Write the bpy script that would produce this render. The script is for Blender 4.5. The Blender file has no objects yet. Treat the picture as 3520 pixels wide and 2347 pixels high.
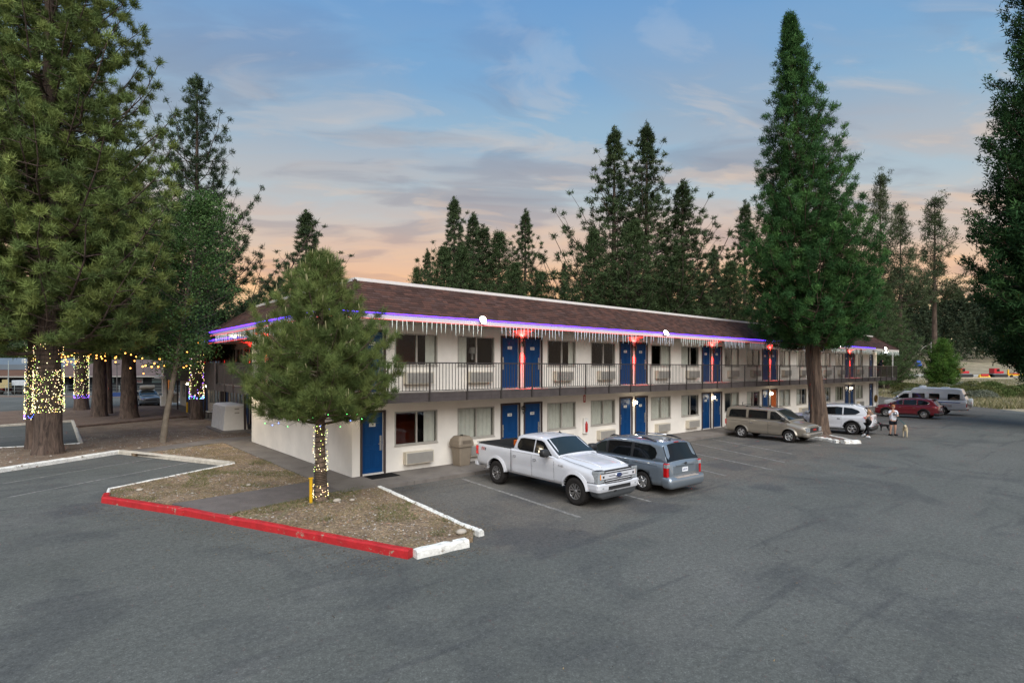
import bpy, math, random
import numpy as np
from mathutils import Vector, Matrix, noise
rnd = random.Random(7)
sc = bpy.context.scene
C = bpy.context.collection
PI = math.pi
# ---------------------------------------------------------------- camera
YAW = math.radians(49.4804)
FW = Vector((math.cos(YAW), math.sin(YAW), 0)); RT = Vector((math.sin(YAW), -math.cos(YAW), 0))
CP = Vector((-7.6662, -16.9713, 3.72))
cam = bpy.data.cameras.new('camera'); co = bpy.data.objects.new('camera', cam); C.objects.link(co)
cam.sensor_width = 36; cam.lens = 36 * 1890.7 / 3520; cam.shift_y = (1260.85 - 1173.5) / 3520
cam.clip_start = .1; cam.clip_end = 3000
_r = (RT + Vector((0, 0, 1)) * .00177).normalized(); _b = -FW; _u = _b.cross(_r)
co.matrix_world = Matrix((( _r.x, _u.x, _b.x, CP.x), (_r.y, _u.y, _b.y, CP.y), (_r.z, _u.z, _b.z, CP.z), (0, 0, 0, 1)))
sc.camera = co
def lin(h):
    h = h.lstrip('#'); v = [int(h[i:i + 2], 16) / 255 for i in (0, 2, 4)]
    return tuple(x / 12.92 if x < .04045 else ((x + .055) / 1.055) ** 2.4 for x in v) + (1,)
# ---------------------------------------------------------------- dusk sky
world = bpy.data.worlds.new("World"); sc.world = world; world.use_nodes = True
nt = world.node_tree; N = nt.nodes; L = nt.links; N.clear()
def nd(t, **k):
    n = N.new(t)
    for a, b in k.items(): setattr(n, a, b)
    return n
def vm(op, a, b=None):
    n = nd('ShaderNodeVectorMath', operation=op)
    for i, x in enumerate((a, b)):
        if x is None: continue
        if hasattr(x, 'links'): L.new(x, n.inputs[i])
        else: n.inputs[i].default_value = x
    return n.outputs['Value'] if op == 'DOT_PRODUCT' else n.outputs[0]
def mm(op, a, b=0.0, c=None, clamp=False):
    n = nd('ShaderNodeMath', operation=op); n.use_clamp = clamp
    for i, x in enumerate((a, b, c)):
        if x is None: continue
        if hasattr(x, 'links'): L.new(x, n.inputs[i])
        else: n.inputs[i].default_value = x
    return n.outputs[0]
def ramp(f, stops, interp='EASE'):
    n = nd('ShaderNodeValToRGB'); e = n.color_ramp; e.interpolation = interp
    while len(e.elements) < len(stops): e.elements.new(.5)
    for el, (p, c) in zip(e.elements, stops):
        el.position = p; el.color = c if isinstance(c, tuple) else (lin(c) if isinstance(c, str) else (c, c, c, 1))
    L.new(f, n.inputs[0]); return n.outputs[0]
def mixc(f, a, b):
    n = nd('ShaderNodeMix', data_type='RGBA')
    L.new(f, n.inputs[0]) if hasattr(f, 'links') else setattr(n.inputs[0], 'default_value', f)
    for i, x in ((6, a), (7, b)):
        if hasattr(x, 'links'): L.new(x, n.inputs[i])
        else: n.inputs[i].default_value = x
    return n.outputs[2]
def noi(vec, sc_, det=5, rough=.55, dist=0.0, lac=2.0):
    n = nd('ShaderNodeTexNoise'); L.new(vec, n.inputs['Vector'])
    n.inputs['Scale'].default_value = sc_; n.inputs['Detail'].default_value = det; n.inputs['Roughness'].default_value = rough
    n.inputs['Distortion'].default_value = dist
    return n.outputs[0]
tc = nd('ShaderNodeTexCoord'); D = tc.outputs['Generated']
sep = nd('ShaderNodeSeparateXYZ'); L.new(D, sep.inputs[0]); z = sep.outputs[2]
blue = ramp(z, [(0, '#E4CDBA'), (.12, '#D0C6BE'), (.22, '#AFC2CB'), (.32, '#93B5CC'), (.44, '#7BA6CB'), (.56, '#6799CB'), (.9, '#6392BE')])
warm = ramp(z, [(0, '#FFE6B4'), (.08, '#FFDC9C'), (.145, '#FBC693'), (.21, '#D8C0AE'), (.28, '#B7C2C8'), (.38, '#97B5CC'), (.48, '#7AA5CE'), (.58, '#6499CE')])
gdir = (FW - RT * .06).normalized()
az = vm('DOT_PRODUCT', D, tuple(gdir))
wf = ramp(az, [(0, 0.0), (.45, .15), (.82, .75), (1, 1.0)], 'LINEAR')
base = mixc(wf, blue, warm)
# cloud layer seen in perspective
zz = mm('ADD', z, .16)
px = mm('DIVIDE', vm('DOT_PRODUCT', D, tuple(RT)), zz); py = mm('DIVIDE', vm('DOT_PRODUCT', D, tuple(FW)), zz)
cmb = nd('ShaderNodeCombineXYZ')
L.new(mm('ADD', px, mm('MULTIPLY', py, -.35)), cmb.inputs[0]); L.new(mm('MULTIPLY', py, 1.9), cmb.inputs[1])
warp = nd('ShaderNodeTexNoise'); L.new(cmb.outputs[0], warp.inputs['Vector']); warp.inputs['Scale'].default_value = .7; warp.inputs['Detail'].default_value = 3
wv = vm('ADD', cmb.outputs[0], vm('MULTIPLY', vm('SUBTRACT', warp.outputs['Color'], (.5, .5, .5)), (1.7, 1.1, 1)))
c1 = noi(vm('ADD', wv, (3.3, 1.9, 0)), 1.15, 6, .52)
dens = ramp(c1, [(.42, 0.0), (.56, .55), (.72, .95)])
c2 = noi(vm('ADD', wv, (5.6, 6.2, 2)), 2.7, 6, .55)
hi = ramp(c2, [(.52, 0.0), (.63, .5), (.78, 1.0)])
c3 = noi(vm('ADD', wv, (4.7, 8.9, 5)), 1.9, 6, .52)
dk = ramp(c3, [(.50, 0.0), (.64, .7), (.78, 1.0)])
midc = ramp(z, [(0, '#F2CAA6'), (.12, '#EBBC9A'), (.20, '#DDB9A4'), (.30, '#BDB3B0'), (.42, '#98A7BA'), (.55, '#7FA0C8')])
darkc = ramp(z, [(0, '#CDA38F'), (.15, '#B89A92'), (.25, '#8F8E9A'), (.38, '#7E869B'), (.55, '#6A88B5')])
lightc = ramp(z, [(0, '#FFDCA0'), (.14, '#FCC894'), (.24, '#E6C6AA'), (.38, '#D3C6BC'), (.55, '#B0C0D4')])
edge = ramp(z, [(0, .3), (.10, .95), (.42, .80), (.60, .35)])
sky = mixc(mm('MULTIPLY', dens, edge), base, midc)
azr = vm('DOT_PRODUCT', D, tuple(RT))
sky = mixc(mm('MULTIPLY', mm('MULTIPLY', dk, edge), .72), sky, darkc)
hf = mm('MULTIPLY', hi, ramp(mm('ADD', mm('MULTIPLY', azr, .6), .5), [(0, .35), (.5, .7), (.85, .9)], 'LINEAR'))
sky = mixc(mm('MULTIPLY', hf, edge), sky, lightc)
low = ramp(mm('ADD', z, .5), [(.46, lin('#6B6862')), (.5, (1, 1, 1, 1))])
mul = nd('ShaderNodeMix', data_type='RGBA', blend_type='MULTIPLY'); mul.inputs[0].default_value = 1
L.new(sky, mul.inputs[6]); L.new(low, mul.inputs[7])
bg = nd('ShaderNodeBackground'); L.new(mul.outputs[2], bg.inputs[0]); bg.inputs[1].default_value = .85
wo = nd('ShaderNodeOutputWorld'); L.new(bg.outputs[0], wo.inputs[0])
# ---------------------------------------------------------------- broad after-sunset light
sl = bpy.data.lights.new('sun', 'SUN'); sl.energy = 4.0; sl.angle = math.radians(65); sl.color = (1, .96, .91)
so = bpy.data.objects.new('sun', sl); C.objects.link(so)
_d = (RT * .15 - FW * .78 + Vector((0, 0, .80))).normalized()   # towards the light
so.rotation_euler = _d.to_track_quat('Z', 'Y').to_euler()
sc.view_settings.view_transform = 'Standard'; sc.view_settings.look = 'None'
sc.view_settings.exposure = .30; sc.view_settings.gamma = 1; sc.view_settings.use_curve_mapping = False
sc.render.engine = 'CYCLES'
sc.cycles.use_denoising = True; sc.cycles.max_bounces = 6; sc.cycles.diffuse_bounces = 3; sc.cycles.glossy_bounces = 3
sc.cycles.transparent_max_bounces = 12; sc.cycles.sample_clamp_indirect = 4; sc.cycles.caustics_reflective = False; sc.cycles.caustics_refractive = False
# ---------------------------------------------------------------- lettering, made while the scene is empty
TXT = {}
def text(s, shear=0.0):
    k = (s, shear)
    if k not in TXT:
        c = bpy.data.curves.new('t', 'FONT'); c.body = s; c.size = 1; c.align_x = 'CENTER'; c.align_y = 'CENTER'; c.extrude = .02; c.resolution_u = 2; c.shear = shear; c.offset = .012
        o = bpy.data.objects.new('t', c); C.objects.link(o)
        me = bpy.data.meshes.new_from_object(o.evaluated_get(bpy.context.evaluated_depsgraph_get()))
        TXT[k] = ([v.co.copy() for v in me.vertices], [tuple(p.vertices) for p in me.polygons])
        bpy.data.objects.remove(o); bpy.data.curves.remove(c); bpy.data.meshes.remove(me)
    return TXT[k]
for s in [str(n) for n in list(range(132, 146)) + list(range(238, 253))]: text(s)
for s in ('FX4', 'Ford'): text(s, .3)
for s in ('F-150', 'KIA', '6JRV174', 'GMC', 'BIG BEAR', 'SALE', 'RENTALS', 'DODGE', '5UDU742', '7LKR203', 'SKI'): text(s)
# ---------------------------------------------------------------- materials
MATS = {}
def chips(m, col, s=5.0, lo=.60, hi=.64):
    ns = m.node_tree.nodes; lk = m.node_tree.links; b = ns['Principled BSDF']; src = b.inputs['Base Color'].links[0].from_socket
    t = ns.new('ShaderNodeTexCoord'); n = ns.new('ShaderNodeTexNoise'); n.inputs['Scale'].default_value = s; n.inputs['Detail'].default_value = 8; n.inputs['Roughness'].default_value = .7; lk.new(t.outputs['Object'], n.inputs['Vector'])
    r = ns.new('ShaderNodeMapRange'); r.inputs[1].default_value = lo; r.inputs[2].default_value = hi; lk.new(n.outputs[0], r.inputs[0]); x = ns.new('ShaderNodeMix'); x.data_type = 'RGBA'; lk.new(r.outputs[0], x.inputs[0]); lk.new(src, x.inputs[6]); x.inputs[7].default_value = tuple(col) + (1,); lk.new(x.outputs[2], b.inputs['Base Color']); return m
def M(name, col, rough=.6, metal=0.0, var=.12, vs=5.0, bump=0.0, bs=30.0, emit=0.0, coat=0.0, attr=False, speck=0.0, nolight=False, sub=0.0, spec=None):
    if name in MATS: return MATS[name]
    if isinstance(col, str): col = lin(col)
    col = tuple(col)[:3] + (1,)
    m = bpy.data.materials.new(name); m.use_nodes = True; t = m.node_tree; ns = t.nodes; lk = t.links
    b = ns['Principled BSDF']; b.inputs['Roughness'].default_value = rough; b.inputs['Metallic'].default_value = metal
    if spec is None and rough >= .7: spec = .15
    if spec is not None: b.inputs['Specular IOR Level'].default_value = spec
    b.inputs['Coat Weight'].default_value = coat; b.inputs['Coat Roughness'].default_value = .05
    tcn = ns.new('ShaderNodeTexCoord'); src = tcn.outputs['Object']
    nz = ns.new('ShaderNodeTexNoise'); lk.new(src, nz.inputs['Vector']); nz.inputs['Scale'].default_value = vs; nz.inputs['Detail'].default_value = 6; nz.inputs['Roughness'].default_value = .6
    mp = ns.new('ShaderNodeMapRange'); lk.new(nz.outputs[0], mp.inputs[0]); mp.inputs[1].default_value = .3; mp.inputs[2].default_value = .7
    mp.inputs[3].default_value = 1 - var; mp.inputs[4].default_value = 1 + var
    vmul = ns.new('ShaderNodeVectorMath'); vmul.operation = 'SCALE'; vmul.inputs[0].default_value = col[:3]; lk.new(mp.outputs[0], vmul.inputs['Scale'])
    out = vmul.outputs[0]
    if attr:
        at = ns.new('ShaderNodeAttribute'); at.attribute_name = 'tint'
        v2 = ns.new('ShaderNodeVectorMath'); v2.operation = 'MULTIPLY'; lk.new(out, v2.inputs[0]); lk.new(at.outputs[0], v2.inputs[1]); out = v2.outputs[0]
    if speck:
        n2 = ns.new('ShaderNodeTexNoise'); lk.new(src, n2.inputs['Vector']); n2.inputs['Scale'].default_value = bs * 2.2; n2.inputs['Detail'].default_value = 2
        m2 = ns.new('ShaderNodeMapRange'); lk.new(n2.outputs[0], m2.inputs[0]); m2.inputs[1].default_value = .3; m2.inputs[2].default_value = .7; m2.inputs[3].default_value = 1 - speck; m2.inputs[4].default_value = 1 + speck
        v3 = ns.new('ShaderNodeVectorMath'); v3.operation = 'SCALE'; lk.new(out, v3.inputs[0]); lk.new(m2.outputs[0], v3.inputs['Scale']); out = v3.outputs[0]
    lk.new(out, b.inputs['Base Color'])
    if bump:
        n3 = ns.new('ShaderNodeTexNoise'); lk.new(src, n3.inputs['Vector']); n3.inputs['Scale'].default_value = bs; n3.inputs['Detail'].default_value = 5
        bp = ns.new('ShaderNodeBump'); bp.inputs['Strength'].default_value = bump; bp.inputs['Distance'].default_value = .02; lk.new(n3.outputs[0], bp.inputs['Height']); lk.new(bp.outputs[0], b.inputs['Normal'])
    if emit:
        b.inputs['Emission Strength'].default_value = emit; b.inputs['Emission Color'].default_value = col
    if nolight: m.cycles.emission_sampling = 'NONE'
    if sub:
        tr = ns.new('ShaderNodeBsdfTranslucent'); lk.new(out, tr.inputs[0]); mx = ns.new('ShaderNodeMixShader'); mx.inputs[0].default_value = sub
        lk.new(b.outputs[0], mx.inputs[1]); lk.new(tr.outputs[0], mx.inputs[2]); lk.new(mx.outputs[0], ns['Material Output'].inputs[0])
    MATS[name] = m; return m
def glassmat(name, tint=.35, col=(.75, .85, .85)):
    if name in MATS: return MATS[name]
    m = bpy.data.materials.new(name); m.use_nodes = True; t = m.node_tree; ns = t.nodes; lk = t.links; ns.remove(ns['Principled BSDF'])
    tr = ns.new('ShaderNodeBsdfTransparent'); tr.inputs[0].default_value = tuple(c * tint for c in col) + (1,)
    gl = ns.new('ShaderNodeBsdfGlossy'); gl.inputs['Roughness'].default_value = .02; gl.inputs[0].default_value = (.9, .95, 1, 1)
    ge = ns.new('ShaderNodeNewGeometry'); dt = ns.new('ShaderNodeVectorMath'); dt.operation = 'DOT_PRODUCT'; lk.new(ge.outputs['Incoming'], dt.inputs[0]); lk.new(ge.outputs['Normal'], dt.inputs[1])
    q = dt.outputs['Value']
    for op, v in (('ABSOLUTE', None), ('SUBTRACT', 1.0), ('POWER', 5.0), ('MULTIPLY', .9), ('ADD', .014)):
        n = ns.new('ShaderNodeMath'); n.operation = op
        if op == 'SUBTRACT': n.inputs[0].default_value = 1.0; lk.new(q, n.inputs[1])
        else:
            lk.new(q, n.inputs[0])
            if v is not None: n.inputs[1].default_value = v
        q = n.outputs[0]
    mx = ns.new('ShaderNodeMixShader'); lk.new(q, mx.inputs[0]); lk.new(tr.outputs[0], mx.inputs[1]); lk.new(gl.outputs[0], mx.inputs[2])
    lk.new(mx.outputs[0], ns['Material Output'].inputs[0]); MATS[name] = m; return m
# ---------------------------------------------------------------- mesh building
class MB:
    def __init__(s): s.v = []; s.f = []; s.m = []; s.sm = []
    def add(s, vs, fs, mi=0, mat=None, smooth=False):
        o = len(s.v)
        s.v += [tuple(mat @ Vector(v)) if mat is not None else tuple(v) for v in vs]
        for f in fs: s.f.append(tuple(i + o for i in f)); s.m.append(mi); s.sm.append(smooth)
        return s
    def box(s, x0, x1, y0, y1, z0, z1, mi=0, mat=None):
        vs = [(x, y, z_) for z_ in (z0, z1) for y in (y0, y1) for x in (x0, x1)]
        return s.add(vs, [(0, 2, 3, 1), (4, 5, 7, 6), (0, 1, 5, 4), (1, 3, 7, 5), (3, 2, 6, 7), (2, 0, 4, 6)], mi, mat)
    def quad(s, a, b, c, d, mi=0): return s.add([a, b, c, d], [(0, 1, 2, 3)], mi)
    def prism(s, poly, z0, z1, mi=0, mat=None, top=None):
        n = len(poly); vs = [(p[0], p[1], z0) for p in poly] + [(p[0], p[1], z1) for p in poly]
        ar = sum(poly[i][0] * poly[(i + 1) % n][1] - poly[(i + 1) % n][0] * poly[i][1] for i in range(n))
        fs = [tuple(range(n))[::-1], tuple(range(n, 2 * n))] + [(i, (i + 1) % n, n + (i + 1) % n, n + i) for i in range(n)]
        if ar < 0: fs = [f[::-1] for f in fs]
        return s.add(vs, fs, mi, mat)
    def tube(s, pts, rad, n=6, mi=0, cap=True, smooth=True):
        pts = [Vector(p) for p in pts]; rad = rad if isinstance(rad, (list, tuple)) else [rad] * len(pts)
        vs = []; fs = []
        ref = None
        for i, p in enumerate(pts):
            d = (pts[min(i + 1, len(pts) - 1)] - pts[max(i - 1, 0)]).normalized()
            if ref is None: ref = Vector((0, 0, 1)) if abs(d.z) < .9 else Vector((1, 0, 0))
            a = d.cross(ref).normalized(); b = d.cross(a)
            ref = -b if False else ref
            for k in range(n):
                t = 2 * PI * k / n; vs.append(p + (a * math.cos(t) + b * math.sin(t)) * rad[i])
        for i in range(len(pts) - 1):
            for k in range(n): fs.append((i * n + k, i * n + (k + 1) % n, (i + 1) * n + (k + 1) % n, (i + 1) * n + k))
        s.add(vs, fs, mi, smooth=smooth)
        if cap:
            o = len(s.v) - len(vs); s.f += [tuple(range(o + n))[o:][::-1], tuple(range(o + (len(pts) - 1) * n, o + len(pts) * n))]; s.m += [mi, mi]; s.sm += [False, False]
        return s
    def lathe(s, prof, n=16, mi=0, mat=None, axis='z', smooth=True, mis=None):
        vs = []; fs = []
        for r, h in prof:
            for k in range(n):
                t = 2 * PI * k / n; a, b = r * math.cos(t), r * math.sin(t)
                vs.append((a, b, h) if axis == 'z' else ((a, h, b) if axis == 'y' else (h, a, b)))
        for i in range(len(prof) - 1):
            for k in range(n): fs.append((i * n + k, i * n + (k + 1) % n, (i + 1) * n + (k + 1) % n, (i + 1) * n + k))
        if mis is None: return s.add(vs, fs, mi, mat, smooth)
        o = len(s.f); s.add(vs, fs, mi, mat, smooth)
        for i in range(len(prof) - 1):
            for k in range(n): s.m[o + i * n + k] = mis[i]
        return s
    def sphere(s, c, r, mi=0, n=8, sz=1.0, sx=1.0, sy=1.0):
        prof = [(max(r * math.sin(PI * i / n), 1e-4), -r * math.cos(PI * i / n)) for i in range(n + 1)]
        return s.lathe(prof, max(6, int(n * 1.5)), mi, Matrix.Translation(c) @ Matrix.Diagonal((sx, sy, sz, 1)))
    def txt(s, string, mat, mi=0, shear=0.0):
        v, f = text(string, shear); return s.add(v, f, mi, mat)
    def build(s, name, mats, parent=None, loc=None, bevel=0.0):
        me = bpy.data.meshes.new(name); me.from_pydata([tuple(v) for v in s.v], [], s.f)
        if not isinstance(mats, (list, tuple)): mats = [mats]
        for m in mats: me.materials.append(m)
        me.polygons.foreach_set('material_index', s.m); me.polygons.foreach_set('use_smooth', s.sm); me.update()
        o = bpy.data.objects.new(name, me); C.objects.link(o)
        if bevel:
            b = o.modifiers.new('b', 'BEVEL'); b.width = bevel; b.segments = 2; b.limit_method = 'ANGLE'
        if loc is not None: o.location = loc
        if parent is not None: o.parent = parent
        return o
def tag(o, label=None, cat=None, group=None, kind=None):
    for k, v in (('label', label), ('category', cat), ('group', group), ('kind', kind)):
        if v: o[k] = v
    return o
def thing(name, label, cat, loc=(0, 0, 0), rz=0.0, group=None):
    o = bpy.data.objects.new(name, None); C.objects.link(o); o.location = loc; o.rotation_euler = (0, 0, rz); o.empty_display_size = .2
    return tag(o, label, cat, group)
def inst(src, name, parent=None, loc=(0, 0, 0), rot=(0, 0, 0), scale=(1, 1, 1)):
    o = bpy.data.objects.new(name, src if isinstance(src, bpy.types.Mesh) else src.data); C.objects.link(o)
    o.location = loc; o.rotation_euler = rot; o.scale = scale
    if parent is not None: o.parent = parent
    return o
def rawmesh(name, verts, k, mats, tint=None, midx=None, smooth=False):
    """verts: (n,3) array, every k consecutive verts make one face"""
    n = len(verts); nf = n // k
    me = bpy.data.meshes.new(name); me.vertices.add(n); me.vertices.foreach_set('co', np.asarray(verts, dtype=np.float32).ravel())
    me.loops.add(n); me.loops.foreach_set('vertex_index', np.arange(n, dtype=np.int32))
    me.polygons.add(nf); me.polygons.foreach_set('loop_start', np.arange(0, n, k, dtype=np.int32)); me.polygons.foreach_set('loop_total', np.full(nf, k, dtype=np.int32))
    if tint is not None:
        a = me.color_attributes.new('tint', 'FLOAT_COLOR', 'POINT'); a.data.foreach_set('color', np.asarray(tint, dtype=np.float32).ravel())
    for m in (mats if isinstance(mats, (list, tuple)) else [mats]): me.materials.append(m)
    if midx is not None: me.polygons.foreach_set('material_index', midx)
    me.update(calc_edges=True); return me
def boolcut(o, cutters):
    for c in cutters:
        m = o.modifiers.new('cut', 'BOOLEAN'); m.operation = 'DIFFERENCE'; m.object = c; m.solver = 'EXACT'
    dg = bpy.context.evaluated_depsgraph_get(); me = bpy.data.meshes.new_from_object(o.evaluated_get(dg)); o.modifiers.clear(); o.data = me
    for c in cutters: bpy.data.objects.remove(c)
    return o
def T(x, y, z_=0.0): return Matrix.Translation((x, y, z_))
def Rz(a): return Matrix.Rotation(a, 4, 'Z')
def Rx(a): return Matrix.Rotation(a, 4, 'X')
def Ry(a): return Matrix.Rotation(a, 4, 'Y')
# ================================================================ GROUND
def groundmat(name, kind):
    m = bpy.data.materials.new(name); m.use_nodes = True; t = m.node_tree; ns = t.nodes; lk = t.links; b = ns['Principled BSDF']
    g = ns.new('ShaderNodeNewGeometry'); P = g.outputs['Position']
    def no(s, d=6, r=.6, dist=0, sc=None):
        n = ns.new('ShaderNodeTexNoise'); n.inputs['Scale'].default_value = s; n.inputs['Detail'].default_value = d; n.inputs['Roughness'].default_value = r; n.inputs['Distortion'].default_value = dist
        v = P
        if sc: q = ns.new('ShaderNodeVectorMath'); q.operation = 'MULTIPLY'; lk.new(P, q.inputs[0]); q.inputs[1].default_value = sc; v = q.outputs[0]
        lk.new(v, n.inputs['Vector']); return n.outputs[0]
    def rp(f, st, ip='LINEAR'):
        n = ns.new('ShaderNodeValToRGB'); e = n.color_ramp; e.interpolation = ip
        while len(e.elements) < len(st): e.elements.new(.5)
        for el, (p, c) in zip(e.elements, st): el.position = p; el.color = (c, c, c, 1) if not isinstance(c, tuple) else tuple(c)[:3] + (1,)
        lk.new(f, n.inputs[0]); return n.outputs[0]
    def mx(f, a, c, bt='MIX'):
        n = ns.new('ShaderNodeMix'); n.data_type = 'RGBA'; n.blend_type = bt
        for i, x in ((0, f), (6, a), (7, c)):
            if hasattr(x, 'links'): lk.new(x, n.inputs[i])
            else: n.inputs[i].default_value = x if i == 0 else tuple(x)[:3] + (1,)
        return n.outputs[2]
    bumpf = no(55, 3)
    if kind == 'asphalt':
        c = mx(rp(no(.16, 5), [(.35, 0.0), (.65, 1.0)]), (.090, .095, .088), (.121, .125, .116))
        sp = ns.new('ShaderNodeSeparateXYZ'); lk.new(P, sp.inputs[0])
        def mth(op, a, b_=0.0, cl=False):
            n = ns.new('ShaderNodeMath'); n.operation = op; n.use_clamp = cl
            for i, x in enumerate((a, b_)):
                lk.new(x, n.inputs[i]) if hasattr(x, 'links') else setattr(n.inputs[i], 'default_value', x)
            return n.outputs[0]
        near = mth('ADD', mth('MULTIPLY', mth('ADD', sp.outputs[1], 9.6), .5), mth('MULTIPLY', mth('SUBTRACT', no(.5, 4), .5), 3.0), True)  # older browner stalls by the building
        gx = mth('MULTIPLY', mth('SUBTRACT', sp.outputs[0], -1.2), 1.2, True)
        c = mx(mth('MULTIPLY', mth('MULTIPLY', near, gx), .75), c, (.122, .108, .094))
        c = mx(rp(no(.33, 7, .68, .8), [(.50, 0.0), (.60, .45), (.75, .7)]), c, (.062, .066, .067)); c = mx(rp(no(.12, 4, .5, .6, (.5, 1.6, 1)), [(.53, 0.0), (.56, .35)]), c, (.125, .124, .116)); c = mx(rp(no(1.0, 6, .6, .3, (.18, 1.5, 1)), [(.57, 0.0), (.66, .5)]), c, (.058, .061, .063))
        c = mx(rp(no(.9, 5, .6, 0, (.35, 1.2, 1)), [(.58, 0.0), (.75, .4)]), c, (.145, .145, .138))
        for sx, sy, r in ((.6, -8.3, 1.3), (4.6, -8.2, 1.0), (3.0, -5.2, 1.1), (6.4, -6.0, 1.1), (19.6, -4.4, 1.4), (12.0, -6.5, 1.0), (-6.9, 1.2, .9), (-5, 2.2, .6), (16, -10, .6), (9.5, -9.2, .7), (27.5, -4, 1.2), (8.2, -3.2, .8)):
            q = ns.new('ShaderNodeVectorMath'); q.operation = 'DISTANCE'; lk.new(P, q.inputs[0]); q.inputs[1].default_value = (sx, sy, 0)
            dd = mth('ADD', mth('DIVIDE', q.outputs['Value'], r), mth('MULTIPLY', mth('SUBTRACT', no(1.6, 5), .5), 1.8))
            c = mx(rp(dd, [(.55, .55), (1.0, 0.0)]), c, (.06, .062, .066))
        # aggregate
        vo = ns.new('ShaderNodeTexVoronoi'); vo.inputs['Scale'].default_value = 62; lk.new(P, vo.inputs['Vector'])
        sepc = ns.new('ShaderNodeSeparateColor'); lk.new(vo.outputs['Color'], sepc.inputs[0])
        c = mx(1.0, c, rp(sepc.outputs[0], [(0, .78), (.5, .98), (.9, 1.08), (1, 1.45)]), 'MULTIPLY')
        c = mx(1.0, c, rp(no(11, 4, .7), [(.3, .78), (.7, 1.22)]), 'MULTIPLY')
        # cracks
        w = ns.new('ShaderNodeTexVoronoi'); w.feature = 'DISTANCE_TO_EDGE'; w.inputs['Scale'].default_value = .17
        q = ns.new('ShaderNodeVectorMath'); q.operation = 'ADD'; lk.new(P, q.inputs[0]); nn = ns.new('ShaderNodeTexNoise'); nn.inputs['Scale'].default_value = .9; nn.inputs['Detail'].default_value = 6; lk.new(P, nn.inputs['Vector'])
        q2 = ns.new('ShaderNodeVectorMath'); q2.operation = 'SCALE'; lk.new(nn.outputs['Color'], q2.inputs[0]); q2.inputs['Scale'].default_value = 2.4; lk.new(q2.outputs[0], q.inputs[1]); lk.new(q.outputs[0], w.inputs['Vector'])
        cr = mth('MULTIPLY', rp(w.outputs['Distance'], [(.0, 1.0), (.0028, 0.0)]), rp(no(.22, 3), [(.5, 0.0), (.56, 1.0)]))
        c = mx(mth('MULTIPLY', cr, .5), c, (.03, .03, .032))
        b.inputs['Roughness'].default_value = .9; bs = .35; b.inputs['Specular IOR Level'].default_value = .15
    elif kind == 'dirt':
        c = mx(rp(no(1.1, 7, .7), [(.35, 0.0), (.65, 1.0)]), (.17, .118, .076), (.30, .215, .13))
        c = mx(rp(no(3.2, 6, .7, .5), [(.55, 0.0), (.62, .65)]), c, (.13, .085, .055))
        c = mx(rp(no(.8, 5, .7, 1), [(.60, 0.0), (.68, .5)]), c, (.10, .13, .05))
        vo = ns.new('ShaderNodeTexVoronoi'); vo.inputs['Scale'].default_value = 22; vo.inputs['Randomness'].default_value = 1; lk.new(P, vo.inputs['Vector'])
        sepc = ns.new('ShaderNodeSeparateColor'); lk.new(vo.outputs['Color'], sepc.inputs[0])
        c = mx(1.0, c, rp(sepc.outputs[1], [(0, .55), (.5, .9), (.9, 1.15), (1, 1.9)]), 'MULTIPLY')
        b.inputs['Roughness'].default_value = .95; bs = .8
    elif kind == 'bed':
        c = mx(rp(no(.7, 7, .7), [(.35, 0.0), (.65, 1.0)]), (.125, .086, .058), (.22, .165, .112))
        c = mx(rp(no(4, 6, .75, .5), [(.5, 0.0), (.62, .6)]), c, (.085, .055, .038))
        c = mx(1.0, c, rp(no(45, 3, .7), [(.3, .6), (.7, 1.5)]), 'MULTIPLY')
        b.inputs['Roughness'].default_value = .95; bs = .7
    elif kind == 'duff':
        c = mx(rp(no(.9, 7, .7), [(.35, 0.0), (.65, 1.0)]), (.105, .068, .05), (.17, .12, .085))
        c = mx(rp(no(5, 5, .8, .5), [(.5, 0.0), (.65, .7)]), c, (.07, .045, .033))
        c = mx(1.0, c, rp(no(40, 3, .7), [(.3, .6), (.7, 1.5)]), 'MULTIPLY')
        b.inputs['Roughness'].default_value = .95; bs = .6
    elif kind == 'field':
        c = mx(rp(no(.05, 7, .7), [(.38, 0.0), (.62, 1.0)]), (.20, .16, .10), (.30, .25, .17))
        c = mx(rp(no(.25, 6, .7, .5), [(.5, 0.0), (.62, .7)]), c, (.12, .125, .06))
        c = mx(1.0, c, rp(no(3, 5, .8), [(.3, .6), (.7, 1.4)]), 'MULTIPLY')
        b.inputs['Roughness'].default_value = .95; bs = .5
    else:  # concrete
        c = mx(rp(no(.8, 6, .65), [(.35, 0.0), (.65, 1.0)]), (.120, .104, .092), (.185, .165, .146))
        c = mx(rp(no(2.3, 6, .6, .6), [(.56, 0.0), (.7, .6)]), c, (.09, .08, .073))
        c = mx(1.0, c, rp(no(60, 3, .7), [(.3, .82), (.7, 1.18)]), 'MULTIPLY')
        b.inputs['Roughness'].default_value = .85; bs = .15
    lk.new(c, b.inputs['Base Color'])
    bp = ns.new('ShaderNodeBump'); bp.inputs['Strength'].default_value = bs; bp.inputs['Distance'].default_value = .02; lk.new(bumpf, bp.inputs['Height']); lk.new(bp.outputs[0], b.inputs['Normal'])
    return m
ASPH = groundmat('asphalt', 'asphalt'); DIRT = groundmat('dirt', 'dirt'); DUFF = groundmat('pine_duff', 'duff'); FIELD = groundmat('field', 'field'); CONC = groundmat('concrete', 'concrete')
DARKCONC = M('path_asphalt', '#66605D', .9, var=.15, vs=3, speck=.2, bs=30, bump=.2)
def P2(d, u): # depth d in metres, u = picture column offset (px of 3520 from the centre) -> ground point
    p = CP + FW * d + RT * (u / 1890.7 * d); return (p.x, p.y)
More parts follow.
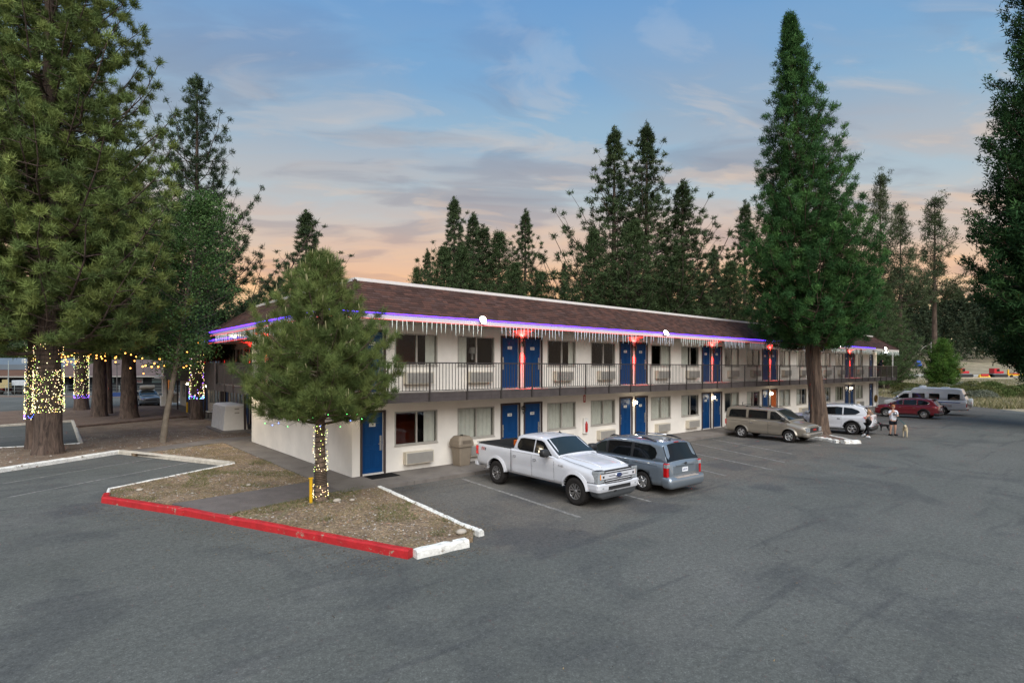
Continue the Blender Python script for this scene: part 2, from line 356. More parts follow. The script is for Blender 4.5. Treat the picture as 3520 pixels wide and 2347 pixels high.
# terrain: flat lot and meadow, a hill behind
def hz(x, y):
    v = Vector((x, y, 0)) - CP; d = v.dot(FW); r = v.dot(RT)
    t = max(0, min(1, (d - 275) / 260)); t = t * t * (3 - 2 * t)
    return -.03 + t * (30 + 7 * noise.noise(Vector((x * .006, y * .006, 0)))) + (0 if d < 120 else 1.2 * noise.noise(Vector((x * .02, y * .02, 3))) * min(1, (d - 120) / 100) * .6)
vs = []; fs = []; nx, ny = 70, 70
ds = [-60, -20, 0, 30, 60, 90, 120] + [120 + 14 * i for i in range(1, 45)] + [800, 1000, 1300]
rs = [-1.4 + 2.8 * i / 60 for i in range(61)]
for d in ds:
    for r in rs:
        p = CP + FW * d + RT * (r * max(abs(d), 120) * 1.0); vs.append((p.x, p.y, hz(p.x, p.y)))
nr = len(rs)
for i in range(len(ds) - 1):
    for j in range(nr - 1): fs.append((i * nr + j, i * nr + j + 1, (i + 1) * nr + j + 1, (i + 1) * nr + j))
tag(MB().add(vs, fs, smooth=True).build('ground', FIELD), kind='structure')
# parking lot and street sheet
lot = [(74.5, 6.3), (60.9, -5.2), (55.5, -9.7), (20, -42), (-10, -70), (-70, -70), (-95, 20), P2(66, -2600), P2(66, -1500), P2(66, 0), (60, 40), (80, 30)]
tag(MB().prism(lot, -.2, 0).build('parking_lot', ASPH), kind='structure')
# pale verge strip along the street and a darker carriageway
def strip(name, mat, d0, d1, u0, u1, z0, z1):
    a = [P2(d0, u0), P2(d0, u1), P2(d1, u1), P2(d1, u0)]
    return tag(MB().prism(a, z0, z1).build(name, mat), kind='structure')
strip('verge', DUFF, 66, 69.5, -2300, -900, -.1, .02); strip('store_forecourt', ASPH, 69.5, 82, -2600, -700, -.1, .01)
def poly(name, pts, z0, z1, mat, par=None):
    o = MB().prism(pts, z0, z1).build(name, mat, par)
    if par is None: tag(o, kind='structure')
    return o
ISL1 = [(-6.28, 1.75), (-6.15, 3.15), (-2.1, 5.40), (-1.12, 5.4), (-1.12, .32), (-5.05, -.15)]
ISL1b = [(-2.1, 5.40), (-5.0, 11.7), (-4.75, 10.35), (-1.12, 11.8), (-1.12, 5.4)]
ISL2 = [(-4.35, -2.25), (-.95, -1.5), (.05, -1.5), (-.36, -7.1), (-.7, -7.55), (-2.2, -7.5)]
poly('island_dirt', ISL1, -.1, .10, DIRT); poly('island_dirt', ISL1b, -.1, .10, DIRT); poly('island_dirt', ISL2, -.1, .10, DIRT)
poly('island_path', [(-5.05, -.15), (-1.12, .32), (-1.1, -1.5), (-.95, -1.5), (-4.35, -2.25)], -.1, .112, DARKCONC)
# wooded ground north of the lot, round a second patch of parking
NORTH1 = [(-40, -10.4), (-8.9, 9.3), (-5.1, 11.8), (-.9, 13.6), (2.2, 13.6), (2.2, 24.6), (0.3, 28.1), (-6.1, 24.4), (-6.2, 15.86), (-26, 19.0), (-60, 12)]
poly('tree_bed', NORTH1, -.1, .09, groundmat('needle_strewn_dirt', 'bed'))
NORTH2 = [(-6.1, 24.4), (.3, 28.1), (2.2, 29.3), (1.9, 41), (-2.2, 44.6), (-7.5, 44), (-30, 34), (-30, 27), (-6.1, 30)]
poly('tree_bed', NORTH2, -.1, .10, DUFF)
wk = thing('walkway', None, None); tag(wk, kind='structure')
def slab(x0, x1, y0, y1, z1=.12):
    MB().box(x0, x1, y0, y1, -.1, z1).build('slab', CONC, wk, bevel=.006)
x = -1.1
while x < 52.5:
    slab(x + .006, min(x + 2.4, 53.2) - .006, -1.75, -.004 if x < 51 else 2); x += 2.4
for k in range(6): slab(-1.1, -.004, .0 + k * 2.0 + .006, k * 2.0 + 1.994)
MB().prism([(-1.1, 12.0), (-4.6, 10.4), (-5.0, 11.55), (-.9, 13.5), (1.9, 13.5), (1.9, 12.0)], -.1, .115).build('slab', CONC, wk)
for k in range(12): slab(.9, 2.2, 13.52 + k * 2.4, 13.5 + k * 2.4 + 2.39)
tag(MB().prism([(.9, 41.2), (2.2, 41.2), (8, 43), (7, 50), (3.5, 49), (.9, 44)], -.1, .12).build('entrance_paving', M('pale_paving', '#D8CDBD', .8)), kind='structure')
RED = M('red_kerb_paint', '#A81E22', .55, var=.18, vs=4, bump=.3, bs=12, speck=.1); WHITE_K = M('white_kerb_paint', '#D9D8D2', .7, var=.22, vs=6, bump=.4, bs=10, speck=.12)
GREYK = M('bare_kerb', '#B4ADA0', .85, var=.2, vs=5, bump=.4, bs=14, speck=.15); BROKEN = M('bare_concrete_end', '#8B7B68', .9, var=.3, vs=12, bump=.5)
chips(RED, (.30, .22, .16), 4.5, .60, .63); chips(WHITE_K, (.22, .18, .13), 4, .57, .62)
def kerb(name, pts, w, h, mat, n=1, jag=.0):
    root = thing(name, None, None); tag(root, kind='structure')
    for (ax, ay), (bx, by) in zip(pts[:-1], pts[1:]):
        l = math.hypot(bx - ax, by - ay); k = max(1, round(l / n)); a = math.atan2(by - ay, bx - ax)
        for i in range(k):
            s0, s1 = l * i / k + (.0 if i == 0 else .006), l * (i + 1) / k - (.0 if i == k - 1 else .006)
            b = MB(); m_ = 7; secs = []
            for j in range(m_ + 1):
                s = s0 + (s1 - s0) * j / m_; e1 = rnd.uniform(-jag, jag); e2 = rnd.uniform(-jag, jag)
                secs.append([(s, -w / 2 - .02 + e1, -.1), (s, -w / 2 + e1, h - .03 + e2), (s, -w / 2 + .03 + e1, h + e2), (s, w / 2 - .03, h + e2), (s, w / 2, h - .03), (s, w / 2 + .01, -.1)])
            vs = [v for q in secs for v in q]; fs = [(j * 6 + t, j * 6 + (t + 1) % 6, (j + 1) * 6 + (t + 1) % 6, (j + 1) * 6 + t) for j in range(m_) for t in range(6)]
            fs += [tuple(range(6))[::-1], tuple(range(m_ * 6, m_ * 6 + 6))]
            b.add(vs, [f[::-1] for f in fs], 0, T(ax, ay) @ Rz(a)).build('kerb_section', mat, root)
    return root
kerb('red_kerb', [(-6.34, 1.72), (-4.9, -1.2), (-3.5, -4.4), (-2.2, -7.55)], .17, .165, RED, 3.2, .012)
kerb('red_kerb_end', [(-6.34, 1.74), (-6.27, 2.25)], .17, .16, RED, 3)
kerb('white_kerb', [(-2.14, -7.6), (-.95, -7.66)], .20, .16, WHITE_K, 3, .015)
kerb('white_kerb', [(-.32, -7.35), (-.34, -6.9), (.08, -1.75)], .13, .14, WHITE_K, 2.7, .012)
kerb('white_kerb_edge', [(-6.24, 2.34), (-6.15, 3.1), (-2.2, 5.36)], .09, .13, WHITE_K, 2.4, .006)
kerb('broad_kerb', [(-2.25, 5.5), (-5.12, 11.72)], .26, .15, GREYK, 1.7, .01)
kerb('broad_kerb', [(-5.12, 11.75), (-8.85, 9.33), (-16, 4.8), (-26, -1.5)], .24, .15, WHITE_K, 2.4, .01)
kerb('thin_kerb', [(-6.25, 15.86), (-6.15, 24.3), (-6.1, 29.95)], .16, .13, GREYK, 2.8, .01); kerb('thin_kerb', [(-6.1, 29.95), (-12, 28.3), (-22, 26)], .16, .13, GREYK, 3)
kerb('thin_kerb', [(-6.3, 15.84), (-9.1, 16.4), (-20, 18.2)], .12, .12, WHITE_K, 3, .008)
kerb('timber_edging', [(-6.1, 24.4), (.2, 28.0)], .16, .22, M('weathered_timber', '#6B5B52', .9, var=.3, vs=3), 2.4)
KEND = kerb('white_kerb', [(23.1, -5.2), (22.65, -6.1), (22.15, -6.8)], .2, .14, WHITE_K, 1.2, .02); kerb('white_kerb', [(22.15, -7.0), (22.9, -7.5)], .3, .17, WHITE_K, 2, .02)
kerb('thin_kerb', [(24.6, -5.6), (23.0, -7.4)], .1, .1, WHITE_K, 2, .01)
poly('island_dirt', [(23.1, -5.1), (22.2, -6.9), (23.0, -7.4), (24.7, -5.7), (28, -2.4), (26, -2.2)], -.1, .06, DUFF)
# painted stall lines, worn through to the asphalt
def linemat():
    m = bpy.data.materials.new('worn_line_paint'); m.use_nodes = True; ns = m.node_tree.nodes; lk = m.node_tree.links; b = ns['Principled BSDF']
    g = ns.new('ShaderNodeNewGeometry'); n = ns.new('ShaderNodeTexNoise'); n.inputs['Scale'].default_value = 7; n.inputs['Detail'].default_value = 8; n.inputs['Roughness'].default_value = .75; lk.new(g.outputs['Position'], n.inputs['Vector'])
    r = ns.new('ShaderNodeValToRGB'); r.color_ramp.elements[0].position = .46; r.color_ramp.elements[1].position = .60; r.color_ramp.elements[0].color = (.12, .118, .112, 1); r.color_ramp.elements[1].color = (.27, .26, .24, 1); lk.new(n.outputs[0], r.inputs[0]); lk.new(r.outputs[0], b.inputs['Base Color']); b.inputs['Roughness'].default_value = .85
    return m
LINE = linemat()
def pline(a, b, w=.1):
    a = Vector(a + (0,)); b = Vector(b + (0,)); s = (b - a).cross(Vector((0, 0, 1))).normalized() * w / 2
    tag(MB().prism([(a - s)[:2], (b - s)[:2], (b + s)[:2], (a + s)[:2]], -.02, .004).build('stall_line', LINE), kind='structure')
for a, b, w in (((2.98, -2.0), (2.47, -7.7), .11), ((5.9, -2.1), (5.15, -7.9), .1), ((8.9, -2.1), (7.6, -7.6), .09), ((11.7, -2.1), (10.2, -7.4), .08), ((14.3, -2.3), (12.55, -7.9), .09), ((16.6, -2.1), (14.5, -7.5), .09), ((18.7, -2.1), (16.9, -6.8), .09),
                ((21.6, -2.1), (20.6, -6.6), .08), ((30.6, -2), (28.2, -7.4), .08), ((33.6, -2), (31.2, -7.4), .08), ((36.6, -2), (34.2, -7.4), .08), ((39.6, -2), (37.2, -7.4), .08), ((43.6, -2), (41.2, -7.4), .08),
                ((-4.27, 9.28), (-8.6, 6.75), .06), ((-3.39, 7.31), (-8.4, 4.15), .08), ((-8, 22.5), (-20, 20.5), .08)): pline(a, b, w)
# ---- small stones, chips and grass on the islands (nobody could count them)
def inpoly(x, y, P):
    c = False; j = len(P) - 1
    for i in range(len(P)):
        if (P[i][1] > y) != (P[j][1] > y) and x < (P[j][0] - P[i][0]) * (y - P[i][1]) / (P[j][1] - P[i][1]) + P[i][0]: c = not c
        j = i
    return c
R_ = np.random.default_rng(5)
def scatter(polys, n, f=None):
    out = []
    while len(out) < n:
        P = polys[int(R_.integers(len(polys)))]; xs = [p[0] for p in P]; ys = [p[1] for p in P]
        x, y = R_.uniform(min(xs), max(xs)), R_.uniform(min(ys), max(ys))
        if inpoly(x, y, P) and (f is None or f(x, y)): out.append((x, y))
    return out
def blades(name, pts, zb, h0, h1, w, mats, cols, spread=.35, per=3, z=None):
    n = len(pts) * per; P = np.repeat(np.array([(p[0], p[1], (z(p[0], p[1]) if z else zb)) for p in pts]), per, axis=0); P[:, :2] += R_.normal(0, .02 if h1 < .5 else h1 * .12, (n, 2))
    a = R_.uniform(0, 2 * PI, n); hh = R_.uniform(h0, h1, n); ln = R_.normal(0, spread, (n, 2)) * hh[:, None]
    s = np.stack([np.cos(a), np.sin(a), np.zeros(n)], 1) * w * .5
    top = P + np.stack([ln[:, 0], ln[:, 1], hh], 1)
    V = np.stack([P - s, P + s, top], 1).reshape(-1, 3)
    ci = R_.integers(0, len(cols), n); t = np.array(cols)[ci] * R_.uniform(.7, 1.3, (n, 1)); t = np.concatenate([t, np.ones((n, 1))], 1)
    me = rawmesh(name, V, 3, mats, np.repeat(t, 3, axis=0)); o = bpy.data.objects.new(name, me); C.objects.link(o); return o
GRASSM = M('grass_blade', (1, 1, 1), .8, var=.2, attr=True, vs=2)
gr = lambda x, y: noise.noise(Vector((x * 1.1, y * 1.1, 7))) > rnd.uniform(-.35, .25)
tag(blades('dry_grass', scatter([ISL1, ISL1b, ISL2], 9000, gr), .09, .02, .07, .010, GRASSM, [(.25, .19, .10), (.20, .14, .07), (.10, .11, .04), (.15, .13, .06), (.30, .25, .15)], .9), kind='stuff')
g2 = lambda x, y: noise.noise(Vector((x * .7, y * .7, 2))) > .12
tag(blades('grass_clump', scatter([ISL1, ISL2], 2600, g2), .09, .03, .10, .011, GRASSM, [(.075, .10, .03), (.10, .12, .04), (.14, .13, .05)], .7, 3), kind='stuff')
def stones(name, pts, zb, r0, r1, cols):
    base = np.array([(1, 0, 0), (0, 1, 0), (-1, 0, 0), (0, -1, 0), (0, 0, .55), (0, 0, -.4)]); F = [(0, 1, 4), (1, 2, 4), (2, 3, 4), (3, 0, 4), (1, 0, 5), (2, 1, 5), (3, 2, 5), (0, 3, 5)]
    idx = np.array(F).ravel(); n = len(pts); V = []; 
    for p in pts:
        r = R_.uniform(r0, r1) if R_.random() < .9 else r1 * 1.4; a = R_.uniform(0, PI); c, s = math.cos(a), math.sin(a)
        q = base * (R_.uniform(.5, 1.2, (6, 1))) * r * np.array([R_.uniform(.8, 1.5), R_.uniform(.5, 1), 1]); q = np.stack([q[:, 0] * c - q[:, 1] * s, q[:, 0] * s + q[:, 1] * c, q[:, 2]], 1) + np.array([p[0], p[1], zb]); V.append(q[idx])
    V = np.concatenate(V); t = np.array(cols)[R_.integers(0, len(cols), n)] * R_.uniform(.7, 1.2, (n, 1)); t = np.concatenate([t, np.ones((n, 1))], 1)
    me = rawmesh(name, V, 3, M('stone', (1, 1, 1), .9, var=.15, attr=True), np.repeat(t, 24, axis=0)); o = bpy.data.objects.new(name, me); C.objects.link(o); return tag(o, kind='stuff')
SC = [(.30, .26, .22), (.22, .19, .16), (.40, .37, .33), (.14, .11, .09), (.26, .16, .11)]
stones('gravel', scatter([ISL1, ISL1b, ISL2], 5200, lambda x, y: noise.noise(Vector((x * .8, y * .8, 1))) > rnd.uniform(-.4, .3)), .105, .008, .028, SC)
stones('gravel', scatter([NORTH1[:11]], 3500, lambda x, y: x > -16 and y < 19), .095, .012, .035, SC)
tag(blades('pine_litter', scatter([NORTH1, NORTH2], 7000, lambda x, y: x > -18), .09, .01, .04, .02, GRASSM, [(.20, .13, .08), (.12, .08, .05), (.28, .2, .13)], 2.2), kind='stuff')
for i, (x, y, r) in enumerate(((-1.66, -2.75, .09), (-1.3, -2.9, .06), (-5.5, 2.2, .07), (-.75, -7.2, .10), (-2.9, .9, .06))):
    b = MB(); b.sphere((0, 0, r * .5), r, 0, 6, .6, 1.3); o = b.build('stone', M('pale_rock', '#A79F93', .9, bump=.4, bs=8), loc=(x, y, .1))
    tag(o, ['largest pale rock at the foot of the lit young pine', 'second pale rock right of the lit young pine trunk', 'pale rock near the left end of the red kerb', 'flat pale rock inside the gap of the white kerb corner', 'pale rock in the grass behind the island path'][i], 'rock')
# sagebrush and weeds along the edge of the lot
def bush(name, cols, n, seed, r=1.0, h=.8):
    R = np.random.default_rng(seed); th = R.uniform(0, 2 * PI, n); ph = np.arccos(R.uniform(0, 1, n)); q = R.uniform(.55, 1, n) ** .5
    lump = 1 + .25 * np.sin(th * 3 + seed) * np.sin(ph * 2)
    c = np.stack([q * lump * r * np.sin(ph) * np.cos(th), q * lump * r * np.sin(ph) * np.sin(th), q * h * np.cos(ph) + .02], 1)
    return leafmesh(name, c, R, .09 * r, .035 * r, cols, up=.8)
def leafmesh(name, c, R, ln, w, cols, up=.5, mat=None, mats=None):
    n = len(c); d = R.normal(0, 1, (n, 3)); d[:, 2] = np.abs(d[:, 2]) + up; d /= np.linalg.norm(d, axis=1)[:, None]
    s = np.cross(d, R.normal(0, 1, (n, 3))); s /= np.linalg.norm(s, axis=1)[:, None] + 1e-6
    l = R.uniform(.6, 1.3, (n, 1)) * ln; V = np.stack([c - s * w, c + s * w, c + d * l], 1).reshape(-1, 3)
    t = np.array(cols)[R.integers(0, len(cols), n)] * R.uniform(.65, 1.35, (n, 1)); t = np.concatenate([t, np.ones((n, 1))], 1)
    return rawmesh(name, V, 3, mat or FOL, np.repeat(t, 3, axis=0))
FOL = M('foliage', (1, 1, 1), .7, var=.18, vs=1.5, attr=True, sub=.25, spec=.06)
bm = [bush('bush', [(.10, .13, .045), (.07, .10, .03)], 2600, 1), bush('bush', [(.16, .18, .13), (.20, .21, .16)], 2600, 2, 1, .7), bush('bush', [(.13, .13, .05), (.09, .11, .04)], 2200, 3, .9, 1.0)]
k = 0
for i in range(46):
    d = rnd.uniform(58, 105); u = rnd.uniform(1290, 2100); 
    if i < 8: d = rnd.uniform(66, 80); u = rnd.uniform(1600, 1850)
    e = 49 + (1760 - u) * -.0  # edge of the lot at this column
    dmin = 55.5 + (u - 1570) * -.045 + 6
    if d < dmin: d = dmin + rnd.uniform(0, 10)
    x, y = P2(d, u); m = bm[rnd.randrange(3)]; s = rnd.uniform(.7, 1.7)
    o = inst(m, 'bush', None, (x, y, -.03), (0, 0, rnd.uniform(0, 6)), (s * 1.3, s * 1.3, s))
    tag(o, 'low sagebrush or scrub bush on the meadow beyond the right edge of the lot', 'bush', 'scrub bushes on the meadow beyond the lot')
def fz(x, y): return hz(x, y)
mp = []
while len(mp) < 26000:
    d = 50 + R_.random() ** 1.6 * 130; u = R_.uniform(1150, 2100); x, y = P2(d, u)
    # keep off the asphalt
    if (x - 60.9) * (-11.5) + (y + 5.2) * 13.6 > 0 and x < 74.5 and (x - 60.9) * (-11.5) + (y + 5.2) * 13.6 > 0: continue
    if (y + 5.2) > (x - 60.9) * .846 and x < 74.5: continue
    mp.append((x, y))
tag(blades('meadow_grass', mp, 0, .15, .5, .05, GRASSM, [(.17, .16, .07), (.22, .19, .10), (.11, .13, .05), (.28, .24, .15)], .5, 2, z=fz), kind='stuff')

# fallen needles and leaf bits drifted against kerbs and the walkway edge
lp = []
for (ax, ay, bx, by, w) in ((-6.5, 1.6, -2.3, -7.7, .5), (-2.2, -7.8, -.8, -7.9, .3), (-.1, -7.2, .3, -1.9, .35), (.2, -1.9, 51, -1.95, .5), (-2.6, 5.6, -5.3, 11.5, .5), (22.0, -7.2, 23.2, -5.2, .6), (24, -6.5, 27, -3, 1.6), (-5.4, 11.6, -16, 4.6, .4)):
    for _ in range(int(170 * math.hypot(bx - ax, by - ay) ** .75)):
        t_ = R_.random(); nx_, ny_ = -(by - ay), bx - ax; l_ = math.hypot(nx_, ny_); s_ = abs(R_.normal(0, 1)) * w * (-1 if (ax, bx) != (-.1, .3) else -1); lp.append((ax + (bx - ax) * t_ + nx_ / l_ * s_, ay + (by - ay) * t_ + ny_ / l_ * s_))
for _ in range(900): lp.append((R_.uniform(-9, 30), R_.uniform(-15, -2)))
tag(blades('needle_litter', lp, .004, .001, .010, .02, GRASSM, [(.16, .10, .05), (.09, .06, .035), (.22, .16, .09), (.05, .04, .03)], 3.0, 2), kind='stuff')
# ================================================================ MOTEL
STUC = M('stucco', '#E9E3D9', .9, var=.09, vs=.9, bump=.35, bs=55, speck=.04); SOFF = M('soffit_paint', '#CFC5B6', .85, var=.06)
BROWN = M('brown_trim', '#4A4140', .7, var=.12); BAND = M('brown_timber_band', '#4B4544', .75, var=.18, vs=3, bump=.3, bs=20); IRON = M('dark_iron', '#3B3634', .5, metal=.2, var=.1)
DOORB = M('blue_door_paint', '#083E70', .45, var=.08, vs=3, spec=.2); DOORD = M('blue_door_groove', '#0A345F', .5); SILVER = M('brushed_steel', '#B9B6AE', .35, metal=.8); ALU = M('window_aluminium', '#8E8A85', .45, metal=.4)
WFRAME = M('pale_window_frame', '#A8A39A', .5); PANE = glassmat('window_glass', 1.0, (.93, .935, .93)); GREYC = M('grey_curtain', '#D2D2C6', .9, var=.08); REDW = M('room_red_wall', '#8A3A24', .8); ROOM = M('room_wall', '#2C2623', .9); WHITE = M('white_enamel', '#E8E6E0', .5, var=.03)
ACB = M('unit_beige', '#CFC6B4', .6, var=.05); ACG = M('unit_grille', '#A39F98', .5, var=.06); BLACKT = M('black_ink', '#111111', .6); CAPM = M('parapet_metal', '#D5D0CA', .5, var=.05); FASC = M('fascia_board', '#CFC8C0', .6, var=.05)
SHM = M('shingle', (1, 1, 1), .95, var=.15, vs=6, attr=True, bump=.4, bs=60, speck=.25); SHM1 = [M('shingle_%s' % n, c, .95, var=.2, vs=8, bump=.4, bs=60, speck=.25) for n, c in (('russet', (.086, .043, .033)), ('umber', (.056, .031, .025)), ('plum', (.070, .041, .035)))]
ORANGE = M('orange_door_paint', '#B0541C', .6)
WL, WW = 51.8, 11.24; MOD = 7.475
motel = thing('motel_building', 'long two-storey cream motel with brown shingled roof and blue doors', 'building')
def wall_run(name, length, z0, z1, ops, mat, par, thick=.16, M4=None):
    """ops: (a, b, zlo, zhi) openings sorted; wall occupies y 0..thick"""
    b = MB(); ops = sorted(ops); x = 0
    for (a, c, lo, hi) in ops:
        if a > x: b.box(x, a, 0, thick, z0, z1, 0, M4)
        if lo > z0: b.box(a, c, 0, thick, z0, lo, 0, M4)
        if hi < z1: b.box(a, c, 0, thick, hi, z1, 0, M4)
        x = c
    if x < length: b.box(x, length, 0, thick, z0, z1, 0, M4)
    return b.build(name, mat, par)
def curtain(par, x0, x1, z0, z1, M4, mat=None, red=0):
    b = MB(); n = max(6, int((x1 - x0) / .045)); vs = []; 
    for i in range(n + 1):
        x = x0 + (x1 - x0) * i / n; y = .115 + .018 * math.sin(i * 1.45 + rnd.random()) ; vs += [(x, y, z0), (x, y, z1)]
    b.add(vs, [(2 * i, 2 * i + 2, 2 * i + 3, 2 * i + 1) for i in range(n)], 0, M4, True)
    b.build('curtain', mat or GREYC, par)
def window(par, x0, x1, z0, z1, M4, curt=(), redside=None, lamp=None, dark=False):
    f = MB(); t = .045
    f.box(x0, x1, -.012, .07, z0, z0 + t, 0, M4).box(x0, x1, -.012, .07, z1 - t, z1, 0, M4).box(x0, x0 + t, -.012, .07, z0 + t, z1 - t, 0, M4).box(x1 - t, x1, -.012, .07, z0 + t, z1 - t, 0, M4)
    xm = (x0 + x1) / 2; f.box(xm - .03, xm + .03, -.006, .06, z0 + t, z1 - t, 0, M4)
    f.box(x0 - .02, x1 + .02, -.035, -.013, z0 - .03, z0 + .012, 0, M4)
    w = f.build('window', WFRAME, par)
    for a, c, y in ((x0 + t, xm - .03, .02), (xm + .03, x1 - t, .035)):
        MB().box(a, c, y, y + .006, z0 + t, z1 - t, 0, M4).build('pane', PANE, w)
    r = MB(); d = 2.2  # the room behind
    r.box(x0 - .4, x1 + .4, d, d + .05, z0 - 1, z1 + .3, 1 if redside else 0, M4); r.box(x0 - .45, x0 - .4, .161, d, z0 - 1, z1 + .3, 1, M4); r.box(x1 + .4, x1 + .45, .161, d, z0 - 1, z1 + .3, 0, M4)
    r.box(x0 - .4, x1 + .4, .161, d, z1 + .3, z1 + .35, 0, M4); r.box(x0 - .4, x1 + .4, .161, d, z0 - 1.05, z0 - 1, 0, M4)
    if lamp is not None: r.lathe([(.05, z0 + .25), (.05, z0 + .5), (.16, z0 + .5), (.11, z0 + .75)], 12, 2, M4 @ T(x0 + (x1 - x0) * lamp, 1.0))
    r.build('room', [ROOM, REDW, WHITE], w)
    for a, c in curt: curtain(w, x0 + .05 + (x1 - x0 - .1) * a, x0 + .05 + (x1 - x0 - .1) * c, z0 + .03, z1 - .03, M4)
    return w
def _panel(b, x0, x1, z0, z1, y, mi, M4=None):
    t = .022
    b.box(x0, x1, y - .008, y, z0, z0 + t, mi, M4).box(x0, x1, y - .008, y, z1 - t, z1, mi, M4).box(x0, x0 + t, y - .008, y, z0 + t, z1 - t, mi, M4).box(x1 - t, x1, y - .008, y, z0 + t, z1 - t, mi, M4)
    b.box(x0 + t + .03, x1 - t - .03, y - .006, y, z0 + t + .03, z1 - t - .03, mi, M4)
PAN = {}
for nm, hgt in (('tall', .62), ('mid', .62), ('short', .20)):
    b = MB(); _panel(b, -.14, .14, 0, hgt, 0, 0); b_ = b.build('door_panel', DOORB); PAN[nm] = b_.data; bpy.data.objects.remove(b_)
def plate(par, num, x, z_, M4, s=1.0):
    b = MB(); b.box(x - .11 * s, x + .11 * s, -.012, 0, z_ - .058 * s, z_ + .058 * s, 0, M4)
    b.txt(num, M4 @ T(x, -.013, z_) @ Matrix.Rotation(PI / 2, 4, 'X') @ Matrix.Diagonal((.105 * s, .105 * s, .05, 1)), 1); return b.build('number_plate', [WHITE, BLACKT], par)
def door(par, x0, x1, z0, num, M4, hinge=1, mat=None, h=2.06):
    """x0..x1: outside of the frame"""
    f = MB(); t = .075
    f.box(x0, x0 + t, -.03, .12, z0, z0 + h + t, 0, M4).box(x1 - t, x1, -.03, .12, z0, z0 + h + t, 0, M4).box(x0 + t, x1 - t, -.03, .12, z0 + h, z0 + h + t, 0, M4)
    f.box(x0 + t, x1 - t, -.02, .12, z0, z0 + .05, 1, M4); f.box(x1 - t - .016, x1 - t - .001, .02, .05, z0 + .05, z0 + h, 1, M4)
    fr = f.build('door_frame', [BROWN, CAPM], par)
    a, c = x0 + t + .004, x1 - t - .02; M5 = M4 @ T(0, .045, 0)
    d = MB().box(a, c, 0, .04, z0 + .055, z0 + h - .004, 0, M5).build('door', mat or DOORB, par)
    d['label'] = 'orange door' if mat else 'blue door'
    if not mat:
        w = c - a; s = (w / 2 - .09) / .28
        for kx in (a + w * .28, c - w * .28):
            for nm, zz_ in (('mid', .24), ('tall', .97), ('short', 1.70)):
                p = bpy.data.objects.new('door_panel', PAN[nm]); C.objects.link(p); p.parent = d
                p.matrix_local = M5 @ T(kx, -.0005, z0 + zz_) @ Matrix.Diagonal((s, 1, 1, 1))
        plate(d, num, (a + c) / 2, z0 + 1.66, M5)
        kx = c - .07 if hinge > 0 else a + .07
        hb = MB().box(kx - .035, kx + .035, -.012, 0, z0 + .78, z0 + 1.28, 0, M5); hb.lathe([(.001, -.06), (.02, -.06), (.02, 0)], 8, 0, M5 @ T(kx, 0, z0 + 1.1), 'y'); hb.box(kx - .1, kx, -.055, -.04, z0 + 1.0, z0 + 1.02, 0, M5)
        hb.build('handle', SILVER, d)
    return d
def acunit(par, x, z_, w, M4):
    b = MB().box(x, x + w, -.22, -.001, z_, z_ + .42, 0, M4); b.box(x + .04, x + w - .04, -.232, -.2205, z_ + .03, z_ + .39, 1, M4); o = b.build('air_conditioner', [ACB, ACG], par)
    g_ = MB()
    for i in range(11): g_.box(x + .05, x + w - .05, -.245, -.2325, z_ + .045 + i * .032, z_ + .060 + i * .032, 0, M4)
    g_.build('grille', ACG, o); return o
I4 = Matrix.Identity(4)
doors = []; wins = []; lowc = {}; upc = {}
BO = [(4.16, 5.92)]
ops_lo = [(.28, 1.2, .12, 2.26), (1.54, 3.27, 1.0, 2.17)]; ops_up = [(.28, 1.2, 2.83, 4.97), (1.54, 3.27, 3.76, 4.88)]
D_lo = [(.28, 1.2, '145')]; D_up = [(.28, 1.2, '252')]; W_ = [(1.54, 3.27)]
for k in range(6):
    o = MOD * k
    W_.append((4.16 + o, 5.92 + o)); W_.append((8.83 + o, 10.61 + o))
    D_lo += [(6.24 + o, 7.28 + o, str(144 - 2 * k)), (7.47 + o, 8.53 + o, str(143 - 2 * k))]; D_up += [(6.24 + o, 7.28 + o, str(251 - 2 * k)), (7.47 + o, 8.53 + o, str(250 - 2 * k))]
D_lo.append((49.7, 50.75, '132')); D_up.append((49.7, 50.75, '239'))
ops_lo = [(a, c, .12, 2.26) for a, c, n in D_lo] + [(a, c, 1.0, 2.17) for a, c in W_]
ops_up = [(a, c, 2.83, 4.97) for a, c, n in D_up] + [(a, c, 3.76, 4.88) for a, c in W_]
wall_run('wall', WL, .12, 2.55, ops_lo, STUC, motel, M4=I4); wall_run('wall', WL, 2.83, 5.2, ops_up, STUC, motel, M4=I4)
b = MB(); b.box(0, .16, .161, WW, .12, 2.55).box(0, .16, .161, WW, 2.83, 5.2).box(WL - .16, WL, .161, WW, .12, 5.2).box(.161, WL - .161, WW - .16, WW, .12, 5.2)
b.box(0, WL, 0, WW, 2.551, 2.829); b.build('wall', STUC, motel)
for a, c, n in D_lo: door(motel, a, c, .12, n, I4, -1 if int(n) % 2 == 0 and n != '132' else 1, ORANGE if n == '137' else None)
for a, c, n in D_up: door(motel, a, c, 2.83, n, I4, -1 if int(n) % 2 == 1 and n != '239' else 1)
UPC = {0: [(.76, 1)], 1: [(0, .27)], 2: [(.82, 1)], 3: [(0, .04)], 4: [(.55, 1)], 5: [(0, .45)], 6: [(.5, 1)], 7: [], 8: [(.5, 1)], 9: [(.1, .3)], 10: [(0, .5)], 11: [], 12: [(0, .6)]}
LOC = {0: [(.72, 1)], 1: [(0, .5), (.5, 1)], 2: [(0, 1)], 3: [(0, 1)], 4: [(0, 1)], 5: [(0, .5)], 6: [(.5, 1)], 7: [(.1, .5)], 8: [(0, 1)], 9: [(0, .5)], 10: [(0, .5)], 11: [(0, .5)], 12: [(0, 1)]}
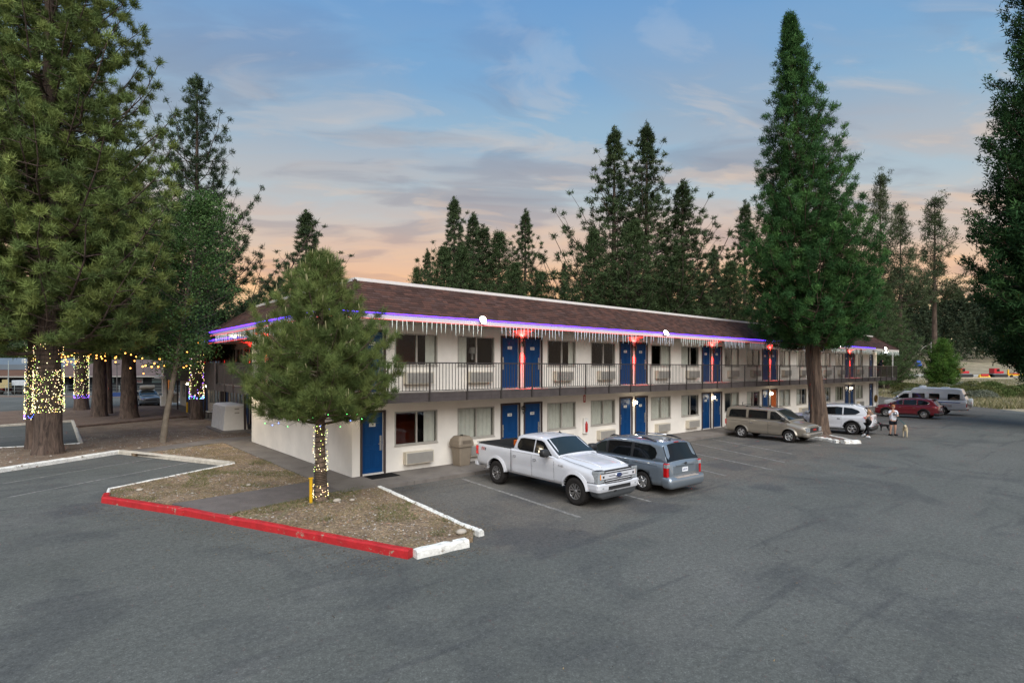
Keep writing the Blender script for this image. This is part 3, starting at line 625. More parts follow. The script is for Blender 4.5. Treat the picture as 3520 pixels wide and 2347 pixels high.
for i, (a, c) in enumerate(W_):
    window(motel, a, c, 3.76, 4.88, I4, UPC[i], i in (0, 2, 4, 6), {1: .8, 2: .15}.get(i)); window(motel, a, c, 1.0, 2.17, I4, LOC[i], i in (0, 6, 5, 9))
    if i != 1 and i != 0 or True:
        off = .33 if i == 0 or i % 2 == 0 else .42
        acunit(motel, a + off, .34, 1.12, I4); acunit(motel, a + off, 3.12, 1.12, I4)
# balcony: deck, timber band, iron railing
BY = -1.35; BX0, BX1 = -1.3, 52.6
MB().box(BX0 + .06, BX1 - .06, BY + .06, -.001, 2.70, 2.83, 0).box(BX0 + .06, -.001, .0, 12.3, 2.70, 2.83, 0).build('balcony_floor', CONC, motel)
MB().box(BX0 + .06, BX1 - .06, BY + .06, -.001, 2.62, 2.699).box(BX0 + .06, -.001, 0, 12.3, 2.62, 2.699).build('balcony_soffit', SOFF, motel)
for k in range(18):  # band boards
    xa = BX0 + k * 3.0; xb = min(xa + 2.994, BX1)
    bb = MB().box(xa, xb, BY, BY + .055, 2.565, 2.70).box(xa, xb, BY - .004, BY + .055, 2.702, 2.86); bb.build('band_board', BAND, motel)
MB().box(BX0, BX0 + .055, BY + .058, 12.4, 2.565, 2.86).build('band_board', BAND, motel); MB().box(BX1 - .055, BX1, BY + .058, 3, 2.565, 2.86).build('band_board', BAND, motel)
bal_me = None; nb = 0; farb = MB()
bal = MB().box(-.0085, .0085, -.0085, .0085, 2.93, 3.83).build('baluster', IRON); bme = bal.data; bpy.data.objects.remove(bal)
posts = [BX0] + [.55 + 1.532 * k for k in range(0, 34)] + [BX1 - .02]
post_me = MB().box(-.022, .022, -.022, .022, 2.57, 3.84).box(-.03, .03, .022, .04, 2.60, 2.84).build('x', IRON); pme = post_me.data; bpy.data.objects.remove(post_me)
for i in range(len(posts) - 1):
    a, c = posts[i], posts[i + 1]
    rail = MB().box(a, c, BY - .055, BY - .02, 3.83, 3.87).build('top_rail', IRON, motel); MB().box(a + .02, c - .02, BY - .05, BY - .022, 2.92, 2.945).build('bottom_rail', IRON, motel)
    inst(pme, 'railing_post', motel, (a, BY - .036, 0))
    n = max(2, int((c - a) / .118))
    for j in range(1, n):
        x = a + (c - a) * j / n
        if nb < 285 and x > .2: inst(bme, 'baluster', rail, (x, BY - .036, 0)); nb += 1
        else: farb.box(x - .0085, x + .0085, BY - .0445, BY - .0275, 2.93, 3.83)
inst(pme, 'railing_post', motel, (BX1 - .02, BY - .036, 0))
tag(farb.build('far_balusters', IRON, motel), kind='stuff')
sb = MB(); sr = MB().box(BX0 - .055, BX0 - .02, BY - .05, 11.9, 3.83, 3.87).box(BX0 - .05, BX0 - .022, BY, 11.9, 2.92, 2.945).box(BX1, BX1 + .035, BY - .03, 3, 3.83, 3.87)
for k in range(112): y = BY + .118 * k; sb.box(BX0 - .0445, BX0 - .0275, y - .0085, y + .0085, 2.93, 3.83)
for k in range(36): y = BY + .118 * k; sb.box(BX1 + .01, BX1 + .027, y - .0085, y + .0085, 2.93, 3.83)
sr.build('side_railing', IRON, motel); tag(sb.build('side_balusters', IRON, motel), kind='stuff')
for k in range(9): inst(pme, 'railing_post', motel, (BX0 - .036, BY + 1.5 * k, 0), (0, 0, PI / 2))
MB().box(51.75, 51.83, -1.3, -1.22, 2.87, 5.2).build('post', WHITE, motel); MB().box(51.72, 51.80, -.12, -.04, .12, 2.62).build('post', WHITE, motel)
# roof: mansard of shingle courses, pale parapet cap, boarded eaves
EY, EZ, RY, RZ = -1.45, 5.35, .2, 6.57; EX0, EX1 = -1.45, 53.0; LY1 = 12.9
MB().box(EX0 + .03, EX1 - .03, EY + .03, -.001, 5.2, 5.22).box(EX0 + .03, -.001, 0, LY1 - .03, 5.2, 5.22).build('eaves_soffit', SOFF, motel)
fb = MB().box(EX0, EX1, EY, EY + .03, 5.19, 5.34).box(EX0, EX0 + .03, EY + .031, LY1, 5.19, 5.34).box(EX1 - .03, EX1, EY + .031, LY1, 5.19, 5.34); fb.build('fascia', FASC, motel)
k_ = RY - EY
rb = MB(); O = [(EX0, EY), (EX1, EY), (EX1, LY1), (EX0, LY1)]; In = [(EX0 + k_, RY), (EX1 - k_, RY), (EX1 - k_, LY1 - k_), (EX0 + k_, LY1 - k_)]
rb.add([(p[0], p[1], EZ) for p in O] + [(p[0], p[1], RZ) for p in In], [(0, 1, 5, 4), (1, 2, 6, 5), (2, 3, 7, 6), (3, 0, 4, 7), (4, 5, 6, 7)])
rb.build('roof', M('roof_felt', '#2E2422', .95), motel)
cb = MB()
for (x0, x1, y0, y1) in ((In[0][0] - .02, In[1][0] + .02, RY - .03, RY + .12), (In[0][0] - .02, In[1][0] + .02, In[2][1] - .12, In[2][1] + .02), (In[0][0] - .03, In[0][0] + .12, RY + .121, In[2][1] - .121), (In[1][0] - .12, In[1][0] + .03, RY + .121, In[2][1] - .121)): cb.box(x0, x1, y0, y1, RZ - .03, RZ + .10)
cb.build('parapet_cap', CAPM, motel)
sl_len = math.hypot(k_, RZ - EZ); ang = math.atan2(RZ - EZ, k_); NR = 14; ex = sl_len / NR
def tabgeo(w, jag): # one shingle tab lying on the slope, origin mid of lower edge
    return [(-w / 2, 0, .004), (w / 2, 0, .004), (w / 2, ex * 1.12, .004), (-w / 2, ex * 1.12, .004), (-w / 2, -jag, .018), (w / 2, -jag, .018), (w / 2, ex * 1.12, .006), (-w / 2, ex * 1.12, .006)]
TF = [(4, 5, 6, 7), (0, 1, 5, 4), (1, 2, 6, 5), (3, 0, 4, 7)]
tabme = []
for w in (.29, .19):
    for i in range(3):
        t_ = MB().add(tabgeo(w, .0), TF).build('shingle', SHM1[i]); tabme.append(t_.data); bpy.data.objects.remove(t_)
SHC = [(.086, .043, .033), (.056, .031, .025), (.070, .041, .035)]
def shingles(par, A, B, inner0, inner1, single=0, nr=NR, up=None):
    """courses on the slope whose eave runs A->B; the ridge is inset by k_ at each hipped end (inner0/1: 1 hip, 0 square)"""
    A = Vector(A); B = Vector(B); e = (B - A).normalized(); Lg = (B - A).length; inn = Vector((-e.y, e.x, 0)) ; inn.z = 0
    upv = (inn * k_ + Vector((0, 0, RZ - EZ))).normalized(); nrm = e.cross(upv).normalized(); V = []; Tn = []; cnt = 0
    for r in range(nr):
        s0 = (r / NR) * k_ * inner0; s1 = Lg - (r / NR) * k_ * inner1; x = s0 - rnd.random() * .2
        while x < s1:
            w = .29 if rnd.random() < .6 else .19
            xa, xb = max(x, s0), min(x + w, s1); x += w + .006
            if xb - xa < .04: continue
            ci = rnd.choice((0, 0, 1, 1, 2)); org = A + e * ((xa + xb) / 2) + upv * (ex * r); full = xb - xa > w - .01
            if cnt < single and full and r < 11 and (A + e * xa).x < 10:
                me = tabme[(0 if w > .2 else 3) + ci]; o = bpy.data.objects.new('shingle', me); C.objects.link(o); o.parent = par
                o.matrix_local = Matrix(((e.x, upv.x, nrm.x, org.x), (e.y, upv.y, nrm.y, org.y), (e.z, upv.z, nrm.z, org.z), (0, 0, 0, 1))); cnt += 1
            else:
                g_ = [org + e * p[0] + upv * p[1] + nrm * p[2] for p in tabgeo(xb - xa, .0)]
                for f in TF: V += [g_[q] for q in f]
                sh = rnd.uniform(.8, 1.2); Tn += [(SHC[ci][0] * sh, SHC[ci][1] * sh, SHC[ci][2] * sh, 1)] * 16
    me = rawmesh('shingle_courses', np.array([tuple(v) for v in V]), 4, SHM, np.array(Tn)); o = bpy.data.objects.new('shingle_courses', me); C.objects.link(o); o.parent = par; tag(o, kind='stuff')
EZ3 = EZ + .004
shingles(motel, (EX0, EY, EZ3), (EX1, EY, EZ3), 1, 1, 290)
shingles(motel, (EX0, LY1, EZ3), (EX0, EY, EZ3), 1, 1); shingles(motel, (EX1, EY, EZ3), (EX1, LY1, EZ3), 1, 1)
hp = MB()
for (ox, oy, ix, iy) in ((EX0, EY, In[0][0], In[0][1]), (EX1, EY, In[1][0], In[1][1]), (EX0, LY1, In[3][0], In[3][1])):
    a = Vector((ox, oy, EZ + .02)); c = Vector((ix, iy, RZ + .01)); n = 13
    for i in range(n): hp.tube([a + (c - a) * i / n + Vector((0, 0, .012)), a + (c - a) * (i + 1.1) / n], .055, 4, smooth=False)
tag(hp.build('hip_shingles', SHM1[1], motel), kind='stuff')
MB().box(0.04, .05, 0, .3, 0, 0.01).build('x', BROWN)  ; bpy.data.objects.remove(bpy.data.objects['x'])
# brown boarded stair screen at the far end of the side gallery
st = MB()
for k in range(8): st.box(-1.36, -1.31, 12.42 + k * .22, 12.42 + k * .22 + .214, 2.55, 3.9)
for k in range(10): st.box(-1.3 + k * .2, -1.3 + k * .2 + .194, 14.2, 14.25, 2.55, 3.9)
st.build('stair_screen', BAND, motel)
MB().box(-1.3, 1.9, 12.42, 14.19, 2.62, 2.83).build('stair_landing', CONC, motel)
stp = MB()
for k in range(7): stp.box(.2, 1.9, 12.6 + k * .26, 12.6 + k * .26 + .26, .12, .12 + .18 * (k + 1))
# ---------------------------------------------------------------- wing running away on the left
wing = thing('motel_wing', 'shaded rear wing of the motel running away behind the white cabinet, with blue lit eaves', 'building')
MW = T(2.2, 42.5, 0) @ Rz(-PI / 2); WLEN = 28.6   # local x runs from the far end towards the camera
wd = [(3.0 + 6.2 * k, 4.0 + 6.2 * k) for k in range(4)] + [(4.25 + 6.2 * k, 5.25 + 6.2 * k) for k in range(4)]
ww = [(1.0 + 6.2 * k, 2.6 + 6.2 * k) for k in range(5)] + [(5.6 + 6.2 * k, 7.0 + 6.2 * k) for k in range(4) if 7.0 + 6.2 * k < 28]
ww = [w_ for w_ in ww if not any(a < w_[1] and c > w_[0] for a, c in wd)]; ww = sorted(set(ww))
clean = []; last = 0
for w_ in sorted(ww):
    if w_[0] > last: clean.append(w_); last = w_[1] + .1
ww = clean
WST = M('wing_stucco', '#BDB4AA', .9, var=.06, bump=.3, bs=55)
wall_run('wall', WLEN, .12, 2.55, [(a, c, .12, 2.26) for a, c in wd] + [(a, c, .9, 2.17) for a, c in ww], WST, wing, M4=MW)
wall_run('wall', WLEN, 2.83, 5.2, [(a, c, 2.83, 4.97) for a, c in wd] + [(a, c, 3.7, 4.88) for a, c in ww], WST, wing, M4=MW)
for a, c in ww: window(wing, a, c, 3.7, 4.88, MW, [(.5, 1)]); window(wing, a, c, .9, 2.17, MW, [(0, .5)] if a > 8 else [])
for i, (a, c) in enumerate(sorted(wd)):
    for z0 in (.12, 2.83):
        f = MB(); f.box(a, a + .07, -.03, .12, z0, z0 + 2.1, 0, MW).box(c - .07, c, -.03, .12, z0, z0 + 2.1, 0, MW).box(a + .07, c - .07, -.03, .12, z0 + 2.03, z0 + 2.1, 0, MW); f.build('door_frame', BROWN, wing)
        MB().box(a + .075, c - .075, .05, .09, z0, z0 + 2.02, 0, MW).build('door', DOORB, wing)
b = MB(); b.box(2.36, 12, 13.9, 14.0, .12, 5.2).box(2.36, 12, 42.4, 42.5, .12, 5.2).box(2.2, 12, 13.9, 42.5, 2.551, 2.829).build('wall', WST, wing)
MB().box(.95, 2.199, 14.3, 42.5, 2.62, 2.83).build('balcony_floor', CONC, wing)
b = MB()
for k in range(14): b.box(.88, .94, 14.3 + k * 2.015, 14.3 + k * 2.015 + 2.005, 2.55, 3.88)
b.build('parapet_board', BAND, wing)
MB().box(.7, 2.199, 13.4, 42.5, 5.2, 5.22).build('eaves_soffit', SOFF, wing); MB().box(.5, .53, 13.3, 43.5, 5.19, 5.34).box(.5, 13, 43.501, 43.53, 5.19, 5.34).build('fascia', FASC, wing)
b = MB(); b.add([(.5, 13.2, EZ), (.5, 43.5, EZ), (2.15, 41.85, RZ), (2.15, 13.2, RZ), (12, 13.2, RZ), (12, 41.85, RZ)], [(0, 3, 2, 1), (3, 4, 5, 2)]); b.build('roof', M('roof_felt', '#2E2422'), wing)
shingles(wing, (.5, 43.5, EZ3), (.5, 13.2, EZ3), 1, 0)
MB().box(2.1, 2.2, 13.2, 41.85, RZ - .03, RZ + .09).build('parapet_cap', CAPM, wing)
for y in (16, 21, 26, 31, 36, 41): MB().box(.9, 1.0, y, y + .1, .12, 2.55).build('post', BROWN, wing)
MB().box(.55, 1.15, 41.6, 42.2, .12, 1.0).box(.7, 1.0, 41.75, 42.05, 1.001, 2.6).box(.4, 9, 41.55, 44.5, 2.6, 2.85).build('porch_column', M('porch_paint', '#E4E0D8', .7), wing)
# ---------------------------------------------------------------- lights on the building
LBLUE = M('blue_rope_light', (.10, .03, 1.0), .5, emit=6.0, var=.02); LRED = M('red_rope_light', (1.0, .07, .06), .5, emit=1.0, var=.02); LWH = M('lamp_glow', (1, .93, .80), .5, emit=45, var=.02); LWH2 = M('soffit_glow', (1, .90, .70), .5, emit=30, var=.02); LWARM = M('lantern_glow', (1, .86, .62), .5, emit=22, var=.02)
ICE = M('icicle_glow', (.80, .88, 1.0), .4, emit=.34, var=.5, vs=30, nolight=True); ICEW = M('icicle_bright', (.85, .95, .9), .4, emit=.45, var=.5, vs=30, nolight=True); GLOWR = M('red_lens', (1, .05, .04), .4, emit=8)
def rope(name, label, pts, r, mat, grp=None):
    o = MB().tube(pts, r, 6).build(name, mat); return tag(o, label, 'rope light', grp)
rope('rope_light', 'blue rope light along the front eaves over the parked pickup and vans', [(EX0 - .02, EY - .03, 5.37), (24, EY - .03, 5.37), (46.3, EY - .03, 5.37)], .013, LBLUE)
rope('rope_light', 'red rope light under the front fascia board', [(EX0 - .02, EY - .02, 5.185), (24, EY - .02, 5.185), (44, EY - .02, 5.185)], .007, LRED)
rope('rope_light', 'blue rope light along the short side eaves behind the young pine', [(EX0 - .03, EY - .03, 5.37), (EX0 - .03, LY1, 5.37)], .020, LBLUE)
rope('rope_light', 'red rope light under the short side fascia behind the young pine', [(EX0 - .02, EY - .03, 5.185), (EX0 - .02, LY1, 5.185)], .011, LRED)
rope('rope_light', 'blue rope light along the eaves of the rear wing, seen through the trees', [(.47, 14, 5.37), (.47, 43.5, 5.37)], .03, LBLUE); rope('rope_light', 'red rope light under the eaves of the rear wing', [(.48, 14, 5.18), (.48, 43.5, 5.18)], .016, LRED)
def cone(l):
    b = MB(); b.lathe([(.001, -l), (.005, -l * .75), (.009, -.02), (.008, 0)], 5, 0); return b
icm = []
for l in (.26, .34, .42):
    for mt in (ICE, ICEW): o = cone(l).build('x', mt); icm.append(o.data); bpy.data.objects.remove(o)
def icicles(label, p0, p1, step, bright):
    p0, p1 = Vector(p0), Vector(p1); L_ = (p1 - p0).length; root = thing('icicle_lights', label, 'icicle lights', p0, 0, 'strings of icicle lights under the eaves')
    dv = (p1 - p0).normalized(); n = int(L_ / step)
    MB().tube([Vector(dv * (L_ * i / 8)) + Vector((0, 0, -.012 * (i % 2))) for i in range(9)], .005, 4).build('cable', WHITE, root)
    for i in range(n):
        if rnd.random() < .06: continue
        l = (0, 2, 1, 2)[i % 4] if rnd.random() < .8 else 1
        inst(icm[l * 2 + (1 if bright else 0)], 'icicle', root, dv * (step * (i + .5) + rnd.uniform(-.03, .03)) + Vector((0, 0, -.005)), (rnd.uniform(-.05, .05), rnd.uniform(-.06, .06), 0))
yI = EY - .015; zI = 5.185
for a, c, lab, br in ((.55, 4.3, 'sparkling icicle lights over the first upstairs window right of the young pine', 1), (5.0, 8.4, 'icicle lights over the first red sconce, right of the brightest floodlight', 0), (8.9, 13.3, 'icicle lights between the first two red sconces', 0), (13.6, 16.3, 'icicle lights over the second red sconce', 0), (16.7, 20.6, 'icicle lights round the angled second floodlight', 1),
        (21.0, 23.6, 'icicle lights over the third red sconce', 0), (24.0, 27.9, 'icicle lights between the third and fourth red sconces', 0), (28.3, 31.0, 'multicoloured icicle lights over the fourth red sconce', 1), (31.5, 35.4, 'icicle lights left of the big sequoia trunk', 0), (36.5, 39.6, 'icicle lights hidden partly by the sequoia trunk', 1), (40.0, 42.6, 'icicle lights under the third floodlight', 1), (43.0, 45.6, 'icicle lights over the rightmost red sconce', 1), (46.1, 48.8, 'icicle lights over the last window of the gallery', 1), (49.2, 52.9, 'yellowish icicle lights at the far right end of the eaves', 1)):
    icicles(lab, (a, yI, zI), (c, yI, zI), .185, br)
icicles('icicle lights along the left part of the short side eaves', (EX0 - .01, 5.4, zI), (EX0 - .01, 12.2, zI), .2, 0); icicles('icicle lights on the short side eaves behind the top of the young pine', (EX0 - .01, -.6, zI), (EX0 - .01, 5.2, zI), .2, 1)
# floodlights
def flood(x, label, tilt, size=.26, y=EY - .1, z_=5.36, e=LWH):
    t = thing('floodlight', label, 'floodlight', (x, y, z_))
    b = MB(); b.lathe([(.001, .07), (size * .35, .06), (size * .5, .02), (size * .5, -.03)], 20, 0, Rx(tilt), 'y'); b.build('housing', M('lamp_housing', '#D8D8D4', .5), t, bevel=.008)
    MB().lathe([(size * .46, -.031), (size * .44, -.06), (size * .3, -.085), (.001, -.095)], 20, 0, Rx(tilt), 'y').build('lens', e, t)
    MB().box(-.02, .02, .03, .12, -.02, .02, 0, Rx(tilt)).build('bracket', IRON, t)
    l = bpy.data.lights.new('flood_lamp', 'AREA'); l.energy = 22; l.size = .25; l.color = (1, .95, .86); lo = bpy.data.objects.new('flood_lamp', l); C.objects.link(lo); lo.parent = t; lo.location = (0, -.09, -.02); lo.rotation_euler = (-(PI / 2 + tilt - .3), 0, 0)
flood(4.15, 'brightest floodlight on the eaves left of doors 251 and 250', -.35, .27); flood(15.3, 'angled floodlight on the eaves right of doors 249 and 248', -.6, .28); flood(37.8, 'floodlight on the eaves just right of the big sequoia trunk', -.3, .26); flood(48.6, 'floodlight near the far right end of the eaves', -.3, .26)
def dome(x, y, z_, label, e=LWH2, r=.10, en=14):
    t = thing('ceiling_lamp', label, 'ceiling lamp', (x, y, z_))
    MB().lathe([(r, 0), (r * 1.15, 0), (r * 1.15, -.03), (r, -.03)], 16).build('rim', WHITE, t)
    MB().lathe([(r, -.02), (r * .8, -.06), (r * .4, -.085), (.001, -.09)], 16).build('diffuser', e, t)
    l = bpy.data.lights.new('lamp', 'POINT'); l.energy = en; l.shadow_soft_size = .08; l.color = (1, .86, .64); lo = bpy.data.objects.new('lamp', l); C.objects.link(lo); lo.parent = t; lo.location = (0, 0, -.16)
dome(-.7, -.7, 5.2, 'ceiling lamp under the eaves at the near corner behind the young pine'); dome(-.7, -.7, 2.62, 'ceiling lamp under the gallery at the near corner behind the young pine'); dome(-.7, 11.6, 5.2, 'ceiling lamp under the left end of the short side eaves'); dome(-.7, 10.6, 2.62, 'ceiling lamp under the gallery above the white cabinet side', en=30); dome(52.4, -.6, 5.2, 'ceiling lamp under the far right end of the eaves', r=.14)
LAB_RED = ['the first upstairs doors, right of the young pine', 'the second upstairs doors, left of the angled floodlight', 'the third upstairs doors, left of the tan van', 'the fourth upstairs doors, above the tan van', 'upstairs doors hidden by the sequoia trunk', 'the rightmost upstairs doors near the floodlight']
def redsconce(x, y, z_, label, rz=0, en=330, up=True):
    t = thing('wall_sconce', label, 'wall light', (x, y, z_), rz)
    MB().lathe([(.055, -.16), (.055, .16)], 14).build('shade', IRON, t); MB().box(-.02, .02, .05, .12, -.03, .03).build('bracket', IRON, t)
    MB().lathe([(.001, .150), (.05, .150)], 12).build('lens', GLOWR, t); MB().lathe([(.05, -.150), (.001, -.150)], 12).build('lens', GLOWR, t)
    for s in (-1, 1):
        l = bpy.data.lights.new('red_beam', 'SPOT'); l.energy = en * (1.1 if s < 0 else .45); l.color = (1, .012, .01); l.spot_size = math.radians(64 if s < 0 else 125); l.spot_blend = .6; l.shadow_soft_size = .03
        lo = bpy.data.objects.new('red_beam', l); C.objects.link(lo); lo.parent = t; lo.location = (0, .0, .18 * s); lo.rotation_euler = ((-.05, 0, 0) if s < 0 else (PI - .1, 0, 0))
for k in range(6):
    x = 7.375 + MOD * k; redsconce(x, -.13, 4.72, 'dark red-lit sconce between ' + LAB_RED[k])
for i, y in enumerate((38.3, 32.1, 25.9, 19.7)): redsconce(2.0, y, 4.72, 'dark sconce throwing red light on the rear wing, ' + ('farthest one', 'third from the cabinet', 'second from the cabinet', 'nearest the white cabinet')[i], PI / 2 * -1, en=260)
redsconce(-.14, 9.0, 4.72, 'dark sconce throwing red light on the short side wall left of the young pine', -PI / 2, 100)
def lantern(x, y, z_, label, lit, rz=0):
    t = thing('wall_lantern', label, 'wall light', (x, y, z_), rz)
    b = MB()
    for a in range(4):
        c_, s_ = math.cos(PI / 4 + a * PI / 2), math.sin(PI / 4 + a * PI / 2); b.tube([(c_ * .045, s_ * .045, -.15), (c_ * .09, s_ * .09, .08)], .008, 4)
    b.lathe([(.095, .08), (.10, .095), (.03, .15), (.001, .17)], 4, 0, Rz(PI / 4)).lathe([(.05, -.17), (.05, -.15), (.001, -.15)], 4, 0, Rz(PI / 4)).box(-.02, .02, .03, .12, -.02, .03); b.build('frame', BLACKT if not lit else IRON, t)
    if lit:
        MB().sphere((0, 0, -.02), .085, 0, 8).build('globe', LWARM, t)
        l = bpy.data.lights.new('bulb', 'POINT'); l.energy = 3.5; l.shadow_soft_size = .08; l.color = (1, .88, .68); lo = bpy.data.objects.new('bulb', l); C.objects.link(lo); lo.parent = t; lo.location = (0, -.13, -.02)
    else: MB().lathe([(.042, -.145), (.082, .075)], 4, 0, Rz(PI / 4), smooth=False).build('glass', PANE, t)
for k in range(6):
    n1, n2 = 144 - 2 * k, 143 - 2 * k
    lantern(7.375 + MOD * k, -.13, 1.98, ['unlit black wall lantern between two blue doors above the pickup bed', 'lit wall lantern above the silver-blue minivan roof', 'lit wall lantern between blue doors just left of the tan van', 'lit wall lantern beside the orange door', 'lit wall lantern hidden behind the sequoia trunk', 'lit wall lantern above the white SUV'][k], k > 0)
lantern(2.0, 38, 2.2, 'lit white globe lamp on the rear wing left of the lit tree trunk', True, -PI / 2); lantern(2.0, 30.6, 2.2, 'lit white globe lamp on the rear wing right of the lit tree trunk', True, -PI / 2)
# things by the doors
t = MB().box(-.5, .5, -.3, .3, 0, .012).build('doormat', M('black_rubber', '#161616', .9, bump=.5, bs=60), loc=(.86, -.42, .121)); tag(t, 'black doormat in front of blue door 145', 'doormat')
b = thing('fire_extinguisher_cabinet', 'white cabinet with red fire extinguisher on the wall right of door 143', 'fire extinguisher', (11.2, -.1, 1.05))
MB().box(-.14, .14, 0, .099, -.35, .35).box(-.15, -.12, -.02, -.001, -.35, .35).box(.12, .15, -.02, -.001, -.35, .35).box(-.119, .119, -.02, -.001, .32, .35).box(-.119, .119, -.02, -.001, -.35, -.32).build('case', WHITE, b)
MB().lathe([(.055, -.28), (.06, -.1), (.06, .08), (.03, .14), (.02, .2), (.001, .2)], 12, 0, T(0, -.03)).build('cylinder', M('extinguisher_red', '#B3201C', .4), b)
b = MB().box(-.07, .07, -.01, 0, -.17, .17, 0).box(-.02, .02, -.014, -.0105, -.11, .11, 1); tag(b.build('sign', [M('sign_red', '#A8241E', .6), WHITE], loc=(11.2, -.001, 2.28)), 'small red fire extinguisher sign above its cabinet', 'sign')
t = thing('trash_can', 'tan trash can with domed lid on the walkway beside the white pickup', 'trash can', (4.05, -.42, .12), .06)
TAN = M('tan_plastic', '#847868', .6, var=.08, bump=.2, bs=20)
def sqloft(secs, n=5):
    vs = []; 
    for (hw, hd, z_, r) in secs:
        for (sx, sy, a0) in ((1, 1, 0), (-1, 1, PI / 2), (-1, -1, PI), (1, -1, 1.5 * PI)):
            for k in range(n): a = a0 + PI / 2 * k / (n - 1); vs.append((sx * (hw - r) + r * math.cos(a), sy * (hd - r) + r * math.sin(a), z_))
    m = 4 * n; fs = [(i * m + k, i * m + (k + 1) % m, (i + 1) * m + (k + 1) % m, (i + 1) * m + k) for i in range(len(secs) - 1) for k in range(m)]
    fs += [tuple(range(m))[::-1], tuple(range((len(secs) - 1) * m, len(secs) * m))]; return vs, fs
v, f = sqloft([(.23, .21, 0, .04), (.24, .22, .04, .04), (.30, .27, .78, .05)]); MB().add(v, f).build('bin', TAN, t)
v, f = sqloft([(.34, .31, .70, .06), (.35, .32, .80, .06), (.33, .30, .95, .09), (.26, .23, 1.06, .1), (.24, .21, 1.075, .1)]); l_ = MB().add(v, f).build('lid', TAN, t)
MB().lathe([(.05, 1.07), (.05, 1.12), (.001, 1.13)], 10).build('knob', BLACKT, l_); MB().box(-.2, .2, -.329, -.324, .82, .93, 0).build('flap', M('tan_plastic_dark', '#6A5F52', .6), l_)
# ================================================================ VEHICLES  (local: +x nose, +y left, z up)
def paint(name, col, metal=0.0, rough=.32): return M(name, col, rough, metal, var=.03, vs=2, coat=.8)
CGLASS = M('tinted_glass', (.006, .007, .008), .04, var=.02, spec=.45); CGLASS2 = M('clear_car_glass', (.016, .022, .022), .03, var=.1, vs=3, spec=.5); TYRE = M('tyre_rubber', (.022, .020, .019), .85, var=.2, vs=9, bump=.3, bs=50); BLK = M('black_plastic', (.018, .018, .019), .55, var=.1)
CHROME = M('chrome', (.75, .75, .76), .12, metal=1, var=.02); RIMG = M('rim_grey', (.24, .235, .235), .35, metal=.7, var=.05); RIMS = M('rim_silver', (.52, .52, .52), .3, metal=.8, var=.05); WELL = M('wheel_well', (.012, .012, .012), .9)
TAIL = M('tail_lens', (.45, .006, .008), .12, var=.05, coat=1); AMBER = M('amber_lens', (.85, .28, .02), .2, coat=1); LENS = M('clear_lens', (.55, .58, .60), .10, metal=.55, var=.25, vs=12, coat=1); PLATE = M('plate_white', '#DADDE0', .5); PLATEB = M('plate_blue', '#2B3C6B', .5); SEAM = M('panel_gap', (.012, .012, .013), .8)
def lerp(a, b, t): return a + (b - a) * t
def keys(ks, x):
    ks = sorted(ks)
    if x <= ks[0][0]: return ks[0][1:]
    if x >= ks[-1][0]: return ks[-1][1:]
    for p, q in zip(ks[:-1], ks[1:]):
        if p[0] <= x <= q[0]:
            t = (x - p[0]) / (q[0] - p[0]); return tuple(lerp(a, b, t) for a, b in zip(p[1:], q[1:]))
def bsec(ks, x, crease=.5):
    w, zb, zs, zt = keys(ks, x); h = zs - zb
    return [(0, zb), (w * .80, zb), (w - .05, zb + .05), (w - .012, zb + .22 * h), (w - .022, zb + .40 * h), (w, zb + .66 * h), (w - .004, zb + .82 * h), (w - .02, zs - .03), (w - .045, zs), (w - .11, lerp(zs, zt, .55)), (w * .62, zt - .006), (w * .3, zt + .008), (0, zt + .012)]
def gsec(ks, x, k):
    zt, wb, zb = keys(ks, x); h = max(zt - zb, .004); f = lambda z_: wb - k * (z_ - zb); r = min(.09, h * .4)
    yt = f(zt)
    return [(wb + .005, zb - .05), (f(zb + h * .3), zb + h * .3), (f(zb + h * .62), zb + h * .62), (f(zt - r), zt - r), (f(zt - r * .45) - .004, zt - r * .42), (yt - .035, zt - .10 * r), (yt - .11, zt + .012), (yt * .5, zt + .03), (0, zt + .036)]
def loft(secf, xs, closed_bottom=True):
    rings = []
    for x in xs:
        h = secf(x); full = [(x, y, z_) for y, z_ in h] + [(x, -y, z_) for y, z_ in h[-2:0:-1]]
        if h[0][0] > 1e-6: full = [(x, y, z_) for y, z_ in h] + [(x, -y, z_) for y, z_ in h[-2::-1]]
        rings.append(full)
    m = len(rings[0]); vs = [v for r in rings for v in r]
    fs = [(i * m + (k + 1) % m, i * m + k, (i + 1) * m + k, (i + 1) * m + (k + 1) % m) for i in range(len(rings) - 1) for k in range(m)]
    fs += [tuple(range(m)), tuple(range((len(rings) - 1) * m, len(rings) * m))[::-1]]
    return vs, fs, rings
def xsamp(ks, st=.12):
    ks = sorted(k[0] for k in ks); out = []
    for a, b in zip(ks[:-1], ks[1:]):
        n = max(1, int(math.ceil((b - a) / st))); out += [a + (b - a) * i / n for i in range(n)]
    return out + [ks[-1]]
WHEELS = {}
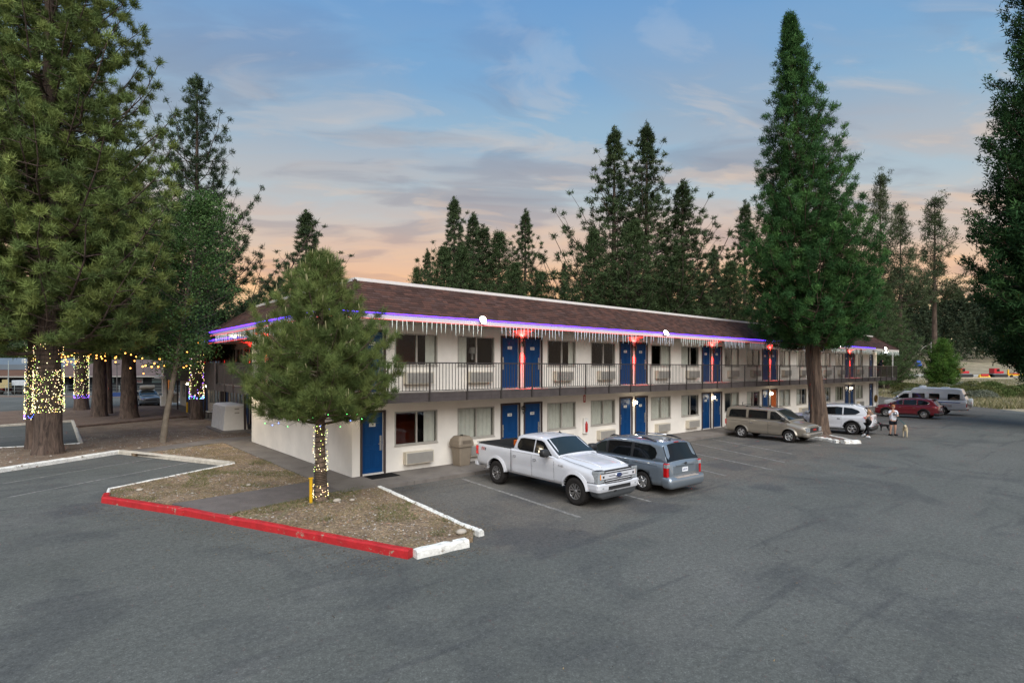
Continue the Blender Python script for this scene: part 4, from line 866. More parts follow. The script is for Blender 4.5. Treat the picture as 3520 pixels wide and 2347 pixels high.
def wheelmesh(kind, R, W):
    if kind in WHEELS: return WHEELS[kind]
    t = MB(); r0 = R * (.60 if kind != 'truck' else .58); prof = [(r0, -W * .42), (R * .80, -W * .5), (R * .95, -W * .46), (R, -W * .34), (R, W * .34), (R * .95, W * .46), (R * .80, W * .5), (r0, W * .42)]
    t.lathe(prof, 28, 0, None, 'y')
    if kind in ('truck', 'mini'):
        for i in range(28):
            a = 2 * PI * i / 28
            for s in (-1, 1): t.box(-.022, .022, s * W * .18 - .045, s * W * .18 + .045, R - .004, R + .009, 0, Ry(a + (.05 if s > 0 else 0)))
    tm = t.build('x', TYRE); tmd = tm.data; bpy.data.objects.remove(tm)
    r = MB(); y0 = W * .40
    r.lathe([(r0 * 1.03, y0 - .015), (r0 * 1.03, y0 + .006), (r0 * .965, y0 + .008), (r0 * .92, y0 - .03), (r0 * .90, -W * .3), (.02, -W * .28)], 28, 0, None, 'y', mis=[0, 0, 0, 1, 1])
    ns, wd, dbl = {'truck': (6, .052, 1), 'mini': (6, .085, 0), 'tan': (5, .085, 0), 'suv': (10, .034, 0), 'red': (5, .045, 1), 'rv': (8, .06, 0), 'wagon': (5, .08, 0)}[kind]
    for i in range(ns):
        a = 2 * PI * i / ns
        for s in ((-1, 1) if dbl else (0,)):
            o_ = s * wd * .75; w2 = wd * (.5 if dbl else .55); z0_, z1_ = .05, r0 * .99; tw = .25 if kind == 'suv' and i % 2 else 0
            vs = [(o_ - w2, y0 - .045, z0_), (o_ + w2, y0 - .045, z0_), (o_ * 1.5 + w2 * (.8 if dbl else 1.2), y0 - .03, z1_), (o_ * 1.5 - w2 * (.8 if dbl else 1.2), y0 - .03, z1_), (o_ - w2 * .8, y0 - .012, z0_), (o_ + w2 * .8, y0 - .012, z0_), (o_ * 1.5 + w2 * .8, y0 + .002, z1_), (o_ * 1.5 - w2 * .8, y0 + .002, z1_)]
            r.add(vs, [(3, 2, 1, 0), (4, 5, 6, 7), (0, 1, 5, 4), (1, 2, 6, 5), (2, 3, 7, 6), (3, 0, 4, 7)], 0, Ry(a + tw))
    r.lathe([(.001, y0 + .004), (.045, y0 + .002), (.062, y0 - .012), (.075, y0 - .05)], 14, 0, None, 'y')
    mt = RIMG if kind == 'truck' else (CHROME if kind == 'rv' else RIMS)
    rm = r.build('x', [mt, BLK]); rmd = rm.data; bpy.data.objects.remove(rm)
    WHEELS[kind] = (tmd, rmd); return WHEELS[kind]
class Car:
    def __init__(s, name, label, cat, pos, head, bk, gk, k, pm, wheels, R, W, kind, wellr=None, track=None, glass_top=None, gz=None, two=None, grp=None, scale=1.0):
        s.root = thing(name, label, cat, (pos[0], pos[1], 0), head); s.root.scale = (scale,) * 3; s.bk, s.gk, s.k, s.pm = bk, gk, k, pm; s.R = R
        vs, fs, _ = loft(lambda x: bsec(bk, x), xsamp(bk)); body = MB().add(vs, fs, 0, None, True).build('body', [pm, WELL])
        s.wmax = max(q[1] for q in bk); s.track = track or s.wmax - W / 2 - .02; cut = []
        for x in wheels:
            q_ = wellr or R * 1.17; c2 = MB().prism([(x + q_ * math.cos(2 * PI * i / 36), -(R + .015 + q_ * math.sin(2 * PI * i / 36))) for i in range(36)], -3, 3, 0, Rx(-PI / 2)).build('c', WELL); cut.append(c2)
        s.cut = cut; s.body = body; s.wheels = wheels; s.W = W; s.kind = kind; s.wellr = wellr or R * 1.17
        if gk:
            vs, fs, s.rings = loft(lambda x: gsec(gk, x, k), xsamp(gk, .1)); s.gx = xsamp(gk, .1)
            MB().add(vs, fs, 0, None, True).build('cabin', [pm], s.root)
    def finish(s):
        # keep a floor and inner wells: cut only the outer part of the body
        boolcut(s.body, s.cut); s.body.parent = s.root
        f = MB(); xs = [q[0] for q in s.bk]; zb = min(q[2] for q in s.bk)
        for x in s.wheels: f.box(x - s.wellr - .02, x + s.wellr + .02, -s.wmax + s.W + .22, s.wmax - s.W - .22, zb + .02, s.R * 2 + .2)
        f.build('chassis', WELL, s.root)
        tm, rm = wheelmesh(s.kind, s.R, s.W)
        for x in s.wheels:
            for sd in (-1, 1):
                w = inst(tm, 'wheel', s.root, (x, sd * s.track, s.R), (0, rnd.uniform(0, 6), 0 if sd > 0 else 0)); 
                if sd < 0: w.rotation_euler = (0, rnd.uniform(0, 1), PI)
                inst(rm, 'rim', w)
    def side(s, x, z_):
        q = bsec(s.bk, x); pts = sorted([(b, a) for a, b in q[1:9]])
        return keys(pts, z_)[0]
    def gside(s, x, z_): zt, wb, zb = keys(s.gk, x); return wb - s.k * (z_ - zb)
    def seam(s, pts, both=True, r=.0055):
        b = MB()
        for sd in ((-1, 1) if both else (both,)):
            P = []
            for (x0, z0), (x1, z1) in zip(pts[:-1], pts[1:]):
                for i in range(6): t = i / 6; x, z_ = lerp(x0, x1, t), lerp(z0, z1, t); P.append((x, sd * (s.side(x, z_) + .001), z_))
            x, z_ = pts[-1]; P.append((x, sd * (s.side(x, z_) + .001), z_)); b.tube(P, r, 4, 0)
        return b
    def doors(s, spans, z0, z1, hand=None, hmat=None, hz=None, seamr=.006):
        """each span (xa, xb): door skin standing a little proud, dark gap round it, handle"""
        for n, (xa, xb) in enumerate(spans):
            for sd in (-1, 1):
                vs = []; nx_, nz_ = 8, 7
                for i in range(nx_ + 1):
                    for j in range(nz_ + 1):
                        x = lerp(xa + .012, xb - .012, i / nx_); z_ = lerp(z0 + .01, z1 - .004, j / nz_)
                        # clear the wheel wells
                        for wx in s.wheels:
                            dz = z_ - s.R - .015; rr = s.wellr + .05
                            if abs(dz) < rr:
                                hx = math.sqrt(rr * rr - dz * dz)
                                if wx < (xa + xb) / 2 and x < wx + hx: x = wx + hx
                                if wx > (xa + xb) / 2 and x > wx - hx: x = wx - hx
                        vs.append((x, sd * (s.side(x, z_) + .007), z_))
                m_ = nz_ + 1; fs = [(i * m_ + j, (i + 1) * m_ + j, (i + 1) * m_ + j + 1, i * m_ + j + 1) for i in range(nx_) for j in range(nz_)]
                if sd > 0: fs = [f[::-1] for f in fs]
                d = MB().add(vs, fs, 0, None, True)
                edge = [vs[i * m_] for i in range(nx_ + 1)] + [vs[nx_ * m_ + j] for j in range(1, m_)] + [vs[i * m_ + nz_] for i in range(nx_ - 1, -1, -1)] + [vs[j] for j in range(nz_ - 1, -1, -1)]
                d.tube([(p[0], p[1] - sd * .005, p[2]) for p in edge], seamr, 4, 1)
                o = d.build('door', [s.pm, SEAM], s.root)
                h_ = hz or z1 - .12; hx = xa + .13 if hand != 'f' else xb - .13; y = s.side(hx, h_) + .008
                hb = MB().box(hx - .085, hx + .085, sd * y - .004, sd * y + .004, h_ - .028, h_ + .028, 1) ; hb.box(hx - .08, hx + .08, min(sd * (y + .012), sd * (y + .035)), max(sd * (y + .012), sd * (y + .035)), h_ - .012, h_ + .014, 0)
                hb.build('handle', [hmat or s.pm, BLK if not hmat else s.pm], o)
    def window(s, pts, name='side_window', mat=None, rim=None, off=.010):
        for sd in (-1, 1):
            b = MB(); vs = [(x, sd * (s.gside(x, z_) + off), z_) for x, z_ in pts]; cx = sum(p[0] for p in pts) / len(pts); cz = sum(p[1] for p in pts) / len(pts); n = len(pts)
            vs2 = [(cx, sd * (s.gside(cx, cz) + off), cz)] + vs; fs = [(0, 1 + i, 1 + (i + 1) % n) for i in range(n)]
            ar = sum(pts[i][0] * pts[(i + 1) % n][1] - pts[(i + 1) % n][0] * pts[i][1] for i in range(n))
            if (ar > 0) == (sd > 0): fs = [f[::-1] for f in fs]
            b.add(vs2, fs, 0)
            if rim: b.tube([(v[0], v[1] - sd * .004, v[2]) for v in vs + [vs[0]]], .009, 4, 1)
            b.build(name, [mat or CGLASS, rim or BLK], s.root)
    def screen(s, x0, x1, name, mat, j0=5, off=.009, rim=True):
        """glass laid on the cabin top between stations x0..x1 (base to top)"""
        xs = [x for x in s.gx if min(x0, x1) - 1e-4 <= x <= max(x0, x1) + 1e-4]; vs = []; n = 10
        for x in xs:
            q = gsec(s.gk, x, s.k); y1, z1 = q[j0]; zt = q[-1][1]
            for i in range(n + 1):
                t = -1 + 2 * i / n; vs.append(Vector((x, t * y1, lerp(zt, z1, abs(t) ** 2.2))))
        m_ = n + 1; dx = xs[-1] - xs[0]; dz = keys(s.gk, xs[-1])[0] - keys(s.gk, xs[0])[0]; nn = Vector((-dz, 0, dx)).normalized(); nn = nn if nn.z > 0 else -nn
        vs = [v + nn * off for v in vs]; fs = [(i * m_ + j, (i + 1) * m_ + j, (i + 1) * m_ + j + 1, i * m_ + j + 1) for i in range(len(xs) - 1) for j in range(n)]
        b = MB().add(vs, fs, 0, None, True)
        ed = vs[:m_] + [vs[i * m_ + n] for i in range(1, len(xs))] + vs[(len(xs) - 1) * m_:-1][::-1] + [vs[i * m_] for i in range(len(xs) - 2, -1, -1)]
        b.tube([v - nn * .008 for v in ed], .011, 4, 1); return b.build(name, [mat, BLK], s.root)
    def arch(s, w, mat, r0=None, proud=.02, name='wheel_arch'):
        for x in s.wheels:
            for sd in (-1, 1):
                b = MB(); n = 22; P = []
                for i in range(n + 1):
                    a = PI * (.05 + .90 * i / n); r = r0 or s.wellr; cx, cz = x + r * math.cos(a), s.R + .015 + r * math.sin(a); ox, oz = x + (r + w) * math.cos(a), s.R + .015 + (r + w) * math.sin(a)
                    y = s.side(ox, min(oz, 1.2)) ; P += [(cx, sd * (s.wmax - .09), cz), (cx, sd * (s.wmax + proud), cz), (ox, sd * (y + proud * .6), oz), (ox, sd * (y - .03), oz)]
                b.add(P, [(i * 4 + k, i * 4 + (k + 1) % 4, i * 4 + 4 + (k + 1) % 4, i * 4 + 4 + k) for i in range(n) for k in range(4)], 0, None, False).build(name, mat, s.root)
    def mirror(s, x, z_, mat, sc_=1.0):
        for sd in (-1, 1):
            y = s.gside(x, z_) if s.gk else .9
            b = MB(); v, f = sqloft([(.07 * sc_, .09 * sc_, -.085 * sc_, .04), (.085 * sc_, .12 * sc_, 0, .05), (.07 * sc_, .10 * sc_, .085 * sc_, .04)], 4)
            b.add(v, f, 0, T(x, sd * (y + .20 * sc_), z_ + .05), True); b.box(x - .03, x + .03, min(sd * (y - .02), sd * (y + .12)), max(sd * (y - .02), sd * (y + .12)), z_ - .03, z_ + .01, 0); b.build('mirror', mat, s.root)
    def plate(s, x, z_, txt, facing=-1, w=.31):
        b = MB().box(x - .006, x + .006, -w / 2, w / 2, z_ - .075, z_ + .075, 0)
        m4 = T(x + facing * .0065, 0, z_ - .005) @ Matrix(((0, 0, facing, 0), (facing, 0, 0, 0), (0, 1, 0, 0), (0, 0, 0, 1))) @ Matrix.Diagonal((.068, .09, .05, 1)); b.txt(txt, m4, 1); b.build('licence_plate', [PLATE, PLATEB], s.root)
def sidetext(car, string, x, z_, size, mats, sd=-1, shear=0.0, proud=.012, name='badge', mis=None):
    m4 = T(x, sd * (car.side(x, z_) + proud), z_) @ Matrix(((-sd, 0, 0, 0), (0, 0, sd, 0), (0, 1, 0, 0), (0, 0, 0, 1))) @ Matrix.Diagonal((size, size, .12, 1))
    v, f = text(string, shear); b = MB(); b.add(v, f, 0, m4)
    if mis:
        xs = [p[0] for p in v]; a, c = min(xs), max(xs)
        for i, fc in enumerate(f): cx = sum(v[q][0] for q in fc) / len(fc); b.m[i] = 0 if (cx - a) / (c - a) < mis else 1
    return b.build(name, mats, car.root)
# ---------------------------------------------------------------- white pickup
WP = paint('white_paint', (.56, .57, .60))
bk = [(3.02, .80, .50, .90, 1.05), (2.98, .90, .48, 1.00, 1.16), (2.80, .955, .48, 1.06, 1.25), (2.4, .975, .5, 1.12, 1.31), (1.8, .985, .5, 1.20, 1.36), (1.30, .985, .5, 1.30, 1.40), (1.0, .985, .5, 1.37, 1.41), (-.95, .985, .5, 1.38, 1.41), (-1.02, .985, .5, 1.38, 1.42), (-2.9, .98, .56, 1.38, 1.42), (-3.06, .97, .60, 1.37, 1.41), (-3.10, .93, .62, 1.34, 1.38)]
gk = [(1.36, 1.40, .90, 1.36), (1.30, 1.43, .90, 1.36), (.62, 1.87, .91, 1.36), (.40, 1.91, .91, 1.36), (-.1, 1.93, .91, 1.36), (-.65, 1.90, .91, 1.36), (-.82, 1.86, .90, 1.36), (-.97, 1.42, .89, 1.36)]
tp = Car('pickup_truck', 'white crew-cab pickup truck with an open bed backed up to the walkway', 'pickup truck', (4.127, -4.983), math.radians(-91.1), bk, gk, .26, WP, (2.12, -1.86), .425, .29, 'truck', wellr=.52, track=.84, scale=.866)
# open bed
cb_ = MB().box(-2.98, -1.05, -.83, .83, .86, 1.8).build('c', WELL); tp.cut.append(cb_); tp.finish()
MB().box(-2.97, -1.06, -.82, .82, .861, .875).box(-2.975, -2.96, -.825, .825, .875, 1.415).box(-1.07, -1.055, -.825, .825, .875, 1.415).box(-2.96, -1.07, .812, .827, .875, 1.415).box(-2.96, -1.07, -.827, -.812, .875, 1.415).build('bed_liner', BLK, tp.root)
MB().box(-3.08, -1.04, .815, .955, 1.418, 1.432).box(-3.08, -1.04, -.955, -.815, 1.418, 1.432).box(-3.09, -2.97, -.8149, .8149, 1.405, 1.428).box(-1.055, -1.04, -.8149, .8149, 1.41, 1.43).build('bed_rail_cap', BLK, tp.root)
tp.doors([(.12, 1.20), (-.93, .10)], .60, 1.33, hz=1.17)
tp.window([(1.02, 1.40), (.94, 1.46), (.56, 1.77), (.42, 1.81), (.17, 1.82), (.17, 1.40), (.55, 1.40), (.66, 1.36), (.98, 1.355)], rim=BLK); tp.window([(.10, 1.40), (.10, 1.82), (-.50, 1.815), (-.66, 1.78), (-.76, 1.58), (-.74, 1.47), (-.62, 1.41)], rim=BLK)
tp.screen(1.30, .62, 'windscreen', CGLASS2); tp.screen(-.82, -.97, 'rear_window', CGLASS); tp.arch(.10, WP, proud=.035)
tp.mirror(.93, 1.44, BLK, 1.35)
b = MB()  # roof ribs and hood creases
for y in (-.5, -.25, 0, .25, .5): b.tube([(x_, y, keys(gk, x_)[0] + .026 - .05 * y * y) for x_ in (-.60, -.5, -.2, .1, .3, .4)], [.004, .016, .016, .016, .016, .004], 6)
b.build('roof_rib', WP, tp.root)
hb = MB()
for sd in (-1, 1): hb.tube([(1.25, sd * .62, 1.402), (1.8, sd * .60, 1.366), (2.4, sd * .57, 1.316), (2.86, sd * .55, 1.235)], [.03, .035, .035, .02], 8)
hb.build('hood_ridge', WP, tp.root)
hs = MB()
for sd in (-1, 1): hs.tube([(1.32, sd * .86, 1.385), (1.9, sd * .885, 1.30), (2.4, sd * .88, 1.245), (2.74, sd * .86, 1.19), (2.84, sd * .80, 1.15)], .006, 4)
hs.build('hood_seam', SEAM, tp.root)
MB().box(-.02, .10, .40, .46, 1.945, 1.97, 0).add([(.10, .43, 1.965), (.0, .415, 1.965), (.0, .445, 1.965), (.01, .43, 2.03)], [(0, 1, 3), (0, 3, 2), (1, 2, 3)]).build('antenna_fin', BLK, tp.root)
MB().tube([(1.18, -.82, 1.38), (1.18, -.82, 1.95)], .004, 4).build('antenna', BLK, tp.root)
MB().box(1.24, 1.36, -.80, .80, 1.385, 1.412).build('cowl', BLK, tp.root)
wp_ = MB(); wp_.tube([(1.28, -.45, 1.45), (1.10, .05, 1.565)], .009, 4).tube([(1.28, .25, 1.45), (1.10, .75, 1.55)], .009, 4); wp_.build('wiper', BLK, tp.root)
# front: grille, lamps, bumper
g_ = MB().box(2.97, 3.045, -.66, .66, .80, 1.16, 0); g_.build('grille', BLK, tp.root, bevel=.01)
def gbar(z0, z1, hw, x=3.05): return MB().box(x - .02, x + .012, -hw, hw, z0, z1).build('grille_bar', WP, tp.root, bevel=.006)
gbar(1.095, 1.118, .60); gbar(.845, .868, .60)
gm = MB(); gm.box(3.03, 3.066, -.80, .80, .905, 1.06, 0); gm.box(3.0665, 3.069, -.46, -.16, .972, .992, 1).box(3.0665, 3.069, .16, .46, .972, .992, 1).box(3.0665, 3.069, -.74, -.66, .945, 1.01, 1).box(3.0665, 3.069, .66, .74, .945, 1.01, 1); gm.build('grille_bar', [WP, BLK], tp.root, bevel=.004)
em = MB(); em.lathe([(.001, .0), (.145, .0), (.15, -.008), (.15, -.02)], 24, 0, T(3.085, 0, .983) @ Matrix.Diagonal((1, 1, .42, 1)), 'x'); em.lathe([(.001, .0), (.128, .0)], 24, 1, T(3.087, 0, .983) @ Matrix.Diagonal((1, 1, .40, 1)), 'x')
em.txt('Ford', T(3.088, 0, .983) @ Matrix(((0, 0, 1, 0), (1, 0, 0, 0), (0, 1, 0, 0), (0, 0, 0, 1))) @ Matrix.Diagonal((.095, .075, .04, 1)), 0, .3); em.build('badge', [CHROME, M('emblem_blue', (.01, .025, .12), .3)], tp.root)
for sd in (-1, 1):
    lp = MB(); 
    def lb(x0, x1, ya, yb, z0, z1, mi): lp.box(x0, x1, min(sd * ya, sd * yb), max(sd * ya, sd * yb), z0, z1, mi)
    lb(2.84, 3.03, .62, .90, .79, 1.17, 2); lb(2.80, 3.05, .64, .925, 1.085, 1.16, 0); lb(2.80, 3.042, .80, .925, .80, 1.084, 0); lb(2.86, 3.05, .64, .829, .81, .885, 0); lb(2.95, 3.052, .80, .829, .905, 1.06, 1)
    lp.build('headlight', [LENS, AMBER, BLK], tp.root, bevel=.004)
    fg = MB().box(3.07, 3.105, sd * .72 - .12, sd * .72 + .12, .60, .70, 0).box(3.10, 3.112, sd * .76 - .045, sd * .76 + .045, .63, .675, 1); fg.build('fog_light', [BLK, LENS], tp.root, bevel=.006)
v, f = sqloft([(.20, .90, .50, .08), (.24, .96, .54, .1), (.26, .98, .62, .1), (.26, .98, .74, .1), (.22, .96, .785, .08)], 4); MB().add(v, f, 0, T(2.85, 0, 0)).build('bumper', WP, tp.root)
MB().box(3.06, 3.116, -.52, .52, .575, .69).build('intake', BLK, tp.root, bevel=.01); MB().tube([(2.55, -.965, .79), (2.95, -.93, .79), (3.09, -.6, .785), (3.105, 0, .78), (3.09, .6, .785), (2.95, .93, .79), (2.55, .965, .79)], .012, 4).build('bumper_gap', SEAM, tp.root)
v, f = sqloft([(.14, .72, .30, .08), (.18, .86, .38, .08), (.20, .92, .51, .08)], 4); MB().add(v, f, 0, T(2.86, 0, 0)).build('valance', M('grey_plastic', (.06, .065, .07), .6), tp.root)
MB().box(3.03, 3.09, -.2, -.12, .49, .53).build('tow_hook', BLK, tp.root)
# rear and sides
for sd in (-1, 1):
    tl = MB(); y = .955
    for (z0, z1, w0) in ((.97, 1.30, 0),): tl.box(-3.105, -2.96, min(sd * .86, sd * .985), max(sd * .86, sd * .985), z0, z1, 0)
    tl.box(-3.108, -2.985, min(sd * .90, sd * .99), max(sd * .90, sd * .99), 1.16, 1.27, 1); tl.box(-3.108, -3.0, min(sd * .90, sd * .99), max(sd * .90, sd * .99), 1.0, 1.1, 1); tl.build('tail_light', [TAIL, M('tail_lens_bright', (.8, .03, .03), .2)], tp.root, bevel=.01)
v, f = sqloft([(.09, .93, .52, .05), (.10, .96, .56, .05), (.10, .96, .70, .05)], 4); MB().add(v, f, 0, T(-3.14, 0, 0)).build('rear_bumper', WP, tp.root)
MB().tube([(-2.4, -.86, .50), (-2.62, -.93, .50)], .045, 12).build('exhaust_pipe', CHROME, tp.root); MB().tube([(-.985, -.99, .62), (-.985, -.992, 1.38)], .012, 4).tube([(-.985, .99, .62), (-.985, .992, 1.38)], .012, 4).build('cab_gap', SEAM, tp.root)
sidetext(tp, 'FX4', -2.62, 1.22, .17, [M('decal_red', (.45, .03, .02), .5), M('decal_dark', (.05, .05, .05), .5)], -1, .3, mis=.66, name='decal'); sidetext(tp, 'FX4', -2.62, 1.22, .17, [MATS['decal_red'], MATS['decal_dark']], 1, .3, mis=.66, name='decal')
sidetext(tp, 'F-150', 1.52, 1.14, .095, CHROME, -1); sidetext(tp, 'F-150', 1.52, 1.14, .095, CHROME, 1)
for sd in (-1, 1):
    st_ = MB(); st_.box(-.35, .9, sd * .3 - .01, sd * .3 + .01, 1.0, 1.01, 0)
b = MB().box(-.26, .26, -.22, .22, .0, .36, 0).box(-.275, .275, -.235, .235, .30, .42, 0).box(-.05, .05, -.245, -.235, .26, .33, 1)
o = b.build('cooler_box', [M('orange_plastic', '#C25A14', .5, var=.08), BLK], loc=(4.20, -3.70, .765), bevel=.015); o.rotation_euler = (0, 0, 0); o.scale = (.95, .9, 1.42); tag(o, 'orange cooler box in the bed of the white pickup', 'cooler box')
stk_ = MB(); s_m = T(1.18, -.62, 1.455) @ Ry(math.radians(-57)) 
MB().box(-.015, .015, -.14, .14, -.003, .003, 0, s_m).build('windscreen_sticker', M('sticker', '#B9C98A', .5), tp.root)
# ---------------------------------------------------------------- silver-blue minivan
SV = paint('silver_blue_paint', (.235, .275, .315), .55, .30)
bk = [(2.52, .62, .34, .62, .72), (2.46, .80, .24, .72, .84), (2.2, .92, .22, .84, .98), (1.6, .975, .22, .96, 1.10), (1.2, .985, .22, 1.03, 1.14), (.2, .99, .22, 1.06, 1.14), (-1.6, .99, .24, 1.08, 1.14), (-2.2, .975, .28, 1.08, 1.13), (-2.44, .93, .32, 1.05, 1.12), (-2.50, .86, .36, 1.02, 1.10)]
gk = [(1.50, 1.12, .90, 1.09), (1.42, 1.16, .90, 1.09), (.45, 1.64, .91, 1.09), (.1, 1.72, .915, 1.09), (-.6, 1.755, .92, 1.09), (-1.7, 1.74, .91, 1.09), (-2.05, 1.70, .90, 1.09), (-2.18, 1.66, .885, 1.09), (-2.44, 1.12, .86, 1.09), (-2.46, 1.10, .86, 1.09)]
mv = Car('minivan', 'silver-blue minivan parked nose-in to the right of the white pickup', 'minivan', (6.957, -5.762), math.radians(86.2), bk, gk, .22, SV, (1.58, -1.44), .335, .225, 'mini', wellr=.405, scale=.859)
mv.finish(); mv.doors([(.30, 1.22), (-.86, .27)], .30, 1.02, hz=.93); mv.seam([(-1.0, .98), (-2.1, .96)]).build('sliding_door_rail', SEAM, mv.root)
mv.window([(1.20, 1.15), (.62, 1.50), (.42, 1.55), (.34, 1.55), (.34, 1.15)], rim=BLK, mat=CGLASS2); mv.window([(.22, 1.15), (.22, 1.59), (-.10, 1.62), (-.86, 1.64), (-.86, 1.15)], rim=BLK); mv.window([(-.98, 1.15), (-.98, 1.64), (-1.66, 1.62), (-1.90, 1.54), (-2.0, 1.38), (-1.95, 1.22), (-1.82, 1.15)], rim=BLK)
mv.window([(.34, 1.14), (.34, 1.56), (.22, 1.60), (.22, 1.14)], 'pillar', BLK, off=.006); mv.window([(-.86, 1.14), (-.86, 1.65), (-.98, 1.65), (-.98, 1.14)], 'pillar', BLK, off=.006)
mv.screen(1.42, .45, 'windscreen', CGLASS2); mv.screen(-2.18, -2.44, 'rear_window', CGLASS, j0=4); mv.mirror(1.12, 1.16, SV)
for sd in (-1, 1):
    r = MB(); y = .69; r.tube([(.15, sd * y, 1.79), (-1.35, sd * y, 1.835)], .018, 8, 0); r.tube([(.32, sd * y, 1.73), (.12, sd * y, 1.80), (-.05, sd * y, 1.80)], [.012, .035, .022], 8, 1); r.tube([(-1.22, sd * y, 1.83), (-1.42, sd * y, 1.83), (-1.85, sd * y, 1.755)], [.022, .038, .02], 8, 1); r.build('roof_rail', [CHROME, BLK], mv.root)
    tl = MB(); tl.box(-2.50, -2.34, min(sd * .80, sd * .955), max(sd * .80, sd * .955), .63, 1.09, 0); tl.box(-2.506, -2.36, min(sd * .80, sd * .957), max(sd * .80, sd * .957), .93, 1.06, 1); tl.build('tail_light', [TAIL, LENS], mv.root, bevel=.015)
v, f = sqloft([(.16, .88, .24, .1), (.20, .96, .32, .12), (.22, .975, .44, .12), (.22, .975, .58, .12), (.15, .95, .62, .1)], 5); MB().add(v, f, 0, T(-2.44, 0, 0), True).build('rear_bumper', SV, mv.root)
MB().box(-2.655, -2.5, -.60, .60, .585, .622).build('bumper_step', M('worn_bumper_top', (.33, .29, .26), .8, var=.25, vs=12), mv.root, bevel=.01)
MB().box(-2.515, -2.49, -.62, .62, .70, .98).build('tailgate_panel', SV, mv.root, bevel=.02); tp_ = MB().box(-2.545, -2.50, -.50, .50, .97, 1.01).build('tailgate_garnish', SV, mv.root, bevel=.008)
mv.plate(-2.525, .83, '6JRV174'); em = MB(); em.lathe([(.001, -.004), (.075, -.004), (.078, .01)], 20, 0, T(-2.555, 0, 1.045) @ Matrix.Diagonal((1, 1, .52, 1)), 'x')
em.txt('KIA', T(-2.560, 0, 1.045) @ Matrix(((0, 0, -1, 0), (-1, 0, 0, 0), (0, 1, 0, 0), (0, 0, 0, 1))) @ Matrix.Diagonal((.06, .05, .04, 1)), 1); em.build('badge', [BLK, CHROME], mv.root)
MB().box(-2.16, -2.13, -.12, .12, 1.715, 1.74).build('brake_light', TAIL, mv.root); aa = MB(); aa.box(-1.92, -1.80, -.03, .03, 1.765, 1.785).tube([(-1.88, 0, 1.78), (-1.98, 0, 1.93)], .006, 4); aa.build('antenna', BLK, mv.root); MB().tube([(-2.43, -.05, 1.15), (-2.36, .40, 1.24)], .010, 4).build('wiper', BLK, mv.root)
for sd in (-1, 1): MB().box(2.22, 2.44, min(sd * .62, sd * .90), max(sd * .62, sd * .90), .68, .82).build('headlight', LENS, mv.root, bevel=.02)
# ---------------------------------------------------------------- tan van by the sequoia
TN = paint('tan_metallic_paint', (.30, .265, .215), .5, .34)
bk = [(2.36, .80, .42, .80, .92), (2.32, .88, .40, .84, .98), (2.1, .945, .36, .88, 1.04), (1.6, .965, .32, 1.00, 1.14), (1.22, .975, .32, 1.10, 1.22), (.6, .98, .32, 1.15, 1.22), (-2.2, .98, .34, 1.15, 1.22), (-2.38, .95, .36, 1.14, 1.21), (-2.42, .91, .38, 1.1, 1.18)]
gk = [(1.46, 1.20, .90, 1.16), (1.40, 1.24, .90, 1.16), (.66, 1.74, .91, 1.16), (.45, 1.80, .92, 1.16), (-.2, 1.84, .93, 1.16), (-2.0, 1.83, .93, 1.16), (-2.22, 1.80, .92, 1.16), (-2.36, 1.72, .91, 1.16), (-2.41, 1.20, .90, 1.16)]
av = Car('van', 'tan metallic van with purple-lit roof parked just left of the big sequoia trunk', 'van', (21.27, -3.98), math.radians(-92.0), bk, gk, .16, TN, (1.42, -1.40), .345, .23, 'tan', wellr=.42, scale=.883)
av.finish(); av.doors([(.26, 1.30), (-.86, .23)], .38, 1.12, hz=.96, hmat=CHROME); av.seam([(-.95, 1.02), (-2.15, 1.02)]).build('sliding_door_rail', SEAM, av.root); av.arch(.07, TN, proud=.03)
av.window([(1.24, 1.22), (.72, 1.62), (.60, 1.68), (.34, 1.68), (.34, 1.22)], rim=TN); av.window([(.16, 1.24), (.16, 1.69), (-.92, 1.70), (-.96, 1.66), (-.96, 1.27), (-.92, 1.23)], rim=BLK); av.window([(-1.12, 1.24), (-1.12, 1.70), (-2.02, 1.68), (-2.14, 1.62), (-2.20, 1.27), (-2.16, 1.23)], rim=BLK)
av.screen(1.40, .66, 'windscreen', CGLASS2); av.screen(-2.36, -2.41, 'rear_window', CGLASS, j0=4); av.mirror(1.18, 1.24, BLK, 1.2)
bp_ = M('bumper_tan', (.26, .235, .20), .45, .3); v, f = sqloft([(.12, .90, .36, .08), (.16, .96, .42, .1), (.18, .975, .56, .1), (.12, .95, .60, .08)], 4); MB().add(v, f, 0, T(2.30, 0, 0), True).build('bumper', bp_, av.root); MB().box(2.485, 2.50, -.7, .7, .50, .545).build('bumper_strip', CHROME, av.root); v, f = sqloft([(.12, .90, .38, .08), (.16, .96, .46, .1), (.12, .95, .60, .08)], 4); MB().add(v, f, 0, T(-2.40, 0, 0), True).build('rear_bumper', bp_, av.root)
MB().box(2.36, 2.405, -.50, .50, .64, .88, 0).box(2.40, 2.412, -.52, .52, .865, .895, 1).box(2.40, 2.412, -.52, .52, .625, .655, 1).build('grille', [BLK, CHROME], av.root)
gt = MB(); gt.txt('GMC', T(2.407, 0, .76) @ Matrix(((0, 0, 1, 0), (1, 0, 0, 0), (0, 1, 0, 0), (0, 0, 0, 1))) @ Matrix.Diagonal((.19, .15, .2, 1)), 0); gt.build('badge', M('badge_red', (.5, .03, .02), .4), av.root)
